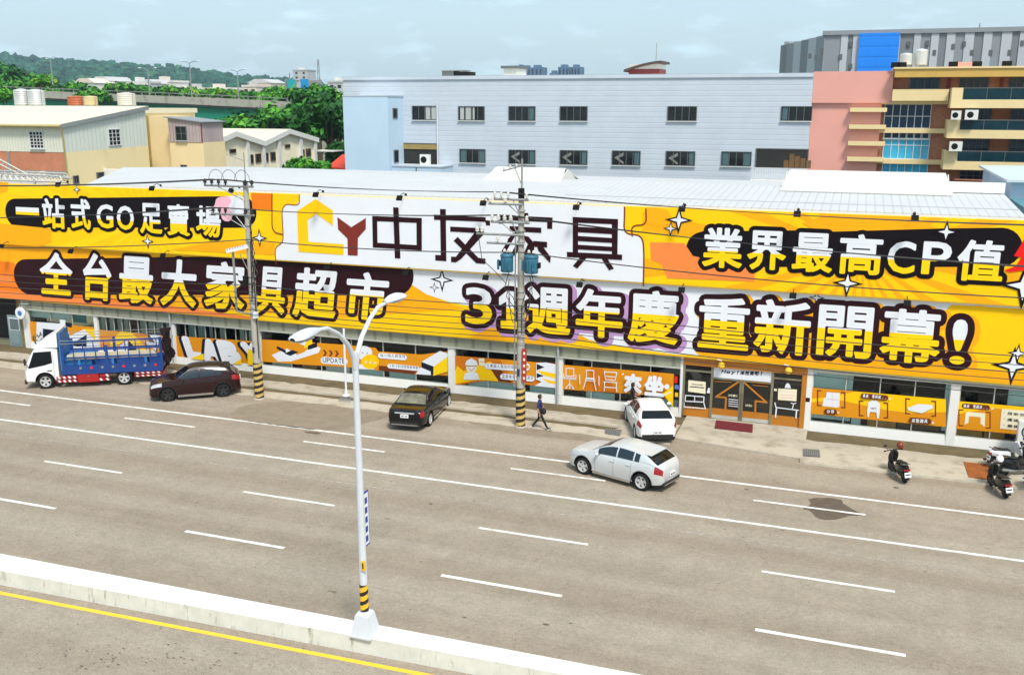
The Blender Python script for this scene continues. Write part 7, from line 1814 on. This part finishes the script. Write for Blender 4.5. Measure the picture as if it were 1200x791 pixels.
for l, t_, r_, b_ in ((240, 188, 243.5, 197), (248.5, 186.5, 254.5, 196), (269, 175.5, 275.5, 179), (293, 182, 296, 191), (299.5, 181, 305, 190), (310.5, 180, 313.5, 189), (317, 179, 322, 188), (334, 170, 339, 173), (353, 176, 356, 183), (358.5, 175, 363.5, 183), (293, 200, 297, 205), (300, 199, 306, 205), (311, 198, 314, 204), (329, 195, 333, 204)):
    y0, y1 = ph(l, (t_+b_)/2).y, ph(r_, (t_+b_)/2).y; win_x(hl_, y0, y1, ph((l+r_)/2, b_).z, ph((l+r_)/2, t_).z, hx3, 1, 1, mat('brown_window_frame', (.12, .07, .035), .6), M_WGL)
q = MB(); p = ph(369, 178); q.box((hx3-.5, ys[4], p.z), (hx3+2.2, ys[4]+3.5, p.z+.12), M_TRIMG); q.build('awning', hl_)
# ---- red canopy and white van roof between hall and factory
rc = thing('red_canopy', 'bright red market canopy beside the factory stair tower', 'canopy', (W(392, 200, 84).x, 84, 0)); M_REDC = mat('red_canopy_cloth', (.70, .05, .012), .6, 0, .15, .8)
p = W(384, 190, 84); s_ = W(404, 190, 84); q = MB()
for k, (zo, yo) in enumerate(((0, 0), (-1.0, 1.2))): q.prism([(p.x-.5*k, 84-yo, p.z-.5+zo), (s_.x, 84-yo, p.z-.7+zo), (s_.x, 87-yo, p.z+.3+zo), (p.x-.5*k, 87-yo, p.z+.5+zo)], (0, 0, .1), M_REDC)
q.prism([(p.x-.4, 83.9, p.z-1.6), (s_.x, 83.9, p.z-1.6), (s_.x, 83.9, p.z-1.0), (p.x-.4, 83.9, p.z-.9)], (0, .04, 0), M_REDC); q.build('cloth', rc)
q = MB()
for x in (p.x, (p.x+s_.x)/2, s_.x-.1): q.tube([(x, 84.2, 0), (x, 84.2, p.z-.6)], .06, M_GALV, 6)
q.build('posts', rc)
# ---- open steel roof trusses at the far left behind the banner
st = thing('steel_truss', 'open pale steel roof trusses sticking up behind the left end of the upper banner', 'steel frame', (-57, 50, 0)); q = MB(); M_STL = mat('pale_steel', (.52, .50, .45), .5, .2, .1, 3)
for r0, (Y, yt, yb) in enumerate(((50.5, 203, 211), (53.5, 200, 206))):
    A, B_ = W(-10, yt, Y), W(70+8*r0, yt+4, Y); A2, B2 = W(-10, yb, Y), W(78+6*r0, yb+3, Y)
    q.tube([A, B_], .06, M_STL, 5); q.tube([A2, B2], .06, M_STL, 5); n_ = 12
    for k in range(n_): q.tube([A.lerp(B_, k/n_), A2.lerp(B2, (k+.5)/n_)], .035, M_STL, 4); q.tube([A2.lerp(B2, (k+.5)/n_), A.lerp(B_, (k+1)/n_)], .035, M_STL, 4)
    for x in (-5, 40): p = W(x, yb, Y); q.tube([p, (p.x, p.y, 0)], .08, M_STL, 6)
A, B_ = W(-6, 184, 52), W(34, 206, 52); q.tube([A, B_], .06, M_STL, 5); A2, B2 = W(-6, 190, 52), W(28, 207, 52); q.tube([A2, B2], .06, M_STL, 5)
for k in range(9): q.tube([A.lerp(B_, k/9), A2.lerp(B2, (k+.5)/9)], .035, M_STL, 4)
q.build('lattice', st)
# ---- flat-roofed building with water tanks behind the cream house
fz = W(60, 127, 84).z; p = W(-60, 127, 84); s_ = W(156, 127, 84)
fl = thing('flat_roof_house', 'flat roofed house carrying the water tanks behind the cream house', 'house', ((p.x+s_.x)/2, 84, 0)); q = MB(); q.box((p.x, 84, 0), (s_.x, 94, fz-.5), M_BEIGE2); q.build('wall', fl); q = MB(); q.box((p.x-.2, 83.8, fz-.5), (s_.x+.2, 94.2, fz), M_CRROOF); q.build('roof', fl)
GT = 'water tanks behind the cream house'
tank(12.5, 28, 104, 128, 85, 'left tank of the grey pair on a stand behind the cream roof', None, GT, fz, 6); tank(28.5, 44.5, 104.5, 128, 85, 'right tank of the grey pair on a stand behind the cream roof', None, GT, fz, 6)
tank(74, 92, 112.5, 126, 86, 'squat orange water tank behind the cream roof', mat('orange_tank', (.42, .10, .03), .5, 0, .15, 1), GT, fz, 3); tank(94, 108, 112.5, 126, 86, 'pale yellowish water tank beside the orange one', mat('yellowish_tank', (.58, .46, .24), .5, 0, .15, 1), GT, fz, 3); tank(132.5, 151, 108.5, 126.5, 86, 'single pale water tank at the left end of the green bridge', mat('pale_tank', (.62, .58, .50), .5, 0, .1, 1), GT, fz, 5)
# ================================================================ BRIDGE, TREES, TOWN, HILLS, HAZE
M_GIRD = mat('green_girder', (.004, .19, .115), .5, 0, .08, .3); M_BARR = mat('bridge_parapet', (.36, .35, .30), .85, 0, .25, .8, .3, col2=(.16, .15, .12), f2=.36); M_SHADE = mat('shaded_underside', (.03, .035, .035), .9)  # deck slab painted near-black for the shade under the bridge
YB_ = 150.0
br = thing('road_bridge', 'road bridge with a green steel girder and grey parapet behind the left houses', 'bridge', (W(240, 120, YB_).x, YB_, 0))
pts = [(-60, 103), (0, 105), (150, 111), (230, 114.3), (290, 117), (337, 119.5), (420, 126)]
Pt = [W(x, y, YB_) for x, y in pts]
q = MB(); g = MB(); r_ = MB(); 
for a, c in zip(Pt[:-1], Pt[1:]):
    dn = Vector((0, 0, 1)); q.prism([a-dn*1.35, c-dn*1.35, c, a], (0, .4, 0), M_BARR); q.prism([a-dn*1.35+Vector((0, 9, 0)), c-dn*1.35+Vector((0, 9, 0)), c-dn*.5+Vector((0, 9, 0)), a-dn*.5+Vector((0, 9, 0))], (0, .4, 0), M_BARR)
    q.prism([a-dn*1.6, c-dn*1.6, c-dn*1.6+Vector((0, 9, 0)), a-dn*1.6+Vector((0, 9, 0))], (0, 0, .3), M_SHADE)
    g.prism([a-dn*4.1+Vector((0, .6, 0)), c-dn*4.1+Vector((0, .6, 0)), c-dn*1.6+Vector((0, .6, 0)), a-dn*1.6+Vector((0, .6, 0))], (0, .3, 0), M_GIRD); g.prism([a-dn*4.15+Vector((0, .3, 0)), c-dn*4.15+Vector((0, .3, 0)), c-dn*4.15+Vector((0, .95, 0)), a-dn*4.15+Vector((0, .95, 0))], (0, 0, .12), M_GIRD)
    g.prism([a-dn*4.1+Vector((0, 8, 0)), c-dn*4.1+Vector((0, 8, 0)), c-dn*1.6+Vector((0, 8, 0)), a-dn*1.6+Vector((0, 8, 0))], (0, .3, 0), M_GIRD)
    r_.tube([a+dn*.5+Vector((0, .2, 0)), c+dn*.5+Vector((0, .2, 0))], .07, M_GALV, 5)
    n_ = max(2, int((c-a).length/2.5))
    for k in range(n_): p = a.lerp(c, k/n_)+Vector((0, .2, 0)); r_.box((p.x-.05, p.y-.05, p.z), (p.x+.05, p.y+.05, p.z+.5), M_GALV)
q.build('deck', br); g.build('girder', br); r_.build('railing', br)
q = MB()
for x, y in ((-20, 104), (120, 112), (345, 127)): p = W(x, y, YB_+4); q.box((p.x-1, YB_+1, 0), (p.x+1, YB_+8, p.z-4), M_BARR)
q.build('pier', br)
def bridge_lamp(x, yb, yt, lab, Y=YB_+1.2, first=[None]):
    p = W(x, yb, Y); h = W(x, yt, Y).z-p.z
    t = thing('lamp_post', lab, 'lamp post', p, 0, 'lamp posts along the bridge'); q = MB(); q.tube([p, p+Vector((0, 0, h))], [.14, .08], M_GALV, 8); q.build('pole', t)
    for s in (1, -1): q = MB(); q.tube([p+Vector((0, 0, h-.1)), p+Vector((s*.5, 0, h+.15)), p+Vector((s*1.5, 0, h+.3))], .06, M_GALV, 6); q.ball(p+Vector((s*1.75, 0, h+.3)), .3, M_LAMP, 10, 6, (1.3, .5, .4)); q.build('lamp_arm', t)
bridge_lamp(62, 100, 69, 'lamp post in front of the wooded hill at the far left'); bridge_lamp(175.5, 113, 82, 'lamp post on the bridge just right of the single pale tank'); bridge_lamp(225, 115.5, 74, 'tallest looking lamp post above the middle of the bridge'); bridge_lamp(280, 119, 84, 'lamp post on the bridge left of the sign gantry')
gt = thing('sign_gantry', 'steel gantry with green and blue road signs at the right end of the bridge', 'gantry', W(356, 122, YB_+2)); q = MB(); Y = YB_+2
for x in (336.5, 341.5, 371, 376.5): p = W(x, 124, Y); q.tube([p, (p.x, Y, W(x, 93 if x in (336.5, 376.5) else 96, Y).z)], .16, M_GALV, 6)
for y in (95, 105): q.tube([W(336, y, Y), W(377, y, Y)], .12, M_GALV, 5)
for k in range(10): q.tube([W(337+4*k, 95 if k % 2 else 105, Y), W(341+4*k, 105 if k % 2 else 95, Y)], .06, M_GALV, 4)
p = W(339.5, 86, Y); q.tube([W(339.5, 95, Y), p], .1, M_GALV, 5); q.build('frame', gt)
q = MB(); a = W(337, 103.5, Y-.4); c = W(346, 93.5, Y-.4); q.box((a.x, Y-.4, a.z), (c.x, Y-.3, c.z), mat('sign_teal', (.02, .33, .36), .5)); q.build('sign_panel', gt); q = MB(); a = W(352.5, 105.5, Y-.4); c = W(361, 93, Y-.4); q.box((a.x, Y-.4, a.z), (c.x, Y-.3, c.z), mat('sign_blue2', (.01, .26, .55), .5)); q.build('sign_panel', gt); q = MB(); a = W(362, 104, Y-.4); c = W(377, 94.5, Y-.4); q.box((a.x, Y-.4, a.z), (c.x, Y-.3, c.z), M_GALV); q.build('sign_back', gt)
# ---- trees
LEAF = [mat('leaf_dark', (.012, .085, .008), .6, 0, .4, .7, .3), mat('leaf_mid', (.034, .18, .012), .6, 0, .35, .7, .3), mat('leaf_light', (.09, .30, .016), .6, 0, .3, .7, .3), mat('leaf_lime', (.17, .32, .015), .6, 0, .3, .7, .3)]
M_BARK = mat('bark', (.07, .05, .035), .9, 0, .3, 3)
def tree(label, cx, cy, rx, ry, Y, seed, tone=(0, 1, 2), leaf=.5, n_cl=70, per=42, group='trees beyond the houses', depth=None, name='tree', lobes=5):
    r_ = random.Random(seed); C_ = W(cx, cy, Y); a = W(cx-rx, cy, Y); t_ = W(cx, cy-ry, Y)
    RX = C_.x-a.x; RZ = t_.z-C_.z; RY = depth or RX*.8
    t = thing(name, label, 'bush' if name == 'bush' else 'tree', (C_.x, Y, 0), 0, group)
    q = MB(); zt = C_.z+RZ*.2
    q.tube([(C_.x, Y, 0), (C_.x+.1, Y, zt*.5), (C_.x, Y, zt)], [max(.12, RX*.09), max(.1, RX*.07), max(.05, RX*.03)], M_BARK, 8)
    for k in range(6):
        an = 6.28*k/6+r_.random(); z0 = zt*r_.uniform(.45, .75); q.tube([(C_.x, Y, z0), (C_.x+RX*.35*math.cos(an), Y+RY*.35*math.sin(an), z0+RZ*.5), (C_.x+RX*.7*math.cos(an), Y+RY*.7*math.sin(an), C_.z+RZ*r_.uniform(-.2, .5))], [RX*.04, RX*.03, RX*.012], M_BARK, 6)
    q.build('trunk', t)
    q = MB(); lob = []
    for k in range(lobes):
        an = 6.28*k/lobes+r_.uniform(-.4, .4); f = r_.uniform(.35, .62); lob.append((f*math.cos(an), f*math.sin(an), r_.uniform(-.35, .45), r_.uniform(.42, .62)))
    lob.append((0, 0, .25, .62))
    for c in range(n_cl):
        lx, ly, lz, lr = lob[c % len(lob)]
        while True:
            d = Vector((r_.gauss(0, 1), r_.gauss(0, 1), r_.gauss(0, 1)))
            if d.length > .1: break
        d.normalize(); 
        if d.z < -.35: d.z *= -.6
        rr = lr*r_.uniform(.55, 1.05); c0 = Vector((C_.x+RX*(lx+d.x*rr), Y+RY*(ly+d.y*rr), C_.z+RZ*(lz+d.z*rr)))
        w_ = r_.random(); m = LEAF[tone[0]] if w_ < .40 else LEAF[tone[1]] if w_ < .78 else LEAF[tone[2]]
        cr = r_.uniform(.10, .2)*(RX+RZ)*.62; vs_ = []; fs_ = []
        for k in range(per):
            o = Vector((r_.gauss(0, .5), r_.gauss(0, .5), r_.gauss(0, .38)))*cr; p = c0+o; nrm = (o.normalized()+Vector((r_.uniform(-.7, .7), r_.uniform(-.7, .7), r_.uniform(.0, 1.0)))).normalized()
            u = nrm.orthogonal().normalized(); u = (Matrix.Rotation(r_.random()*6.28, 3, nrm) @ u); v = nrm.cross(u); s = leaf*r_.uniform(.55, 1.15); b0 = len(vs_)
            vs_ += [p-u*s, p+v*s*.55, p+u*s, p-v*s*.55]; fs_.append((b0, b0+1, b0+2, b0+3))
        q.add(vs_, fs_, m)
    q.build('crown', t); return t
T_ = tree
T_('broad dark green tree behind the gabled hall, left of the tree group', 292, 155, 40, 22, 116, 1, n_cl=130, per=48)
T_('big dark tree above the right gable of the hall', 340, 148, 46, 28, 120, 2, n_cl=140, per=48)
T_('tall dark tree beside the factory stair tower', 385, 150, 34, 48, 108, 3, (0, 0, 1), n_cl=130, per=48)
T_('bright green tree top in front of the sign gantry', 372, 122, 38, 22, 132, 4, (0, 1, 2), n_cl=110)
T_('fresh green crown just right of the bridge parapet end', 322, 113, 26, 12, 176, 5, (1, 2, 2), n_cl=80, leaf=.6)
tree('low bright green bush in front of the gabled hall', 362, 199, 26, 12, 80, 6, (0, 1, 2), .3, 90, 42, None, None, 'bush', 6)
T_('dark tree under the girder end behind the hall roof', 395, 185, 12, 24, 100, 7, (0, 0, 1), n_cl=60)
GL = 'trees at the far left'
T_('deep green tree clump at the left edge under the hill', 12, 98, 34, 24, 240, 8, (0, 1, 1), .9, 110, 40, GL)
T_('yellow green tree behind the grey tanks', 52, 100, 14, 14, 165, 9, (1, 2, 3), .55, 80, 40, GL)
T_('mid green tree right of the yellow green one', 72, 112, 26, 13, 158, 10, (0, 1, 2), .55, 90, 40, GL)
T_('green tree between the grey tanks and the hill foot', 30, 108, 26, 14, 185, 11, (1, 1, 2), .65, 90, 40, GL)
T_('dark low tree left of the single pale tank', 112, 114, 22, 11, 150, 12, (0, 1, 2), .5, 80, 40, GL)
T_('bright green tree at the extreme left beside the tanks', 3, 116, 12, 13, 110, 13, (1, 2, 2), .45, 70, 40, GL)
GB = 'trees beyond the bridge'
for i, (x, y, rx, ry, lab) in enumerate(((150, 106, 26, 7, 'long low tree crown beyond the left part of the bridge'), (186, 108, 20, 6, 'tree crown beyond the bridge below the white town houses'), (218, 110, 18, 6, 'yellow green crown beyond the bridge by the tallest lamp post'), (248, 111, 20, 6, 'crown beyond the bridge left of its far lamp'), (268, 113, 16, 7, 'crown beyond the bridge near the far lamp post'), (300, 114, 18, 7, 'crown beyond the bridge left of the gantry'))):
    T_(lab, x, y, rx, ry, 200+8*i, 20+i, (1, 2, 3) if i in (2, 3, 4) else (0, 1, 2), .7, 80, 36, GB)
# ---- white town houses beyond the bridge
M_TOWN = [mat('town_white', (.68, .66, .62), .7, 0, .08, .3), mat('town_cream', (.64, .56, .48), .7, 0, .08, .3), mat('town_grey', (.46, .46, .46), .7, 0, .08, .3)]
for i, (l, t_, r2, lab, k, roofp) in enumerate(((88, 95, 110, 'pale house with a long sloping roof left in the town row', 0, 1), (108, 93, 128, 'white town house with a dark window above the orange tank', 1, 1), (128, 97, 150, 'low white shed in the town row above the pale tank', 0, 0), (150, 95.5, 164, 'grey white town house left of the bridge lamp', 2, 0), (163, 96, 180, 'cream town house behind the first bridge lamp', 1, 1), (176, 94.5, 199, 'large pale town house with rooftop clutter', 0, 0), (212, 103, 238, 'low wide pale house behind the tallest lamp post', 1, 0), (236, 103, 270, 'long white shed left of the far bridge lamp', 0, 0), (284, 100, 300, 'cream block in front of the round roof, beside the far lamp', 1, 0), (290, 95.5, 317, 'cream town house with a raised round roof centre', 1, 1), (384, 95, 402, 'grey block at the left edge of the factory', 2, 0), (343, 82, 360, 'distant grey block on the skyline above the gantry', 2, 0))):
    Y = 300+9*i+(250 if t_ < 85 else 0); a, c = W(l, t_, Y), W(r2, t_, Y); b_ = thing('town_house', lab, 'house', ((a.x+c.x)/2, Y, 0), 0, 'town houses beyond the bridge'); h = a.z
    q = MB(); q.box((a.x, Y, 0), (c.x, Y+12, h-.8), M_TOWN[k]); q.build('wall', b_)
    q = MB()
    if roofp: q.prism([(a.x-.4, Y-.4, h-.8), ((a.x+c.x)/2-2, Y-.4, h+.9), ((a.x+c.x)/2+2, Y-.4, h+.9), (c.x+.4, Y-.4, h-.8)], (0, 12.8, 0), M_TOWN[(k+1) % 3])
    else: q.box((a.x-.3, Y-.3, h-.8), (c.x+.3, Y+12.3, h), M_TOWN[k]); q.box((lerp(a.x, c.x, .3), Y+2, h), (lerp(a.x, c.x, .55), Y+6, h+1.6), M_TOWN[(k+1) % 3])
    q.build('roof', b_)
    nx = max(2, int((c.x-a.x)/4.4))
    for f in range(2):
        for j in range(nx): q = MB(); x = lerp(a.x, c.x, (j+.5)/nx); q.box((x-.9, Y-.05, h-3.2-3.2*f), (x+.9, Y-.005, h-1.8-3.2*f), M_WGL); q.build('window', b_)
# ---- far blue towers and skyline
M_TWR = mat('haze_blue_tower', (.06, .13, .24), .6, 0, .2, .05)  # blue of the distance haze is put into the tower colour
for l, t_, r2, lab in ((606, 76, 612, 'thin far tower left in the left skyline cluster'), (610, 77, 622, 'dark blue far tower in the middle of the left skyline cluster'), (622, 76.5, 636, 'far tower at the right of the left skyline cluster'), (644, 83, 653, 'low far block left in the right skyline cluster'), (654, 76, 667, 'far tower in the middle of the right skyline cluster'), (669, 76, 680, 'far tower at the right of the right skyline cluster')):
    Y = 1250; a, c = W(l, t_, Y), W(r2, t_, Y); b_ = thing('far_tower', lab, 'tower block', ((a.x+c.x)/2, Y, 0), 0, 'far towers on the skyline'); q = MB(); q.box((a.x, Y, 0), (c.x, Y+20, a.z-3), M_TWR); q.box((lerp(a.x, c.x, .2), Y+2, a.z-3), (lerp(a.x, c.x, .7), Y+12, a.z), M_TWR); q.build('wall', b_)
    for j in range(3): q = MB(); x = lerp(a.x, c.x, (j+.5)/3); q.box((x-1.0, Y-.3, 2), (x+1.0, Y-.02, a.z-5), M_WGL); q.build('window_strip', b_)
p = W(379, 90, 700); t = thing('radio_mast', 'thin radio mast on the skyline right of the sign gantry', 'mast', (p.x, 700, 0)); q = MB(); zt = W(373.5, 70, 700).z; p = W(373.5, 90, 700)
for s in (-1, 1): q.tube([(p.x+s*2.0, 700, 0), (p.x+s*.5, 700, zt)], .35, M_GALV, 5)
for k in range(8): q.tube([(p.x-2+.19*k, 700, zt*k/8), (p.x+2-.19*k, 700, zt*(k+1)/8)], .2, M_GALV, 4)
q.build('lattice', t)
# ---- wooded hills
prof = [(-3400, 33), (-2600, 68), (-2000, 91), (-1750, 93), (-1623, 97), (-1560, 102), (-1500, 97), (-1380, 85), (-1200, 73), (-1100, 65), (-1010, 57), (-920, 49), (-832, 39), (-700, 25), (-500, 11), (-200, 6), (300, 6), (1500, 6), (3000, 6)]
def hillz(x, y):
    k = 1500.0/max(y, 400); H = interp(prof, x*k)-4; u = (y-560)/940.0
    f = 0 if u <= 0 else (min(1, u)**1.35)
    return max(0, H*f*(1 if y < 1500 else max(0, 1-(y-1500)/1400)))+3.0*math.sin(x*.011+y*.006)*min(1, max(0, u))+2.0*math.sin(x*.031-y*.017)*min(1, max(0, u))
M_HILL = mat('hill_soil', (.018, .055, .018), .95, 0, .4, .01, .1)
q = MB(); rows = []
for j in range(41):
    y = lerp(540, 2700, (j/40)**1.2); rows.append([(x, y, hillz(x, y)-.5) for x in [lerp(-3600, 2600, i/110) for i in range(111)]])
q.grid(rows, M_HILL, True, True); struct(q.build('hills', base=False))
M_WOOD = [mat('far_leaf_dark', (.008, .050, .030), .9, 0, .5, .06, .1), mat('far_leaf_mid', (.016, .085, .045), .9, 0, .5, .06, .1), mat('far_leaf_light', (.034, .12, .055), .9, 0, .4, .06, .1)]  # blue-green tint puts some distance haze into the leaf colours
ICO = bmesh.new(); bmesh.ops.create_icosphere(ICO, subdivisions=2, radius=1); IV = [v.co.copy() for v in ICO.verts]; IF = [tuple(v.index for v in f.verts) for f in ICO.faces]; ICO.free()
q = MB(); r_ = random.Random(5)
for k in range(4600):
    y = lerp(570, 1560, r_.random()**1.15); x = y*r_.uniform(-1.16, -.42); z = hillz(x, y); s = r_.uniform(4.5, 9.5)*(.7+.45*y/1500)
    ph_ = [r_.uniform(0, 6.28) for _ in range(3)]; v = []
    for p in IV:
        d = 1+.22*math.sin(5*p.x+ph_[0])*math.sin(4*p.y+ph_[1])+.2*math.sin(7*p.z+ph_[2])+r_.uniform(-.12, .12); v.append((x+p.x*s*d, y+p.y*s*d, z+s*.35+p.z*s*.95*d))
    q.add(v, IF, M_WOOD[0 if r_.random() < .45 else 1 if r_.random() < .75 else 2])
o = q.build('far_wood', base=False); tag(o, 'dense wood covering the distant hills', 'wood', None, 'stuff')
# ---- the hazy air
HAZE = .00014
if HAZE:
    m = bpy.data.materials.new('haze'); m.use_nodes = True; n = m.node_tree.nodes; n.remove(n['Principled BSDF']); pv = n.new('ShaderNodeVolumePrincipled'); pv.inputs['Density'].default_value = HAZE; pv.inputs['Color'].default_value = (.64, .84, 1, 1); pv.inputs['Anisotropy'].default_value = .0; m.node_tree.links.new(pv.outputs[0], n['Material Output'].inputs['Volume'])
    q = MB(); q.box((-4350, -550, -1.5), (3250, 3050, 175), m); o = q.build('haze', base=False); tag(o, 'thin bluish haze in the air', 'haze', None, 'stuff')
